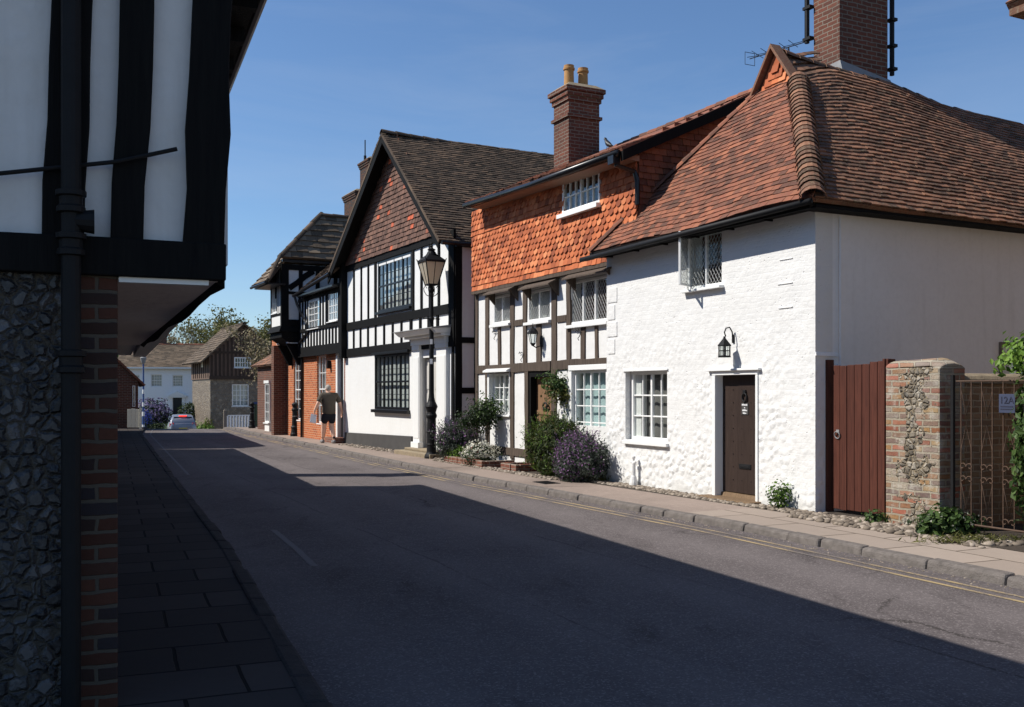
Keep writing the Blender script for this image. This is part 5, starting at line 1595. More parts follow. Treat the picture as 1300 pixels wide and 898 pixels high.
m.slab([(e4[0], 5.1, e4[1] - .2), (W4, 5.1, e4[1] - .2), (W4, 1.25, e4b[1] + 1.4), (e4[0], 1.25, e4[1] + 1.5)], .06)
r4 = m.build('roof', M['tile_dark'], h, recalc=False)
m = MB(); m.tube([(e4[0] - .1, -.47, e4[1] - .05), (W4 - .1, -.47, e4b[1] - .05)], .055, 8); m.box(e4[0] + .1, W4, -.42, -.1, e4[1] - .10, e4[1] - .04)
m.tube([(e4[0] + .05, -.47, e4[1] - .08), (e4[0] + .1, -.40, e4[1] - .35), (e4[0] + .35, -.22, e4[1] - .9), (e4[0] + .55, -.2, e4[1] - 1.05), (e4[0] + .62, -.17, e4[1] - 1.3), (.12, -.17, zj1 + .2), (.12, -.05, zj0 - .1), (.10, -.06, .0)], .045, 8); m.build('gutter', M['black_paint'], h)

yj = f4.pxx(358, 380, 0)[0]
f5 = Fr(f4.w(0, 0)[:2], f3.u)
h = thing('jettied_house', 'black framed house with stone slab roof and a jettied white upper floor over brick', 'house', f5)
X5, Z5 = f5.X, f5.Z
xl5 = X5(344, yj); xlg = X5(347, 0) - .2
zb0, zb1 = Z5(350, 437, yj), Z5(350, 415, yj)
zt5 = 6.05
sw5 = (X5(373), X5(384.3) - .1, .60, Z5(379, 457)); 
m = MB(); m.wall(xlg, -.01, -.2, zb0 + .4, [sw5], 0, .25); m.box(xlg, xlg + .2, .251, 7, -.2, zb0 + .4); m.box(xlg + .201, -.01, 6.8, 7, -.2, 5.9); m.build('wall', M['brick_orange'], h)
m = MB(); bx5 = X5(364, 0); m.box(bx5 - .35, bx5, -.48, -.001, -.2, zb0 + .0); m.build('projecting_bay', M['brick_dark'], h)  # darker brick than the wall: shade on the bay put into the colour
m = MB(); m.wall(xl5, -.02, zb1, zt5, [(xl5 + .15, xl5 + .85, zb1 + .5, zb1 + 1.5)], yj, .2); m.box(-.22, -.021, yj + .201, 7, zb0, zt5); m.box(xl5, xl5 + .2, yj + .201, 7, zb0, zt5); m.build('wall', M['white_smooth'], h)
m = MB(); m.box(xl5 + .3, -.4, .4, 6.5, -.1, zt5 - .1); m.build('interior', M['interior'], h)
window(h, xl5 + .15, xl5 + .85, zb1 + .5, zb1 + 1.5, yj + .03, cols=4, rows=3, mull=2)
window(h, sw5[0], sw5[1], sw5[2], sw5[3], .05, cols=3, rows=6, tier=1, fw=.05, bw=.022, glass='glass_bright', curtain=('curtain', 'full'))
m = MB()
m.box(xl5 - .02, -.0, yj - .02, .2, zb0 + .2, zb1 + .0)
m.hexa([(xl5 + .05, yj + .35, zb0 - .05), (-.03, yj + .35, zb0 - .05), (-.03, .0, zb0 - .05), (xl5 + .05, 0, zb0 - .05)], [(xl5 - .02, yj - .02, zb0 + .199), (-.0, yj - .02, zb0 + .199), (-.0, .1, zb0 + .199), (xl5 - .02, .1, zb0 + .199)])
m.hexa([(xl5 - .12, yj - .12, zb1 - .22), (.06, yj - .12, zb1 - .22), (.06, .1, zb1 - .22), (xl5 - .12, .1, zb1 - .22)], [(xl5 - .03, yj - .03, zb1 + .002), (.0, yj - .03, zb1 + .002), (.0, .1, zb1 + .002), (xl5 - .03, .1, zb1 + .002)])
for x_ in (xl5 + .1, -.25):
    m.hexa([(x_, -.12, zb0 - .75), (x_ + .14, -.12, zb0 - .75), (x_ + .14, .0, zb0 - .75), (x_, .0, zb0 - .75)], [(x_, yj + .2, zb0 - .02), (x_ + .14, yj + .2, zb0 - .02), (x_ + .14, .0, zb0 - .02), (x_, .0, zb0 - .02)])
m.timber((xl5 + .05, zb1), (xl5 + .05, zt5), .12, yj - .02, yj + .05); m.timber((-.1, zb1), (-.1, zt5), .12, yj - .02, yj + .05); m.timber((xl5, zb1 + .4), (-.0, zb1 + .4), .07, yj - .015, yj + .03)
for q in (.42, .58, .74):
    m.timber((lerp(xl5, 0, q), zb1 + 1.0 if q < .5 else zb1 + .4), (lerp(xl5, 0, q), zt5), .05, yj - .014, yj + .03)
sd = MB(tf=lambda p: (-.02 - p[1], p[0], p[2]))
sd.timber((yj + .11, zb1), (yj + .11, zt5), .26, -.03, .02, .008); sd.timber((-.06, zb0), (-.06, zt5), .14, -.03, .02, .008)
sd.timber((yj, zb1 + .10), (1.5, zb1 + .10), .22, -.032, .02, .01); sd.timber((yj, zt5 - .1), (3, zt5 - .1), .2, -.032, .02, .01)
sd.timber((yj + .2, zb1 + 1.15), (.3, zb1 + 1.15), .10, -.028, .02, .01)
sd.timber((yj + .25, zb1 + 1.3), (.4, zt5 - .2), .2, -.028, .02, .03); sd.timber((.55, zb1), (.55, zt5), .14, -.03, .02, .008); sd.timber((1.2, zb1), (1.2, zt5), .14, -.03, .02, .008)
m.v += [(v[0], v[1], v[2]) for v in sd.v]; k0 = len(m.v) - len(sd.v); m.f += [[i + k0 for i in f_] for f_ in sd.f]
m.build('timber_frame', M['black_wood'], h, bevel=.006)
# stone slab roof: steep front eave, hipped side
fe = f5.px(331, 362, yj - .45)
hc = f5.px(347.5, 324, yj - .05)
rtop = f5.px(431, 270, 3.4)
m = MB()
S0 = V((hc[0] + .35, yj - .1, f5.px(350, 329, yj - .1)[1])); 
se = f5.pxx(414, 334, .12)
m2 = tile_slope(m, (.12, yj - .12, S0.z), (.12, 7.2, S0.z), (xl5 * .55, yj + 1.6, S0.z + 1.75), (xl5 * .55, 7.2, S0.z + 1.75), gauge=.24, tw=.42, th=.045, rng=random.Random(51), jit=.016)
tile_slope(m, (xl5 - .45, yj - .55, fe[1]), (.14, yj - .55, fe[1]), (xl5 * .55 - .02, yj + 1.6, S0.z + 1.75), (xl5 * .55 + .02, yj + 1.6, S0.z + 1.75), gauge=.24, tw=.42, th=.045, rng=random.Random(52), jit=.016)
m.slab([(xl5 - .4, yj - .5, fe[1]), (xl5 - .4, 7.2, fe[1]), (xl5 * .55, 7.2, S0.z + 1.75), (xl5 * .55, yj + 1.6, S0.z + 1.75)], .06)
r5 = m.build('roof', M['tile_stone'], h, recalc=False)
m = MB(); half_round(m, [(.13, yj - .5, fe[1] + .08), (.12, yj - .12, S0.z + .02), (xl5 * .55, yj + 1.6, S0.z + 1.76), (xl5 * .55, 7.2, S0.z + 1.78)], r=.12, seg_len=.5); m.build('hip_tiles', M['tile_dark'], r5, recalc=False)
m = MB(); m.box(xl5 - .4, .1, yj - .5, yj + .1, fe[1] - .1, fe[1] - .04); m.box(-.02, .08, yj, 7, S0.z - .14, S0.z - .06); m.tube([(xl5 - .5, yj - .6, fe[1] - .04), (.12, yj - .6, fe[1] - .04)], .05, 8); m.build('gutter', M['black_paint'], h)
q0, q1 = f5.X(437, 6.0), f5.X(452, 6.0)
chimney(h, q0, q1, 6.0, 6.8, 5.0, f5.px(444, 246, 6.0)[1], 'brick_quoin', [], bands=())
# ---------------------------------------------------------------- foreground house on the left, seen end-on from under its jetty
fL = Fr((-1.98, 5.0), (-.374, .927))
h = thing('overhanging_house', 'dark timber framed house in shade overhanging the left pavement above flint and brick', 'house', fL)
LY = lambda px, py, k=0.0: fL.pxx(px, py, k)
JY = LY(290, 300)[0]
LEN, DEP = 13.3, 6.4
zb0, zb1 = LY(150, 347)[1], LY(20, 297)[1]
EZ = 4.5
etf = lambda p: (p[1], p[0], p[2])
qy = LY(92, 600)[0]
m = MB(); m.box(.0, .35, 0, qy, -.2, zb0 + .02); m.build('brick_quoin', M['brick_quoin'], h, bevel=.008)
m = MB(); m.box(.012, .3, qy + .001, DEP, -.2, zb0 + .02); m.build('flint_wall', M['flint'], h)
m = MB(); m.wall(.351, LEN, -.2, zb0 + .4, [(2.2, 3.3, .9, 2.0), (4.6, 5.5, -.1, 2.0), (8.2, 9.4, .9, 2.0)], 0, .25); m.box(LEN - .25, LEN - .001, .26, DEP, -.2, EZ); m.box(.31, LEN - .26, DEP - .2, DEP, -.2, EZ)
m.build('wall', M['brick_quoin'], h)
window(h, 2.2, 3.3, .9, 2.0, .06, cols=3, rows=3); window(h, 8.2, 9.4, .9, 2.0, .06, cols=4, rows=3)
m = MB(); m.box(4.6, 5.5, .08, .14, -.05, 2.0); m.build('door', M['door_brown'], h)
m = MB(); m.box(.5, LEN - .5, .8, DEP - .5, -.1, EZ - .1); m.build('interior', M['interior'], h)
rzL, ryL = 7.55, 2.75
slope = (rzL - EZ) / (ryL - (JY - .40))
gz_ = lambda y: EZ + (y - (JY - .40)) * slope if y < ryL else rzL - (y - ryL) * .82
# end wall above: plaster panel with posts
m = MB(tf=etf); m.prism([(JY, zb1 - .1), (DEP, zb1 - .1), (DEP, gz_(DEP) - .12), (ryL, rzL - .12), (JY, gz_(JY) - .12)], .03, .25); m.build('plaster_panel', M['dusty_white'], h)
m = MB(); m.wall(.26, LEN, zb1 - .15, EZ, [(1.5, 2.8, 3.0, 3.9), (6, 7.3, 3.0, 3.9), (10, 11.3, 3.0, 3.9)], JY, .2); m.build('wall', M['dusty_white'], h)
for a in (1.5, 6, 10):
    window(h, a, a + 1.3, 3.0, 3.9, JY + .04, cols=4, rows=3, mull=2, lead=.09)
m = MB(tf=etf); rt = random.Random(61)


def TL(p0, p1, w_, y0=-.02, y1=.06, wob=.012, seg=7):
    a, b = LY(*p0), LY(*p1)
    d = (b[0] - a[0]) / max(.01, b[1] - a[1])
    m.timber((a[0], a[1]), (a[0] + d * 2.1 if p1[1] <= 0 else b[0], a[1] + 2.1 if p1[1] <= 0 else b[1]), w_, y0, y1, wob, seg, rt)


TL((80, 310), (92, 0), .19); TL((161, 310), (174, 0), .155); TL((258, 315), (270, 0), .205, -.03, .25)
for a in (.75, 1.25, 1.75, 2.3, 2.9, 3.5, 4.2, 5.0, 5.8):
    m.timber((a, zb1 - .05), (a, gz_(a) - .15), .17, -.02, .06, .012, 5, rt)
m.timber((JY + .015, (zb0 + zb1) / 2 - .01), (DEP, (zb0 + zb1) / 2 + .03), zb1 - zb0 + .02, -.04, .2, .012, 12, rt)
m.timber((JY + .1, 4.55), (DEP, 4.6), .2, -.03, .06, .012, 8, rt)
m.build('timber_frame', M['black_wood'], h, bevel=.008)
m = MB(); rt = random.Random(62)
SL = 7.66
# outer jetty beam along the street, narrowing overhang, and posts of the upper front
b0, b1 = V((.06, JY, 0)), V((SL, -.36, 0))
for k in range(12):
    a, b = lerp(b0, b1, k / 12), lerp(b0, b1, (k + 1) / 12)
    ja, jb = rt.uniform(-.012, .012), 0
    m.hexa([(a.x, a.y + .012, zb0 - .05 + .02 * sin(k * 1.3)), (b.x, b.y + .012, zb0 - .05 + .02 * sin(k * 1.3 + 1.3)), (b.x, b.y + .06, zb0 - .02), (a.x, a.y + .06, zb0 - .02)], [(a.x, a.y + .012, zb1), (b.x, b.y + .012, zb1), (b.x, b.y + .06, zb1), (a.x, a.y + .06, zb1)])
for k in range(22):
    x_ = .6 + k * .6
    m.timber((x_, zb1 - .1), (x_, EZ), .16, JY - .03, JY + .03, .01, 4, rt)
m.build('jetty_beam', M['black_wood'], h)
m = MB()
m.hexa([(.02, JY + .05, zb0 - .02), (SL, -.31, zb0 - .02), (SL, .0, zb0 - .03), (.02, .0, zb0 - .03)], [(.02, JY + .05, zb0 + .06), (SL, -.31, zb0 + .06), (SL, .0, zb0 + .06), (.02, .0, zb0 + .06)])
m.build('jetty_soffit', M['soffit'], h)
m = MB(); m.box(-.012, .045, JY + .10, -.005, zb0 - .045, zb0 - .012); m.build('soffit_edge', M['white_paint'], h)
m = MB(); m.wall(SL, LEN, zb0 + .05, zb1, [], -.30, .3); m.build('wall', M['dusty_white'], h)
# roof
m = MB()
tile_slope(m, (-.10, JY - .42, EZ), (LEN + .1, JY - .42, EZ), (-.10, ryL, rzL), (LEN + .1, ryL, rzL), gauge=.16, tw=.26, rng=random.Random(63), jit=.012, sag=sagfn(.04, .5, 2.2))
m.slab([(-.10, DEP + .4, gz_(DEP + .4)), (LEN + .1, DEP + .4, gz_(DEP + .4)), (LEN + .1, ryL, rzL), (-.10, ryL, rzL)], .08)
rL = m.build('roof', M['tile_dark'], h, recalc=False)
m = MB()
m.hexa([(-.14, JY - .40, EZ - .2), (-.08, JY - .40, EZ - .2), (-.08, ryL, rzL - .22), (-.14, ryL, rzL - .22)], [(-.14, JY - .40, EZ - .0), (-.08, JY - .40, EZ - .0), (-.08, ryL, rzL - .0), (-.14, ryL, rzL - .0)])
m.hexa([(-.14, DEP + .3, gz_(DEP) - .4), (-.08, DEP + .3, gz_(DEP) - .4), (-.08, ryL, rzL - .22), (-.14, ryL, rzL - .22)], [(-.14, DEP + .3, gz_(DEP) - .2), (-.08, DEP + .3, gz_(DEP) - .2), (-.08, ryL, rzL), (-.14, ryL, rzL)])
m.box(-.07, LEN, JY - .40, JY + .02, EZ - .13, EZ - .08)
for k in range(18):
    m.box(.3 + k * .72, .4 + k * .72, JY - .38, JY + .0, EZ - .24, EZ - .131)
m.build('bargeboard', M['black_wood'], rL)
m = MB(); m.tube([(-.05, JY - .45, EZ - .04), (LEN, JY - .45, EZ - .04)], .045, 10); m.build('gutter', M['black_paint'], h)
m = MB(); half_round(m, [(-.1, ryL, rzL + .02), (LEN + .1, ryL, rzL + .02)], r=.13, seg_len=.4); m.build('ridge_tiles', M['tile_dark'], rL, recalc=False)
# drainpipe with collars and a side branch, and a conduit
py_ = LY(91, 500)[0]
m = MB()
m.lathe([(.046, -.1), (.046, 4.6)], (-.085, py_, 0), 14)
for z_ in (LY(91, 262)[1], LY(91, 300)[1] - .06, LY(91, 462)[1]):
    m.lathe([(.047, -.05), (.066, -.045), (.066, -.02), (.054, -.01), (.054, .03), (.070, .035), (.070, .06), (.047, .065)], (-.085, py_, z_), 16)
pipe = m.build('drainpipe', M['iron'], h)
m = MB(); bz_ = LY(113, 285)[1]; by_ = LY(116, 285)[0]
m.tube([(-.085, py_, bz_ + .0), (-.085, by_ + .02, bz_), (-.085, by_ - .015, bz_)], [.04, .055, .06], 12); m.build('inspection_branch', M['iron'], pipe)
m = MB(); a, b = LY(-60, 229), LY(150, 208)
c_ = LY(224, 192)
m.tube([(-.045, a[0], a[1]), (-.05, b[0], b[1]), (-.05, c_[0], c_[1])], .011, 8); m.build('conduit', M['iron'], h)


# ---------------------------------------------------------------- houses further down the left side (they throw the shade over the street)
def plain_house(name, label, x0, x1, off, eave, dep, wallm, roofm, pitch=.8, seed=1, wins=2, over=.35, zoff=None, stack=None, beam=False):
    P = fL.w(x0, off)
    f = Fr((P.x, P.y), fL.u, (gz(P.y) if zoff is None else zoff))
    t = thing(name, label, 'house', f)
    L = x1 - x0
    holes = []
    for k in range(wins):
        c = L * (k + .5) / wins
        holes.append((c - .5, c + .5, .9, min(2.0, eave - .4)))
    dx = L / wins if wins > 1 else L * .1
    holes.append((dx - .42, dx + .42, -.1, min(2.0, eave - .3)))
    m = MB(); m.wall(0, L, -.4, eave, holes, 0, .25); m.box(0, .25, .251, dep, -.4, eave); m.box(L - .25, L, .251, dep, -.4, eave); m.box(.251, L - .251, dep - .25, dep, -.4, eave)
    m.prism  # gable ends
    rz = eave + (dep / 2) * pitch
    for xx in (0.001, L - .2):
        m.hexa([(xx, 0, eave), (xx + .2, 0, eave), (xx + .2, dep, eave), (xx, dep, eave)], [(xx, dep / 2 - .02, rz - .08), (xx + .2, dep / 2 - .02, rz - .08), (xx + .2, dep / 2 + .02, rz - .08), (xx, dep / 2 + .02, rz - .08)])
    m.build('wall', M[wallm], t)
    m = MB(); m.box(.4, L - .4, .8, dep - .4, -.1, eave - .1); m.build('interior', M['interior'], t)
    for q in holes[:-1]:
        window(t, *q, y=.06, cols=4, rows=3, mull=2)
    q = holes[-1]
    m = MB(); m.box(q[0] + .06, q[1] - .06, .08, .14, -.05, q[3] - .06); m.build('door', M['door_brown'], t)
    m = MB(); m.box(q[0], q[0] + .059, .03, .15, -.1, q[3]); m.box(q[1] - .059, q[1], .03, .15, -.1, q[3]); m.box(q[0] + .06, q[1] - .06, .031, .15, q[3] - .059, q[3]); m.build('door_frame', M['white_paint'], t)
    m = MB(); e = eave - over * pitch
    rg = random.Random(seed)
    tile_slope(m, (-.15, -over, e), (L + .15, -over, e), (-.15, dep / 2, rz), (L + .15, dep / 2, rz), gauge=.16, tw=.24, rng=rg, jit=.01)
    tile_slope(m, (L + .15, dep + over, e), (-.15, dep + over, e), (L + .15, dep / 2, rz), (-.15, dep / 2, rz), gauge=.25, tw=.4, rng=rg, jit=.01)
    half_round(m, [(-.15, dep / 2, rz + .02), (L + .15, dep / 2, rz + .02)], r=.13, seg_len=.4, rng=rg)
    m.build('roof', M[roofm], t, recalc=False)
    if stack:
        chimney(t, stack[0], stack[0] + .55, dep / 2 - .3, dep / 2 + .3, eave, stack[1], 'brick_dark', [(stack[0] + .27, dep / 2, .12, .4)], bands=())
    return t, f, L


plain_house('terraced_house', 'low rendered house hidden behind the foreground house on the left', 13.5, 16.4, 0, 3.45, 5, 'white', 'tile_brown', seed=71, wins=1)
plain_house('terraced_house', 'brick terraced house with tall chimney on the left side of the street', 16.5, 25.8, 0, 3.45, 5, 'brick_quoin', 'tile_red', seed=72, wins=3, stack=(.15, 8.6))
plain_house('terraced_house', 'taller flint terraced house beyond the gap on the left side', 27.5, 38.5, 0, 4.65, 5.6, 'flint', 'tile_brown', seed=73, wins=3)
# low brick house at the crest, its end wall towards us
t, fq, L = plain_house('low_brick_house', 'low dark brick house with steep tiled roof at the crest on the left', 42.2, 50, -1.12, 2.22, 4.6, 'brick_dark', 'tile_red', pitch=1.0, seed=74, wins=2, over=.3, zoff=-.03)
stf5 = lambda p: (-.04 + p[1], p[0], p[2])
window(t, 1.05, 1.5, 1.0, 1.75, 0, cols=2, rows=3, tf=stf5, sill=.05)
window(t, .12, .24, .95, 1.9, 0, cols=1, rows=1, fw=.03, tf=stf5, sill=0)
# white gate leaf and posts beside it
at = lambda px, Y: ((px - CX) / F * Y, Y)
t = thing('white_gate', 'white painted low gate of flat boards beside the low brick house', 'gate', None, (*at(161.5, 43), 0), 0)
gw_ = 15.5 / F * 43
m = MB()
for k in range(3):
    m.box(gw_ * k / 3, gw_ * (k + 1) / 3 - .012, 0, .03, .05, .84 + .02 * (k % 2))
m.box(0, gw_, .03, .06, .2, .28); m.box(0, gw_, .03, .06, .6, .68); m.build('board_panel', M['cream_paint'], t, bevel=.004)
m = MB(); m.box(gw_, gw_ + .07, -.02, .08, -.1, .9); m.build('post', M['cream_paint'], t)

# ---------------------------------------------------------------- far end: white house, barn, trees
BZ = -1.95
fw = Fr(at(150, 84), (.985, .17), BZ)
t = thing('white_house', 'long pale blue-white house with brown roof and pedimented door at the end of the street', 'house', fw)
XE = fw.X(262); ee = fw.px(205, 466, 0)[1]
ops = [(fw.X(171), fw.X(177.5), fw.Z(174, 492), fw.Z(174, 476)), (fw.X(191.7), fw.X(206), fw.Z(199, 491), fw.Z(199, 475.5)), (fw.X(219), fw.X(232.5), fw.Z(226, 491), fw.Z(226, 476.5)), (fw.X(191.7), fw.X(206), .9, 2.4), (fw.X(219.5), fw.X(231), -.1, fw.Z(225, 505))]
m = MB(); m.wall(0, XE, -.3, ee, ops, 0, .3); m.box(0, .3, .301, 8, -.3, ee); m.box(XE - .3, XE, .301, 8, -.3, ee); m.box(.301, XE - .301, 7.7, 8, -.3, ee); m.build('wall', M['far_white'], t)
m = MB(); m.box(.5, XE - .5, 1, 7.5, -.1, ee - .1); m.build('interior', M['interior'], t)
for o_ in ops[:-1]:
    window(t, *o_, y=.08, cols=4, rows=4, tier=1, fw=.07, bw=.03, curtain=('curtain', 'full'))
o_ = ops[-1]
m = MB(); m.box(o_[0], o_[1], .1, .16, -.05, o_[3]); m.build('door', M['black_paint'], t)
m = MB(); pzz = o_[3]
m.box(o_[0] - .25, o_[0] - .02, -.12, 0, -.1, pzz); m.box(o_[1] + .02, o_[1] + .25, -.12, 0, -.1, pzz); m.box(o_[0] - .4, o_[1] + .4, -.25, 0, pzz + .001, pzz + .14); m.prism([(o_[0] - .45, pzz + .141), (o_[1] + .45, pzz + .141), ((o_[0] + o_[1]) / 2, pzz + .55)], -.28, 0); m.build('porch', M['white_paint'], t, bevel=.01)
rzw = fw.px(215, 437.5, 4.0)[1]
m = MB(); tile_slope(m, (-.3, -.4, ee - .05), (XE + .3, -.4, ee - .05), (-.3, 4, rzw), (XE + .3, 4, rzw), gauge=.25, tw=.4, rng=random.Random(81), jit=.01); m.slab([(-.3, 8.3, ee), (XE + .3, 8.3, ee), (XE + .3, 4, rzw), (-.3, 4, rzw)], .1)
for xx in (.001, XE - .2):
    m.hexa([(xx, 0, ee), (xx + .2, 0, ee), (xx + .2, 8, ee), (xx, 8, ee)], [(xx, 3.98, rzw - .1), (xx + .2, 3.98, rzw - .1), (xx + .2, 4.02, rzw - .1), (xx, 4.02, rzw - .1)])
rw = m.build('roof', M['tile_barn'], t, recalc=False)
m = MB(); half_round(m, [(-.3, 4, rzw + .02), (XE + .3, 4, rzw + .02)], r=.15, seg_len=.45); m.build('ridge_tiles', M['tile_red'], rw, recalc=False)
m = MB(); m.box(-.2, XE + .2, -.48, -.30, ee - .16, ee - .03); m.build('gutter', M['white_paint'], t)
a, b = fw.X(198, 4.4), fw.X(211, 4.4)
ck = chimney(t, a, b, 4.1, 4.8, ee, fw.px(205, 424, 4.4)[1], 'brick_dark', [], bands=())
m = MB(); m.tube([(a + .3, 4.4, rzw), (a + .3, 4.4, rzw + 2.1)], .05, 6); m.build('flue_pipe', M['white_paint'], ck)

fb = Fr(at(267, 72), (.883, .469), BZ)
t = thing('timbered_barn', 'old gabled barn with close dark timbers above brown stone at the street end', 'barn', fb)
zj = fb.Z(290, 481.5)
apx = fb.px(309, 413); BW = apx[0] * 2.05
bev = fb.Z(267, 450) + .0
win1 = (fb.X(297), fb.X(318), fb.Z(308, 467), fb.Z(308, 454)); win2 = (fb.X(294.5), fb.X(316), fb.Z(305, 516), fb.Z(305, 488))
m = MB(); m.wall(0, BW, -.4, zj, [win2], 0, .35); m.box(0, .35, .351, 7, -.4, zj); m.box(BW - .35, BW, .351, 7, -.4, zj); m.box(.351, BW - .351, 6.7, 7, -.4, zj); m.build('wall', M['rubble_stone'], t)
psl = (apx[1] - bev) / apx[0]
m = MB(); m.wall(-.08, BW + .08, zj + .001, bev, [win1], -.10, .3); m.prism([(-.08, bev), (BW + .08, bev), (apx[0], apx[1] - .05)], -.10, .2); m.box(-.08, .2, .201, 7, zj + .001, bev); m.box(BW - .2, BW + .08, .201, 7, zj + .001, bev); m.build('wall', simple('brown_daub', (.13, .085, .062), .9, var=.3, scale=3), t)
m = MB(); rt = random.Random(83)
for k in range(17):
    x_ = BW * (k + .3) / 17
    zt = apx[1] - .15 - abs(x_ - apx[0]) * psl
    if win1[0] - .1 < x_ < win1[1] + .1:
        m.timber((x_, zj + .1), (x_, win1[2] - .08), .15, -.14, -.06, .01, 5, rt); m.timber((x_, win1[3] + .08), (x_, zt), .15, -.14, -.06, .01, 5, rt)
    else:
        m.timber((x_, zj + .1), (x_, max(zt, zj + .4)), .15, -.14, -.06, .01, 5, rt)
m.timber((-.1, zj + .1), (BW + .1, zj + .1), .24, -.16, -.06, .012, 10, rt); m.timber((-.1, bev + .15), (BW + .1, bev + .15), .16, -.15, -.06, .012, 10, rt)
for k in range(8):
    m.box(-.12, -.08, .3 + k * .8, .46 + k * .8, zj + .1, bev)
m.build('timber_frame', M['brown_oak'], t)
m = MB(); m.box(.5, BW - .5, .8, 6.5, -.1, bev); m.build('interior', M['interior'], t)
window(t, *win1, y=-.12, cols=6, rows=2, mull=3, fw=.07, bw=.035); window(t, *win2, y=.06, cols=4, rows=4, mull=2, fw=.08, bw=.035, curtain=('curtain', 'full'))
m = MB(tf=lambda p: (p[1] - .12, p[0], p[2])); m.box(2.2, 2.7, 0, .1, zj + .9, zj + 1.8); m.build('hatch', M['cream_paint'], t)
ev = .75
m = MB(); tile_slope(m, (-ev, 7.3, apx[1] + .1 - (apx[0] + ev) * psl), (-ev, -.4, apx[1] + .1 - (apx[0] + ev) * psl), (apx[0], 7.3, apx[1] + .12), (apx[0], -.4, apx[1] + .12), gauge=.3, tw=.45, th=.04, rng=random.Random(84), jit=.012)
tile_slope(m, (BW + ev, -.4, apx[1] + .1 - (apx[0] + ev) * psl), (BW + ev, 7.3, apx[1] + .1 - (apx[0] + ev) * psl), (apx[0], -.4, apx[1] + .12), (apx[0], 7.3, apx[1] + .12), gauge=.3, tw=.45, th=.04, rng=random.Random(85), jit=.015)
half_round(m, [(apx[0], -.4, apx[1] + .14), (apx[0], 7.3, apx[1] + .14)], r=.15, seg_len=.45)
m.build('roof', M['tile_barn'], t, recalc=False)
# white railing before the barn
rl_ = Fr(fb.w(.6, -1.6)[:2], fb.u, -1.7)
t = thing('white_railing', 'low white painted railing in front of the timbered barn', 'railing', rl_)
m = MB(); r0, r1 = rl_.X(289), rl_.X(319)
zt, zb_ = rl_.Z(300, 527), -.1
m.box(r0, r1, -.03, .03, zt - .06, zt)
n = 9
for k in range(n):
    x_ = lerp(r0, r1, k / (n - 1)); m.box(x_ - .06, x_ + .06, -.025, .025, zb_, zt - .061)
m.build('pickets', M['white_paint'], t)
t = thing('gate_post', 'grey timber gate post at the left end of the white railing', 'post', None, (*rl_.w(rl_.X(285.5), 0)[:2], -1.75), fb.ang)
m = MB(); m.box(-.09, .09, -.09, .09, -.1, zt + .35); m.hexa([(-.11, -.11, zt + .35), (.11, -.11, zt + .35), (.11, .11, zt + .35), (-.11, .11, zt + .35)], [(-.02, -.02, zt + .48), (.02, -.02, zt + .48), (.02, .02, zt + .48), (-.02, .02, zt + .48)]); m.build('body', M['wood_grey'], t, bevel=.01)

# dark brick house with a glazed white bay just beyond the jettied house
f6 = Fr(f5.w(xlg - 4.6, .55)[:2], f3.u)
t = thing('bay_house', 'low dark brick house with narrow white bay window just past the jettied house', 'house', f6)
bx = f6.X(339, -.3)
m = MB(); m.wall(0, 4.55, -.2, 2.7, [(2.9, 3.7, -.1, 1.95)], 0, .25); m.box(0, .25, .251, 5, -.2, 2.7); m.box(4.3, 4.55, .251, 5, -.2, 2.7); m.box(.251, 4.3, 4.75, 5, -.2, 2.7); m.build('wall', M['brick_dark'], t)
m = MB(); m.box(.5, 4.1, .7, 4.5, -.1, 2.6); m.build('interior', M['interior'], t)
m = MB(); m.box(2.9, 3.7, .1, .15, -.05, 1.95); m.build('door', M['black_paint'], t)
window(t, bx - .35, bx + .35, .35, f6.Z(339, 487, -.3), -.30, cols=2, rows=4, fw=.06); m = MB(); m.box(bx - .36, bx + .36, -.305, -.001, -.1, .29); m.box(bx - .40, bx + .40, -.34, -.001, f6.Z(339, 487, -.3) + .005, f6.Z(339, 487, -.3) + .12); m.box(bx - .35, bx - .30, -.23, -.001, .30, f6.Z(339, 487, -.3)); m.box(bx + .30, bx + .35, -.23, -.001, .30, f6.Z(339, 487, -.3)); m.build('bay', M['white_paint'], t)
m = MB(); tile_slope(m, (-.2, -.2, 2.7), (4.5, -.2, 2.7), (-.2, 2.5, 4.4), (4.5, 2.5, 4.4), gauge=.2, tw=.3, rng=random.Random(87)); m.slab([(-.2, 5.2, 2.7), (4.5, 5.2, 2.7), (4.5, 2.5, 4.4), (-.2, 2.5, 4.4)], .08)
m.build('roof', M['tile_brown'], t, recalc=False)
# ---------------------------------------------------------------- street furniture
t = thing('street_lamp', 'black cast iron street lamp with a four-sided cream glass lantern in front of the porch', 'street lamp', None, (-1.92, 23.75, 0), radians(28))
m = MB(); m.lathe([(.17, -.05), (.17, .05), (.15, .10), (.125, .13), (.115, .16), (.105, .95), (.125, .98), (.13, 1.03), (.115, 1.06), (.105, 1.10), (.135, 1.20), (.15, 1.23), (.135, 1.27), (.09, 1.36), (.07, 1.45), (.062, 1.55), (.052, 3.2), (.045, 3.95), (.07, 3.99), (.075, 4.03), (.05, 4.06), (.045, 4.12)], (0, 0, 0), 16)
for z_ in (.32, .62):
    m.lathe([(.108, z_ - .02), (.122, z_), (.122, z_ + .02), (.108, z_ + .04)], (0, 0, 0), 16)
col_ = m.build('column', M['iron'], t, bevel=.004)
m = MB(); m.tube([(-.22, 0, 3.33), (.22, 0, 3.33)], .014, 6); m.lathe([(.055, 3.29), (.062, 3.31), (.062, 3.35), (.055, 3.37)], (0, 0, 0), 12); m.build('ladder_bar', M['iron'], t)
m = MB()
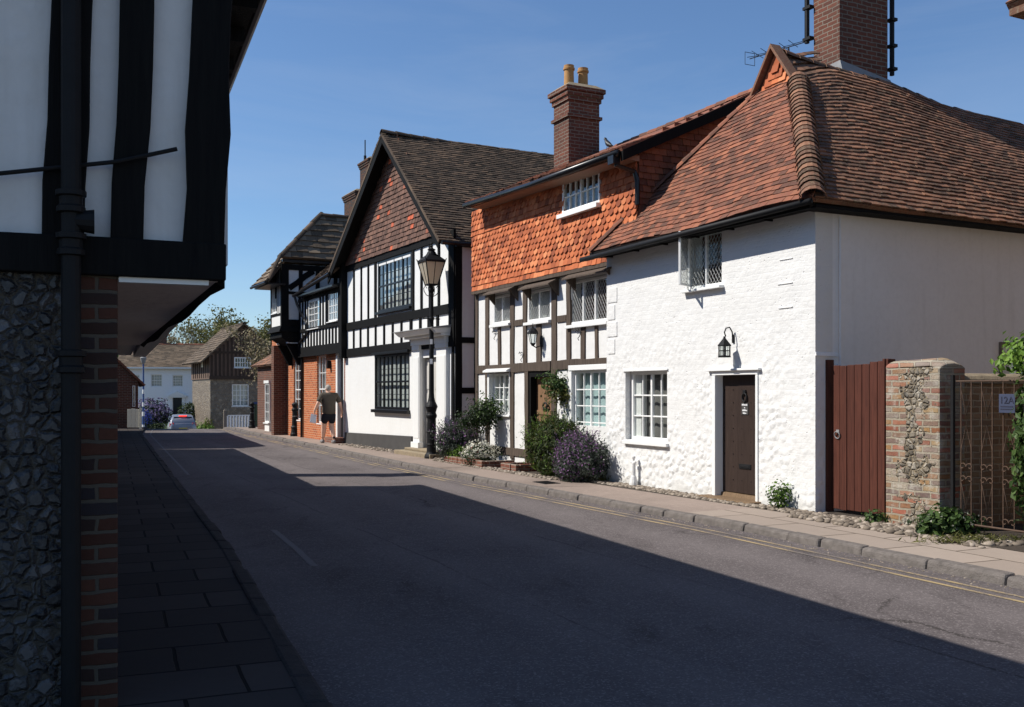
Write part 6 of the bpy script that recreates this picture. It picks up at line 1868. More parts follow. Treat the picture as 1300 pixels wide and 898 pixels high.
for k in range(4):
    q = pi / 4 + pi / 2 * k; c_, s_ = cos(q), sin(q)
    m.tube([(.05 * c_, .05 * s_, 3.86), (.13 * c_, .13 * s_, 3.90), (.19 * c_, .19 * s_, 3.99), (.20 * c_, .20 * s_, 4.06), (.16 * c_, .16 * s_, 4.12), (.12 * c_, .12 * s_, 4.06)], .010, 5)
m.build('scroll_bracket', M['iron'], t)
LB, LT, zb_, zt_ = .115, .245, 4.14, 4.68
m = MB()
for sx, sy in ((-1, -1), (1, -1), (1, 1), (-1, 1)):
    m.tube([(sx * LB, sy * LB, zb_), (sx * LT, sy * LT, zt_)], .016, 5)
for r_, z_ in ((LB, zb_), (LT, zt_)):
    m.tube([(-r_, -r_, z_), (r_, -r_, z_), (r_, r_, z_), (-r_, r_, z_)], .020, 6, closed=True)
for k in range(4):
    q = pi / 2 * k
    m.tube([(LB * cos(q), LB * sin(q), zb_), (LT * cos(q), LT * sin(q), zt_)], .009, 4)
lan = m.build('lantern_frame', M['iron'], t)
gm, gnt, gbs = newmat('frosted_lantern_glass')
gbs.inputs['Base Color'].default_value = (.78, .70, .56, 1); gbs.inputs['Roughness'].default_value = .25
tl = nd(gnt, 'ShaderNodeBsdfTranslucent', {'Color': (.75, .64, .48, 1)}); ms = nd(gnt, 'ShaderNodeMixShader', {0: .5, 1: gbs.outputs[0], 2: tl.outputs[0]}); gnt.links.new(ms.outputs[0], gnt.nodes['Material Output'].inputs[0])
c4_ = [(-1, -1), (1, -1), (1, 1), (-1, 1)]
for k in range(4):
    a, b = c4_[k], c4_[(k + 1) % 4]
    m = MB(); e = .985
    m.face([(a[0] * LB * e, a[1] * LB * e, zb_), (b[0] * LB * e, b[1] * LB * e, zb_), (b[0] * LT * e, b[1] * LT * e, zt_), (a[0] * LT * e, a[1] * LT * e, zt_)])
    m.build('pane', gm, lan, recalc=False)
m = MB(); m.lathe([(.355, zt_ + .01), (.37, zt_ + .03), (.25, zt_ + .11), (.15, zt_ + .17), (.13, zt_ + .20)], (0, 0, 0), 4, pi / 4); m.lathe([(.13, zt_ + .16), (.10, zt_ + .24), (.07, zt_ + .27), (.09, zt_ + .28), (.10, zt_ + .30), (.045, zt_ + .33), (.03, zt_ + .36), (.045, zt_ + .38), (.018, zt_ + .41), (.025, zt_ + .44), (.006, zt_ + .50)], (0, 0, 0), 12)
for sx, sy in c4_:
    m.tube([(sx * .245, sy * .245, zt_ + .02), (sx * .275, sy * .275, zt_ + .08)], [.02, .006], 4)
m.build('lantern_roof', M['iron'], lan)
for z_ in (2.72, 2.25):
    m = MB(); m.box(-.034, .034, -.062, -.055, z_, z_ + .12); s_ = m.build('sticker', M['white_ink'], col_); s_.rotation_euler = (0, 0, radians(-32))


def bollard(px, py, hgt, label):
    Y = 1997 / (py - HZ); X = (px - CX) / F * Y
    t = thing('bollard', label, 'bollard', None, (X, Y, gz(Y)), 0, 'black bollards along the right pavement')
    s = hgt / 1.1
    m = MB(); m.lathe([(.15 * s, -.05), (.15 * s, .08 * s), (.13 * s, .12 * s), (.115 * s, .24 * s), (.13 * s, .27 * s), (.13 * s, .30 * s), (.10 * s, .34 * s), (.085 * s, .80 * s), (.105 * s, .83 * s), (.11 * s, .87 * s), (.085 * s, .90 * s), (.075 * s, .95 * s), (.10 * s, 1.0 * s), (.10 * s, 1.04 * s), (.05 * s, 1.09 * s), (.01, 1.1 * s)], (0, 0, 0), 14)
    m.build('body', M['iron'], t, bevel=.004)
    m = MB(); m.lathe([(.087 * s, .60 * s), (.0905 * s, .605 * s), (.090 * s, .65 * s), (.086 * s, .655 * s)], (0, 0, 0), 14); m.build('band', M['white_paint'], t)


bollard(374.4, 554, 1.22, 'black bollard on the kerb in front of the orange brick wall')
bollard(320, 543.5, 1.15, 'black bollard further off near the green gate')

# green gate with a blue rail past the bollards
t = thing('green_gate', 'dark green boarded gate with a blue top rail behind the far bollard', 'gate', None, (*at(323, 52), gz(52)), .1)
m = MB()
for k in range(4):
    m.box(k * .11, k * .11 + .10, 0, .03, .1, 1.25)
m.build('board_panel', M['green_paint'], t); m = MB(); m.box(-.02, .46, -.02, .04, 1.255, 1.36); m.build('rail', M['blue_paint'], t)
m = MB(); m.box(.45, .53, -.04, .04, -.1, 1.5); m.build('post', M['black_paint'], t)

# distant lamp standard with banded pole
Yp = 58; Xp = (182 - CX) / F * Yp; zp = gz(Yp)
t = thing('lamp_standard', 'slim dark lamp standard with white bands and pale head at the road crest', 'lamp post', None, (Xp, Yp, zp), .4)
ht = EYE + 40 / F * Yp - zp
m = MB(); m.lathe([(.07, -.1), (.07, 1.0), (.05, 1.05), (.045, ht - .2), (.03, ht - .15)], (0, 0, 0), 10); pc_ = m.build('pole', M['blue_paint'], t)
for z_ in (.15, .9, 1.45, 2.2):
    m = MB(); m.lathe([(.072 if z_ < 1 else .056, z_), (.074 if z_ < 1 else .058, z_ + .01), (.074 if z_ < 1 else .058, z_ + .24), (.07 if z_ < 1 else .054, z_ + .25)], (0, 0, 0), 10); m.build('white_band', M['white_paint'], pc_)
m = MB(); m.lathe([(.05, ht - .2), (.11, ht - .12), (.17, ht + .12), (.18, ht + .16), (.10, ht + .24), (.02, ht + .36)], (0, 0, 0), 10); m.build('lamp_head', M['lead'], t)

# small iron cover set in the pavement
t = thing('utility_cover', 'small dark iron cover set in the pavement below the purple bush', 'cover', None, (.60, 17.35, 0), f1.ang)
m = MB(); m.box(-.24, .24, -.15, .15, -.02, .008); cv = m.build('plate', M['iron'], t, bevel=.003)
m = MB()
for k in range(7):
    m.box(-.22 + k * .065, -.19 + k * .065, -.13, .13, .0081, .0115)
m.build('ribs', M['iron'], cv)

# ---------------------------------------------------------------- car beyond the crest
Yc = 66.0; Xc = (230.5 - CX) / F * Yc
t = thing('parked_car', 'small silver hatchback seen from behind with a lit red brake light', 'car', None, (Xc, Yc, gz(Yc) - .085), atan2(.36, .93))
body_m = simple('silver_car_paint', (.26, .27, .30), .25, .4, var=.05, bstr=0)
sect = [  # y, half width, z low, z shoulder, tuck
    (-1.95, .62, .40, .78), (-1.90, .76, .30, .92), (-1.70, .84, .24, .98), (-1.2, .87, .20, 1.0), (-.3, .88, .18, .98), (.7, .88, .18, .94), (1.3, .87, .20, .88), (1.75, .80, .24, .76), (1.98, .64, .34, .62), (2.02, .5, .42, .55)]
m = MB(); prev = None
for (y_, w_, z0, z1) in sect:
    hh = z1 - z0
    pr = [(-w_ * .82, z0), (-w_ * .97, z0 + .12 * hh), (-w_, z0 + .45 * hh), (-w_ * .98, z0 + .75 * hh), (-w_ * .90, z1), (0, z1 + .03), (w_ * .90, z1), (w_ * .98, z0 + .75 * hh), (w_, z0 + .45 * hh), (w_ * .97, z0 + .12 * hh), (w_ * .82, z0)]
    ring = [m.P((a, y_, b)) for a, b in pr]
    if prev:
        for i in range(len(ring)):
            j = (i + 1) % len(ring); m.f.append([prev[i], prev[j], ring[j], ring[i]])
    else:
        m.f.append(ring)
    prev = ring
m.f.append(prev[::-1])
cab = [(-1.86, .66, .96, .97), (-1.72, .70, .97, 1.22), (-1.50, .66, .98, 1.42), (-1.0, .63, .98, 1.49), (-.2, .62, .98, 1.50), (.45, .62, .96, 1.42), (.95, .66, .94, 1.12), (1.25, .70, .90, .93)]
prev = None
for (y_, w_, z0, z1) in cab:
    wt = w_; wb = .79
    ring = [m.P(p) for p in ((-wb, y_, z0 - .03), (-lerp(wb, wt, .6), y_, lerp(z0, z1, .6)), (-wt * .93, y_, z1 - .02), (0, y_, z1 + .01), (wt * .93, y_, z1 - .02), (lerp(wb, wt, .6), y_, lerp(z0, z1, .6)), (wb, y_, z0 - .03))]
    if prev:
        for i in range(7):
            j = (i + 1) % 7; m.f.append([prev[i], prev[j], ring[j], ring[i]])
    else:
        m.f.append(ring)
    prev = ring
m.f.append(prev[::-1])
m.build('body', body_m, t, smooth=True, bevel=.01)
cg = simple('dark_car_glass', (.006, .007, .009), .12, var=.05, bstr=0, spec=.15)
m = MB(); m.hexa([(-.60, -1.79, 1.02), (.60, -1.79, 1.02), (.58, -1.70, 1.02), (-.58, -1.70, 1.02)], [(-.54, -1.60, 1.36), (.54, -1.60, 1.36), (.54, -1.5, 1.36), (-.54, -1.5, 1.36)]); m.build('rear_window', cg, t, bevel=.01)
for s_ in (-1, 1):
    m = MB(); m.hexa([(s_ * .70, -1.45, 1.02), (s_ * .785, -1.45, 1.02), (s_ * .785, .85, 1.0), (s_ * .70, .85, 1.0)], [(s_ * .56, -1.25, 1.40), (s_ * .655, -1.25, 1.40), (s_ * .655, .35, 1.38), (s_ * .56, .35, 1.38)]); m.build('window', cg, t)
m = MB(); m.hexa([(-.6, 1.2, .96), (.6, 1.2, .96), (.62, 1.1, .95), (-.62, 1.1, .95)], [(-.54, .55, 1.38), (.54, .55, 1.38), (.54, .48, 1.40), (-.54, .48, 1.40)]); m.build('windscreen', cg, t)
red, rnt, rbs = newmat('red_lamp_lens'); rbs.inputs['Base Color'].default_value = (.35, .01, .015, 1); rbs.inputs['Roughness'].default_value = .15
lit, lnt, lbs = newmat('lit_brake_light'); lbs.inputs['Base Color'].default_value = (.7, .02, .02, 1); lbs.inputs['Emission Color'].default_value = (1, .06, .04, 1); lbs.inputs['Emission Strength'].default_value = 1.6
for s_ in (-1, 1):
    m = MB(); m.hexa([(s_ * .58, -1.94, .74), (s_ * .84, -1.78, .74), (s_ * .80, -1.6, .74), (s_ * .56, -1.8, .74)], [(s_ * .56, -1.93, .98), (s_ * .82, -1.76, 1.0), (s_ * .78, -1.6, 1.0), (s_ * .55, -1.8, .98)]); m.build('tail_light', red, t, bevel=.02)
m = MB(); m.box(-.24, .24, -1.64, -1.50, 1.40, 1.455); m.build('brake_light', lit, t)
m = MB(); m.box(-.26, .26, -1.972, -1.95, .56, .67); m.build('number_plate', simple('yellow_plate', (.45, .36, .08), .5, bstr=0), t)
m = MB(); m.box(-.80, .80, -1.99, -1.80, .30, .46); m.build('bumper', M['black_paint'], t, bevel=.04)
for sx in (-1, 1):
    for y_ in (-1.25, 1.28):
        c_ = MB(); c_.lathe([(.19, -.10), (.30, -.10), (.32, -.06), (.32, .06), (.30, .10), (.19, .10)], (0, 0, 0), 20)
        o_ = c_.build('wheel', simple('tyre_rubber', (.02, .02, .02), .8) if 'tyre_rubber' not in bpy.data.materials else bpy.data.materials['tyre_rubber'], t); o_.location = (sx * .76, y_, .32); o_.rotation_euler = (0, pi / 2, 0)
        c_ = MB(); c_.lathe([(.04, -.07), (.18, -.08), (.19, -.07), (.19, .07), (.18, .08), (.04, .07)], (0, 0, 0), 16); c_.build('rim', M['lead'], o_)

# ---------------------------------------------------------------- walking man
def skin(name, verts, edges, mat, parent, sub=2, root=0):
    me = bpy.data.meshes.new(name)
    me.from_pydata([v[:3] for v in verts], edges, [])
    o = bpy.data.objects.new(name, me); COL.objects.link(o); o.parent = parent
    me.materials.append(mat)
    md = o.modifiers.new('skin', 'SKIN'); md.use_smooth_shade = True
    if not me.skin_vertices:
        bm = bmesh.new(); bm.from_mesh(me); bm.verts.layers.skin.verify(); bm.to_mesh(me); bm.free()
    sv = me.skin_vertices[0].data
    for k, v in enumerate(verts):
        r = v[3]; r = r if isinstance(r, tuple) else (r, r)
        sv[k].radius = r; sv[k].use_root = (k == root)
    sb = o.modifiers.new('sub', 'SUBSURF'); sb.levels = sub; sb.render_levels = sub
    return o


pman = (-5.66, 30.75, 0)
t = thing('person', 'man in dark olive t-shirt and navy shorts walking away along the sunny pavement', 'person', None, pman, atan2(.468, .884))
vs = [(0, 0, .95, (.16, .125)), (0, -.01, 1.13, (.155, .12)), (0, .0, 1.32, (.175, .125)), (0, .02, 1.47, (.10, .085)), (0, .035, 1.52, .062), (0, .055, 1.575, (.068, .082)), (0, .06, 1.645, (.078, .095)), (0, .06, 1.715, (.062, .075)),
      (-.22, 0, 1.45, .074), (-.34, -.05, 1.20, .058), (-.41, .06, .99, .038), (-.415, .09, .93, (.040, .024)),
      (.22, 0, 1.45, .074), (.34, -.04, 1.18, .058), (.42, .02, .93, .038), (.425, .04, .86, (.024, .040)),
      (-.10, .0, .90, .12), (-.10, .17, .51, .085), (-.10, .20, .34, .080), (-.10, .25, .10, .040), (-.105, .37, .055, (.042, .03)),
      (.10, .0, .90, .12), (.10, .06, .50, .085), (.10, -.06, .34, .080), (.10, -.19, .12, .040), (.105, -.08, .055, (.042, .03)),
      (0, .165, 1.61, .014), (-.088, .05, 1.61, .016), (.088, .05, 1.61, .016)]
ed = [(0, 1), (1, 2), (2, 3), (3, 4), (4, 5), (5, 6), (6, 7), (2, 8), (8, 9), (9, 10), (10, 11), (2, 12), (12, 13), (13, 14), (14, 15), (0, 16), (16, 17), (17, 18), (18, 19), (19, 20), (0, 21), (21, 22), (22, 23), (23, 24), (24, 25), (5, 26), (6, 27), (6, 28)]
def hand(pi_, base, down, across, curl, thumb):
    """four unequal curled fingers and a thumb from the side of the palm"""
    for k in range(4):
        s0 = (k - 1.5) * .019; ln = (.07, .078, .074, .058)[k]
        p0 = base + across * s0 + down * .035
        p1 = p0 + down * ln * .5 + curl * .008; p2 = p1 + down * ln * .38 + curl * .022
        n0 = len(vs)
        for p, r in ((p0, .010), (p1, .009), (p2, .0075)):
            vs.append((p.x, p.y, p.z, r))
        ed.extend([(pi_, n0), (n0, n0 + 1), (n0 + 1, n0 + 2)])
    p0 = base + thumb * .030 - down * .005; p1 = p0 + thumb * .018 + down * .03 + curl * .01; p2 = p1 + down * .028 + curl * .012
    n0 = len(vs)
    for p, r in ((p0, .012), (p1, .0105), (p2, .009)):
        vs.append((p.x, p.y, p.z, r))
    ed.extend([(pi_, n0), (n0, n0 + 1), (n0 + 1, n0 + 2)])


hand(11, V((-.415, .09, .93)), V((-.05, .25, -.97)).normalized(), V((.1, .95, .25)).normalized(), V((.9, -.1, 0)), V((.2, .95, .1)).normalized())
hand(15, V((.425, .04, .86)), V((.03, .2, -.98)).normalized(), V((.05, .98, .2)).normalized(), V((-.9, -.1, 0)), V((-.2, .95, .1)).normalized())
t.scale = (1.03, 1.03, 1.03)
body = skin('body', vs, ed, M['skin'], t)
ts = [(0, 0, .83, (.225, .175)), (0, -.01, 1.0, (.225, .175)), (0, -.01, 1.15, (.215, .165)), (0, .0, 1.30, (.225, .165)), (0, .02, 1.45, (.14, .11)), (0, .028, 1.50, .075), (-.225, 0, 1.435, .100), (-.295, -.03, 1.29, .090), (-.33, -.045, 1.22, .088), (.225, 0, 1.435, .100), (.295, -.025, 1.29, .090), (.33, -.035, 1.21, .088)]
shirt = skin('t_shirt', ts, [(0, 1), (1, 2), (2, 3), (3, 4), (4, 5), (3, 6), (6, 7), (7, 8), (3, 9), (9, 10), (10, 11)], M['tshirt'], t)
skin('shorts', [(0, 0, .96, (.20, .155)), (0, 0, .86, (.20, .155)), (-.11, .03, .78, .128), (-.113, .13, .57, .115), (.11, .01, .78, .128), (.113, .035, .56, .115)], [(0, 1), (1, 2), (2, 3), (1, 4), (4, 5)], M['shorts'], t)
for sx, x_, y_, pit in ((-1, -.103, .26, 0), (1, .103, -.18, 0)):
    skin('shoe', [(x_, y_ - .08, .055, (.050, .056)), (x_, y_ + .04, .055, (.052, .055)), (x_ * 1.03, y_ + .19, .040, (.050, .040)), (x_, y_ - .03, .12, .056)], [(0, 1), (1, 2), (1, 3)], M['shoe'], t)
    skin('sock', [(x_, y_ - .015, .11, .054), (x_, y_ - .02 + (-.01 if sx < 0 else .05), .22, .066)], [(0, 1)], M['shorts'], t, 1)
m = MB()
for i in range(9):
    for j in range(16):
        q = []
        for a, b in ((i, j), (i + 1, j), (i + 1, j + 1), (i, j + 1)):
            th_ = pi * .70 * a / 9; ph_ = 2 * pi * b / 16
            back = .86 + .14 * max(-1, min(1, -2.2 * sin(ph_))) * 1.0
            th2 = th_ * back
            q.append((.088 * sin(th2) * cos(ph_), .052 + .108 * sin(th2) * sin(ph_), 1.652 + .112 * cos(th2)))
        m.face(q)
hr = m.build('hair', M['hair'], t, smooth=True, merge=True)
# the paper he holds
pt = thing('paper', 'folded white paper held low in the left hand of the walking man', 'paper', None, pman, atan2(.468, .884)); pt.scale = (1.03, 1.03, 1.03)
m = MB(); m.hexa([(-.56, .09, .64), (-.38, .05, .60), (-.38, .054, .60), (-.56, .094, .64)], [(-.50, .12, .90), (-.34, .09, .86), (-.34, .094, .86), (-.50, .124, .90)]); m.build('sheet', M['paper'], pt)
# ---------------------------------------------------------------- cobbles and gravel along the wall feet
def pebbles(name, label, fr, x0, x1, y0, y1, n, r, rng, mat='cobble'):
    m = MB()
    for k in range(n):
        c = fr.w(lerp(x0, x1, rng.random()), lerp(y0, y1, rng.random() ** 1.2), 0)
        a = r * rng.uniform(.5, 1.25); b = a * rng.uniform(.6, .9); h_ = a * rng.uniform(.5, .8)
        an = rng.uniform(0, pi)
        rings = []
        for s_, z_ in ((.55, -.2), (1, .1), (.85, .55), (.45, .9)):
            rings.append([m.P((c.x + (a * s_ * cos(2 * pi * i / 7)) * cos(an) - (b * s_ * sin(2 * pi * i / 7)) * sin(an), c.y + (a * s_ * cos(2 * pi * i / 7)) * sin(an) + (b * s_ * sin(2 * pi * i / 7)) * cos(an), gz(c.y) + h_ * z_)) for i in range(7)])
        for P_, Q_ in zip(rings, rings[1:]):
            for i in range(7):
                m.f.append([P_[i], P_[(i + 1) % 7], Q_[(i + 1) % 7], Q_[i]])
        m.f.append(rings[-1])
    o = m.build(name, M[mat], smooth=True, recalc=False)
    return tag(o, label, 'cobbles', kind='stuff')


pm, pnt, pbs = newmat('loose_flint_cobbles')
setc(pnt, pbs, ramp(pnt, nd(pnt, 'ShaderNodeNewGeometry').outputs['Random Per Island'], [(0, (.10, .078, .058)), (.5, (.20, .16, .12)), (1, (.34, .285, .23))])); pbs.inputs['Roughness'].default_value = .85
M['pebble'] = pm
m = MB(); m.face([(-6.4, -.72, 0), (-1.0, -.72, 0), (-1.0, .3, 0), (-6.4, .3, 0)]); m.face([(-1.0, -.50, 0), (7.4, -.32, 0), (7.4, .3, 0), (-1.0, .3, 0)]); m.face([(5.2, -.40, .002), (10.5, -.55, .002), (10.5, 1.4, .002), (5.2, 1.4, .002)])
o = m.build('verge', M['soil'], recalc=False); o.location = (A[0], A[1], .004); o.rotation_euler = (0, 0, f1.ang); tag(o, 'earth strip at the foot of the cottage walls', None, kind='structure')
pebbles('cobbles', 'pale cobble strip along the foot of the cottage and the maroon gate', f1, -.6, 7.4, -.36, -.02, 1500, .038, random.Random(91), 'pebble')
pebbles('cobbles', 'cobble edging in front of the flower beds', f1, -6.3, -.6, -.78, -.50, 900, .040, random.Random(92), 'pebble')
pebbles('cobbles', 'scattered cobbles at the foot of the gabled house', f3, -7.5, .2, -.5, -.04, 320, .05, random.Random(94), 'pebble')
pebbles('cobbles', 'bigger loose cobbles before the brick pier', f1, 5.3, 8.2, -.62, -.06, 420, .055, random.Random(93), 'pebble')


rg = random.Random(97); m = MB()
for k in range(900):
    y_ = rg.uniform(4, 32); x_ = xr(y_) - abs(rg.gauss(0, .09)) - .03; r_ = rg.uniform(.005, .014)
    a_ = rg.uniform(0, 6)
    p_ = [m.P((x_ + r_ * cos(a_ + q_ * 1.57), y_ + r_ * sin(a_ + q_ * 1.57), -.084)) for q_ in range(4)]; t_ = m.P((x_, y_, -.084 + r_ * .8))
    m.f += [[p_[q_], p_[(q_ + 1) % 4], t_] for q_ in range(4)]
o = m.build('grit', M['pebble'], recalc=False); tag(o, 'fine grit lying in the gutter along the right kerb', 'grit', kind='stuff')


# ---------------------------------------------------------------- shrubs and flowers
def plant(name, label, cat, loc, layers, stems=8, stem_r=.008, seed=0, group=None, stem_h=None, spread=.3, rz=0.0, shoots=0):
    """layers: (part name, material, centre, radii, count, leaf size, kwargs)"""
    t = thing(name, label, cat, None, loc, rz, group)
    rg = random.Random(seed)
    top = layers[0][2][2]
    m = MB()
    for k in range(stems):
        a = rg.uniform(0, 2 * pi); r_ = rg.uniform(.2, 1) * spread
        hh = (stem_h or top) * rg.uniform(.7, 1.1)
        m.tube([(r_ * .3 * cos(a), r_ * .3 * sin(a), -.03), (r_ * .6 * cos(a + .2), r_ * .6 * sin(a + .2), hh * .5), (r_ * cos(a), r_ * sin(a), hh)], [stem_r, stem_r * .8, stem_r * .5], 5)
    m.build('stem', M['bark'], t)
    for (pn, mt, c, rad, n, size, kw) in layers:
        m = MB(); leaves(m, c, rad, n, size, rg, seed=seed, **kw)
        if shoots:
            sprigs(m, c, rad, shoots if pn == 'foliage' else shoots // 3, size, rg)
        m.build(pn, M[mt], t, recalc=False)
    return t


def ground_at(px, py):
    Y = 1997 / (py - HZ)
    return ((px - CX) / F * Y, Y, 0)


g_ = lambda fr, x, y: fr.w(x, y, 0)
F0 = dict(floor_=0.0)
plant('lavender_bush', 'grey green lavender bush with mauve flowers beside the lamp and porch', 'shrub', f2.w(.06, -.52, 0),
      [('foliage', 'leaf_grey', (0, 0, .42), (.52, .48, .45), 7000, .06, dict(fill=.3, elong=1.3, flat=.4, lump=.25, **F0)), ('flowers', 'petal_purple', (0, -.05, .55), (.54, .5, .36), 420, .045, dict(fill=.1, flat=.6, **F0))], 14, seed=101, spread=.4, shoots=150)
plant('lavender_bush', 'grey lavender bush full of purple flowers against the corner of the white cottage', 'shrub', f2.w(f2.X(740, -.50), -.50, 0),
      [('foliage', 'leaf_grey', (0, 0, .36), (.54, .40, .42), 7600, .06, dict(fill=.32, elong=1.3, flat=.4, lump=.5, **F0)), ('flowers', 'petal_purple', (0, -.05, .45), (.56, .42, .42), 800, .045, dict(fill=.1, flat=.6, **F0))], 14, seed=102, spread=.4, rz=f2.ang, shoots=150)
plant('rosemary_bush', 'large dark green rounded bush below the leaded window left of the purple lavender', 'shrub', f2.w(f2.X(705, -.44), -.44, 0),
      [('foliage', 'leaf_box', (0, 0, .52), (.74, .46, .58), 15000, .06, dict(fill=.28, elong=1.4, flat=.38, lump=.2, **F0)), ('new_growth', 'leaf_bright', (-.1, -.05, .58), (.74, .46, .57), 1000, .045, dict(fill=.08, flat=.3, elong=1.5, **F0))], 16, seed=103, spread=.6, rz=f2.ang, shoots=220)
plant('lavender_bush', 'small low grey lavender clump spilling over the pavement edge below the dark green bush', 'shrub', f2.w(f2.X(722, -.78), -.78, 0),
      [('foliage', 'leaf_grey', (0, 0, .20), (.30, .22, .24), 1900, .05, dict(fill=.3, elong=1.3, flat=.4, **F0)), ('flowers', 'petal_purple', (0, -.05, .24), (.30, .22, .24), 220, .04, dict(fill=.1, **F0))], 8, seed=104, spread=.3, rz=f2.ang, shoots=60)
# rose bush on bare stems before the small window
rb = f2.w(1.12, -.36, 0)
t = plant('rose_bush', 'tall loose rose bush with bare stems in front of the small paned window', 'shrub', rb,
          [('foliage', 'leaf_dark', (.0, 0, 1.05), (.46, .36, .36), 2000, .065, dict(fill=.5, lump=.6, flat=.6)), ('foliage', 'leaf', (.1, -.08, 1.22), (.34, .28, .34), 1000, .06, dict(fill=.5, lump=.6)), ('foliage', 'leaf_dark', (-.35, .0, .95), (.30, .25, .22), 600, .06, dict(fill=.5, lump=.6))], 9, .012, 105, spread=.4)
t = plant('climbing_rose', 'small leafy climbing rose on a stem beside the oak door', 'climber', f2.w(4.02, -.15, 0),
          [('foliage', 'leaf', (.05, -.05, 1.72), (.34, .26, .30), 950, .07, dict(fill=.5, lump=.6)), ('foliage', 'leaf_olive', (.15, -.1, 1.52), (.34, .26, .26), 500, .065, dict(fill=.5, lump=.6))], 3, .016, 106, spread=.10)
plant('candytuft', 'mound of white flowers in the brick edged bed under the rose bush', 'flowers', f2.w(1.62, -.62, 0),
      [('foliage', 'leaf_dark', (0, 0, .20), (.42, .30, .28), 1500, .05, dict(fill=.3, **F0)), ('flowers', 'petal_white', (-.02, -.05, .30), (.40, .28, .24), 950, .042, dict(fill=.12, flat=.9, lump=.4, floor_=.18))], 6, seed=107, spread=.25)
plant('green_plant', 'bright green low plant in the brick edged bed left of the white flowers', 'plant', f2.w(.42, -.55, 0),
      [('foliage', 'leaf_bright', (0, 0, .16), (.34, .26, .24), 1300, .06, dict(fill=.35, elong=1.4, flat=.35, **F0))], 5, seed=108, spread=.2)
plant('red_flowers', 'small clump of red flowers between the bright green plant and the white flowers', 'flowers', f2.w(.86, -.40, 0),
      [('foliage', 'leaf_dark', (0, 0, .18), (.20, .16, .22), 500, .05, dict(fill=.35, **F0)), ('flowers', 'petal_red', (0, 0, .32), (.20, .16, .14), 160, .04, dict(fill=.2))], 4, seed=109, spread=.12)
# brick edging of the beds
for nm, xs_, yb_, lb in (('flower_bed', (0.1, 2.15), -.86, 'low brick edged flower bed under the small paned window'), ('flower_bed', (2.75, 3.45), -.72, 'short brick edged bed beside the oak door step')):
    t = thing(nm, lb, 'flower bed', None, f2.w(xs_[0], yb_, 0), f2.ang)
    L = xs_[1] - xs_[0]; m = MB(); n = max(2, int(L / .23)); rg = random.Random(int(L * 100))
    for k in range(n):
        m.box(L * k / n, L * (k + 1) / n - .012, rg.uniform(-.012, .012), .10, -.05, .15 + rg.uniform(-.012, .012))
    for k in range(3):
        m.box(L - .10, L, .112 + k * .225, .112 + k * .225 + .213, -.05, .145 + rg.uniform(-.012, .012)); m.box(0, .10, .112 + k * .225, .112 + k * .225 + .213, -.05, .145 + rg.uniform(-.012, .012))
    m.build('edging', M['brick_edging'], t, bevel=.008)
    m = MB(); m.box(.10, L - .10, .10, .70, -.05, .10); m.build('soil', M['soil'], t)
plant('weed', 'leafy green weed sprouting at the cottage wall right of the brown door', 'weed', f1.w(4.62, -.13, 0),
      [('foliage', 'leaf', (0, 0, .17), (.19, .15, .21), 420, .05, dict(fill=.5, lump=.5, **F0)), ('foliage', 'leaf_bright', (0, -.02, .22), (.18, .14, .18), 160, .045, dict(fill=.4, lump=.5, **F0))], 6, seed=110, spread=.12)
plant('weed', 'small weed tuft between the maroon gate and the brick pier', 'weed', f1.w(6.33, -.16, 0), [('foliage', 'leaf', (0, 0, .07), (.17, .11, .12), 260, .045, dict(fill=.5, **F0))], 4, seed=111, spread=.1)
plant('weed', 'grassy weeds at the corner of the white cottage under the lavender', 'weed', f1.w(-.05, -.25, 0), [('foliage', 'leaf_olive', (0, 0, .05), (.48, .14, .11), 420, .05, dict(fill=.5, elong=1.8, flat=.2, **F0))], 4, seed=112, spread=.2)
plant('bluebell_clump', 'dark green clump with pale blue flowers at the foot of the pier and iron gate', 'plant', f1.w(7.38, -.22, 0), [('foliage', 'leaf', (0, 0, .12), (.34, .20, .20), 900, .075, dict(fill=.4, flat=.6, **F0)), ('foliage', 'leaf_dark', (.1, .05, .10), (.42, .18, .17), 500, .07, dict(fill=.4, **F0)), ('flowers', 'petal_white', (.05, -.05, .20), (.30, .18, .12), 40, .03, dict(fill=.2))], 6, seed=113, spread=.2)
plant('weed', 'thin grassy weeds along the paving before the iron gate', 'weed', f1.w(7.9, -.42, 0), [('foliage', 'leaf_olive', (0, 0, .03), (.60, .16, .07), 520, .05, dict(fill=.6, elong=1.8, flat=.25, lump=.8, **F0))], 4, seed=114, spread=.2)
plant('weed', 'bright green weed by the boundary post beside the jettied house', 'weed', (*at(350, 42.5), 0), [('foliage', 'leaf_bright', (0, 0, .22), (.32, .25, .26), 420, .10, dict(fill=.4, **F0))], 5, seed=115, spread=.2)
# ivy on the neighbouring wall at the right edge
iv = f1.w(8.30, .06, 0)
plant('ivy', 'dense green ivy hanging at the right edge over the iron gate', 'ivy', iv,
      [('foliage', 'leaf', (.12, .05, 1.15), (.36, .30, .95), 3200, .085, dict(fill=.25, lump=.3, **F0)), ('foliage', 'leaf_bright', (.08, .25, 1.96), (.36, .34, .22), 1000, .075, dict(fill=.3, lump=.5)), ('foliage', 'leaf_dark', (.2, .1, 1.0), (.38, .32, 1.0), 1500, .08, dict(fill=.3, **F0))], 8, .014, 116, spread=.2, stem_h=1.9)

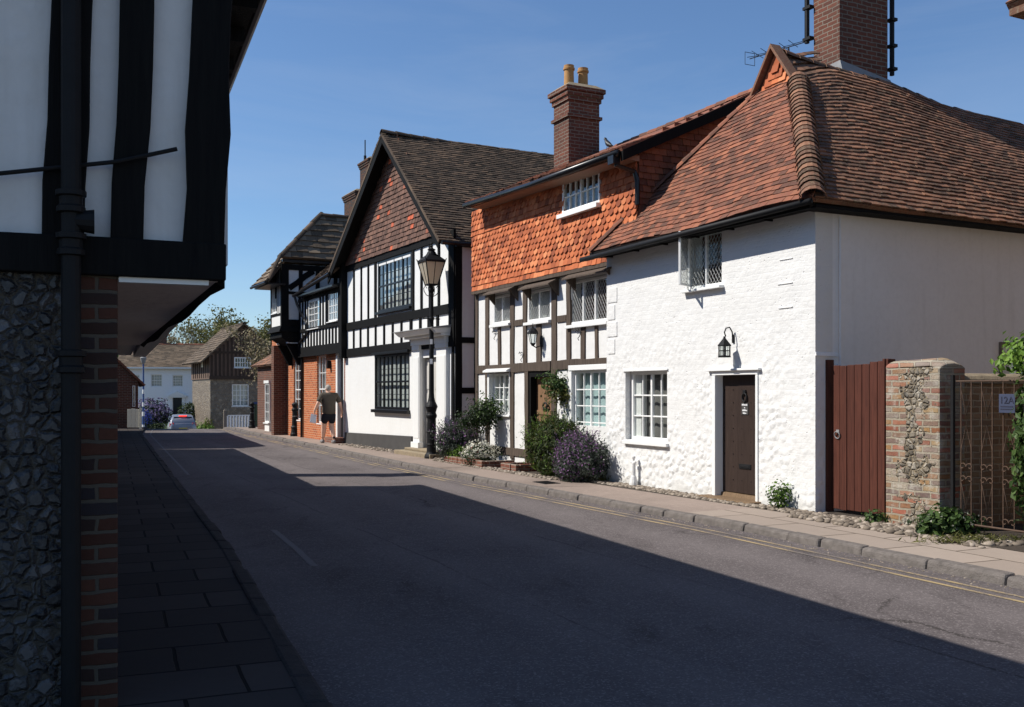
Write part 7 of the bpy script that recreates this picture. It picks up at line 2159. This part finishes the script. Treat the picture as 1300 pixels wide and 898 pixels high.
# magnolia-like tree in thin leaf beyond the jettied house
Ym = 50.0
mt_ = (*at(334, Ym), gz(Ym))
t = thing('spring_tree', 'small tree in pale thin leaf between the barn and the jettied house', 'tree', None, mt_, 0)
m = MB(); tips = []; rg = random.Random(120)
branches(m, V((0, 0, -.2)), V((.05, 0, 1)), 1.65, .10, 4, rg, tips, .42, .72)
m.build('trunk', M['bark'], t)
m = MB()
for k, p in enumerate(tips):
    leaves(m, p, (.42, .42, .40), 26, .13, rg, fill=.6, seed=k)
leaves(m, (.1, 0, 3.2), (1.0, 1.0, 1.7), 700, .13, rg, fill=.6, lump=.7, seed=5)
m.build('crown', M['leaf_magnolia'], t, recalc=False)

# ---------------------------------------------------------------- gardens and woodland at the street's end
plant('lilac_bush', 'large mauve flowering lilac in front of the far white house', 'shrub', (*at(193, 78), -1.95),
      [('foliage', 'leaf_dark', (0, 0, 1.55), (1.5, 1.2, 1.5), 2200, .22, dict(fill=.3, **F0)), ('flowers', 'petal_lilac', (0, -.2, 1.9), (1.5, 1.2, 1.15), 1500, .20, dict(fill=.15))], 8, .03, 121, spread=.9)
plant('blue_shrub', 'low blue flowering shrub beside the banded lamp standard', 'shrub', (*at(184, 66), gz(66)), [('foliage', 'leaf_dark', (0, 0, .9), (.55, .5, .9), 700, .14, dict(fill=.3, **F0)), ('flowers', 'petal_blue', (0, -.1, 1.15), (.5, .45, .6), 420, .12, dict(fill=.15))], 6, .02, 122, spread=.4)
plant('round_bush', 'clipped dark green round bush against the far white house', 'shrub', (*at(244, 78), -1.95), [('foliage', 'leaf_dark', (0, 0, 1.45), (1.15, 1.0, 1.35), 2600, .2, dict(fill=.15, lump=.15, **F0))], 6, .03, 123, spread=.6)
plant('small_bush', 'small light green domed bush behind the parked car', 'shrub', (*at(222, 74), -1.95), [('foliage', 'leaf', (0, 0, .75), (.8, .6, .65), 1000, .14, dict(fill=.2, lump=.15, **F0))], 4, .02, 124, spread=.4)
plant('garden_plant', 'bright green garden planting at the foot of the barn', 'shrub', (*at(256, 71), -1.9), [('foliage', 'leaf_bright', (0, 0, .65), (1.1, .6, .75), 1300, .16, dict(fill=.35, lump=.5, **F0)), ('foliage', 'leaf_olive', (.4, .3, 1.1), (.4, .4, .7), 300, .14, dict(fill=.4, lump=.5))], 6, .02, 125, spread=.6)
t = plant('hedge', 'dark clipped hedge along the front garden of the far white house', 'hedge', (*at(208, 76.5), -1.95), [('foliage', 'leaf_dark', (0, 0, .55), (2.9, .5, .62), 3600, .16, dict(fill=.18, lump=.12, **F0))], 10, .02, 126, spread=.5, stem_h=.5)


def tree(label, X, Y, H, crown, leafm, n, seed, bare=.5, lsize=.35):
    t = thing('woodland_tree', label, 'tree', None, (X, Y, -2.0), 0, 'trees beyond the far roofs')
    rg = random.Random(seed)
    m = MB(); tips = []
    branches(m, V((0, 0, -.2)), V((rg.uniform(-.1, .1), 0, 1)), H * .32, H * .022, 5, rg, tips, .5, .76, (3, 3))
    m.build('trunk', M['bark'], t)
    m = MB()
    per = max(1, int(n * (1 - bare) / max(1, len(tips))))
    for k, p in enumerate(tips):
        leaves(m, p, (H * .07, H * .07, H * .06), per, lsize, rg, fill=.7, lump=.6, seed=k + seed)
    for k in range(7):
        a = rg.uniform(0, 2 * pi); r_ = rg.uniform(.1, .7)
        leaves(m, (crown[0] * r_ * cos(a), crown[0] * r_ * sin(a), H * rg.uniform(.5, .86)), (crown[0] * .42, crown[0] * .42, crown[1] * .3), int(n * .10), lsize, rg, fill=.5, lump=.7, seed=k * 3 + seed)
    m.build('crown', M[leafm], t, recalc=False)


for k, (px, Y, H, cr, mt, n, bare, lb) in enumerate((
        (192, 118, 8.6, (3.6, 4), 'leaf_olive', 6500, .4, 'dull green tree behind the far house chimney, leftmost of the woodland'),
        (218, 112, 11.2, (4.2, 5), 'leaf_magnolia', 2600, .6, 'bare branched grey tree above the far white house'),
        (245, 120, 13.2, (3.8, 5), 'leaf_olive', 2400, .7, 'tall leafless tree standing above the others left of the barn gable'),
        (268, 116, 10.8, (4.2, 4.6), 'leaf_olive', 6000, .4, 'thin olive tree just left of the barn roof'),
        (296, 128, 13.0, (5.2, 5.5), 'leaf_olive', 10000, .25, 'full yellow green tree directly behind the barn gable'),
        (334, 122, 12.0, (4.6, 5), 'leaf_olive', 8000, .25, 'yellow green tree to the right behind the barn, nearest the jettied house'),
        (160, 126, 9.0, (4.6, 4.5), 'leaf', 3200, .3, 'green tree mostly hidden by the dark overhanging jetty'))):
    tree(lb, (px - CX) / F * Y, Y, H, cr, mt, n, 200 + k, bare)
m = MB(); rg = random.Random(300)
for k in range(34):
    a = -66 + k * 5.2; leaves(m, (a + rg.uniform(-2, 2), 150 + rg.uniform(-6, 6), 1.5), (4.5, 3, 5 + rg.uniform(-1, 1.2)), 420, .7, rg, fill=.3, lump=.5, seed=k)
o = m.build('woods', M['leaf_olive'], recalc=False); tag(o, 'distant olive woodland beyond the village', 'woods', kind='stuff')
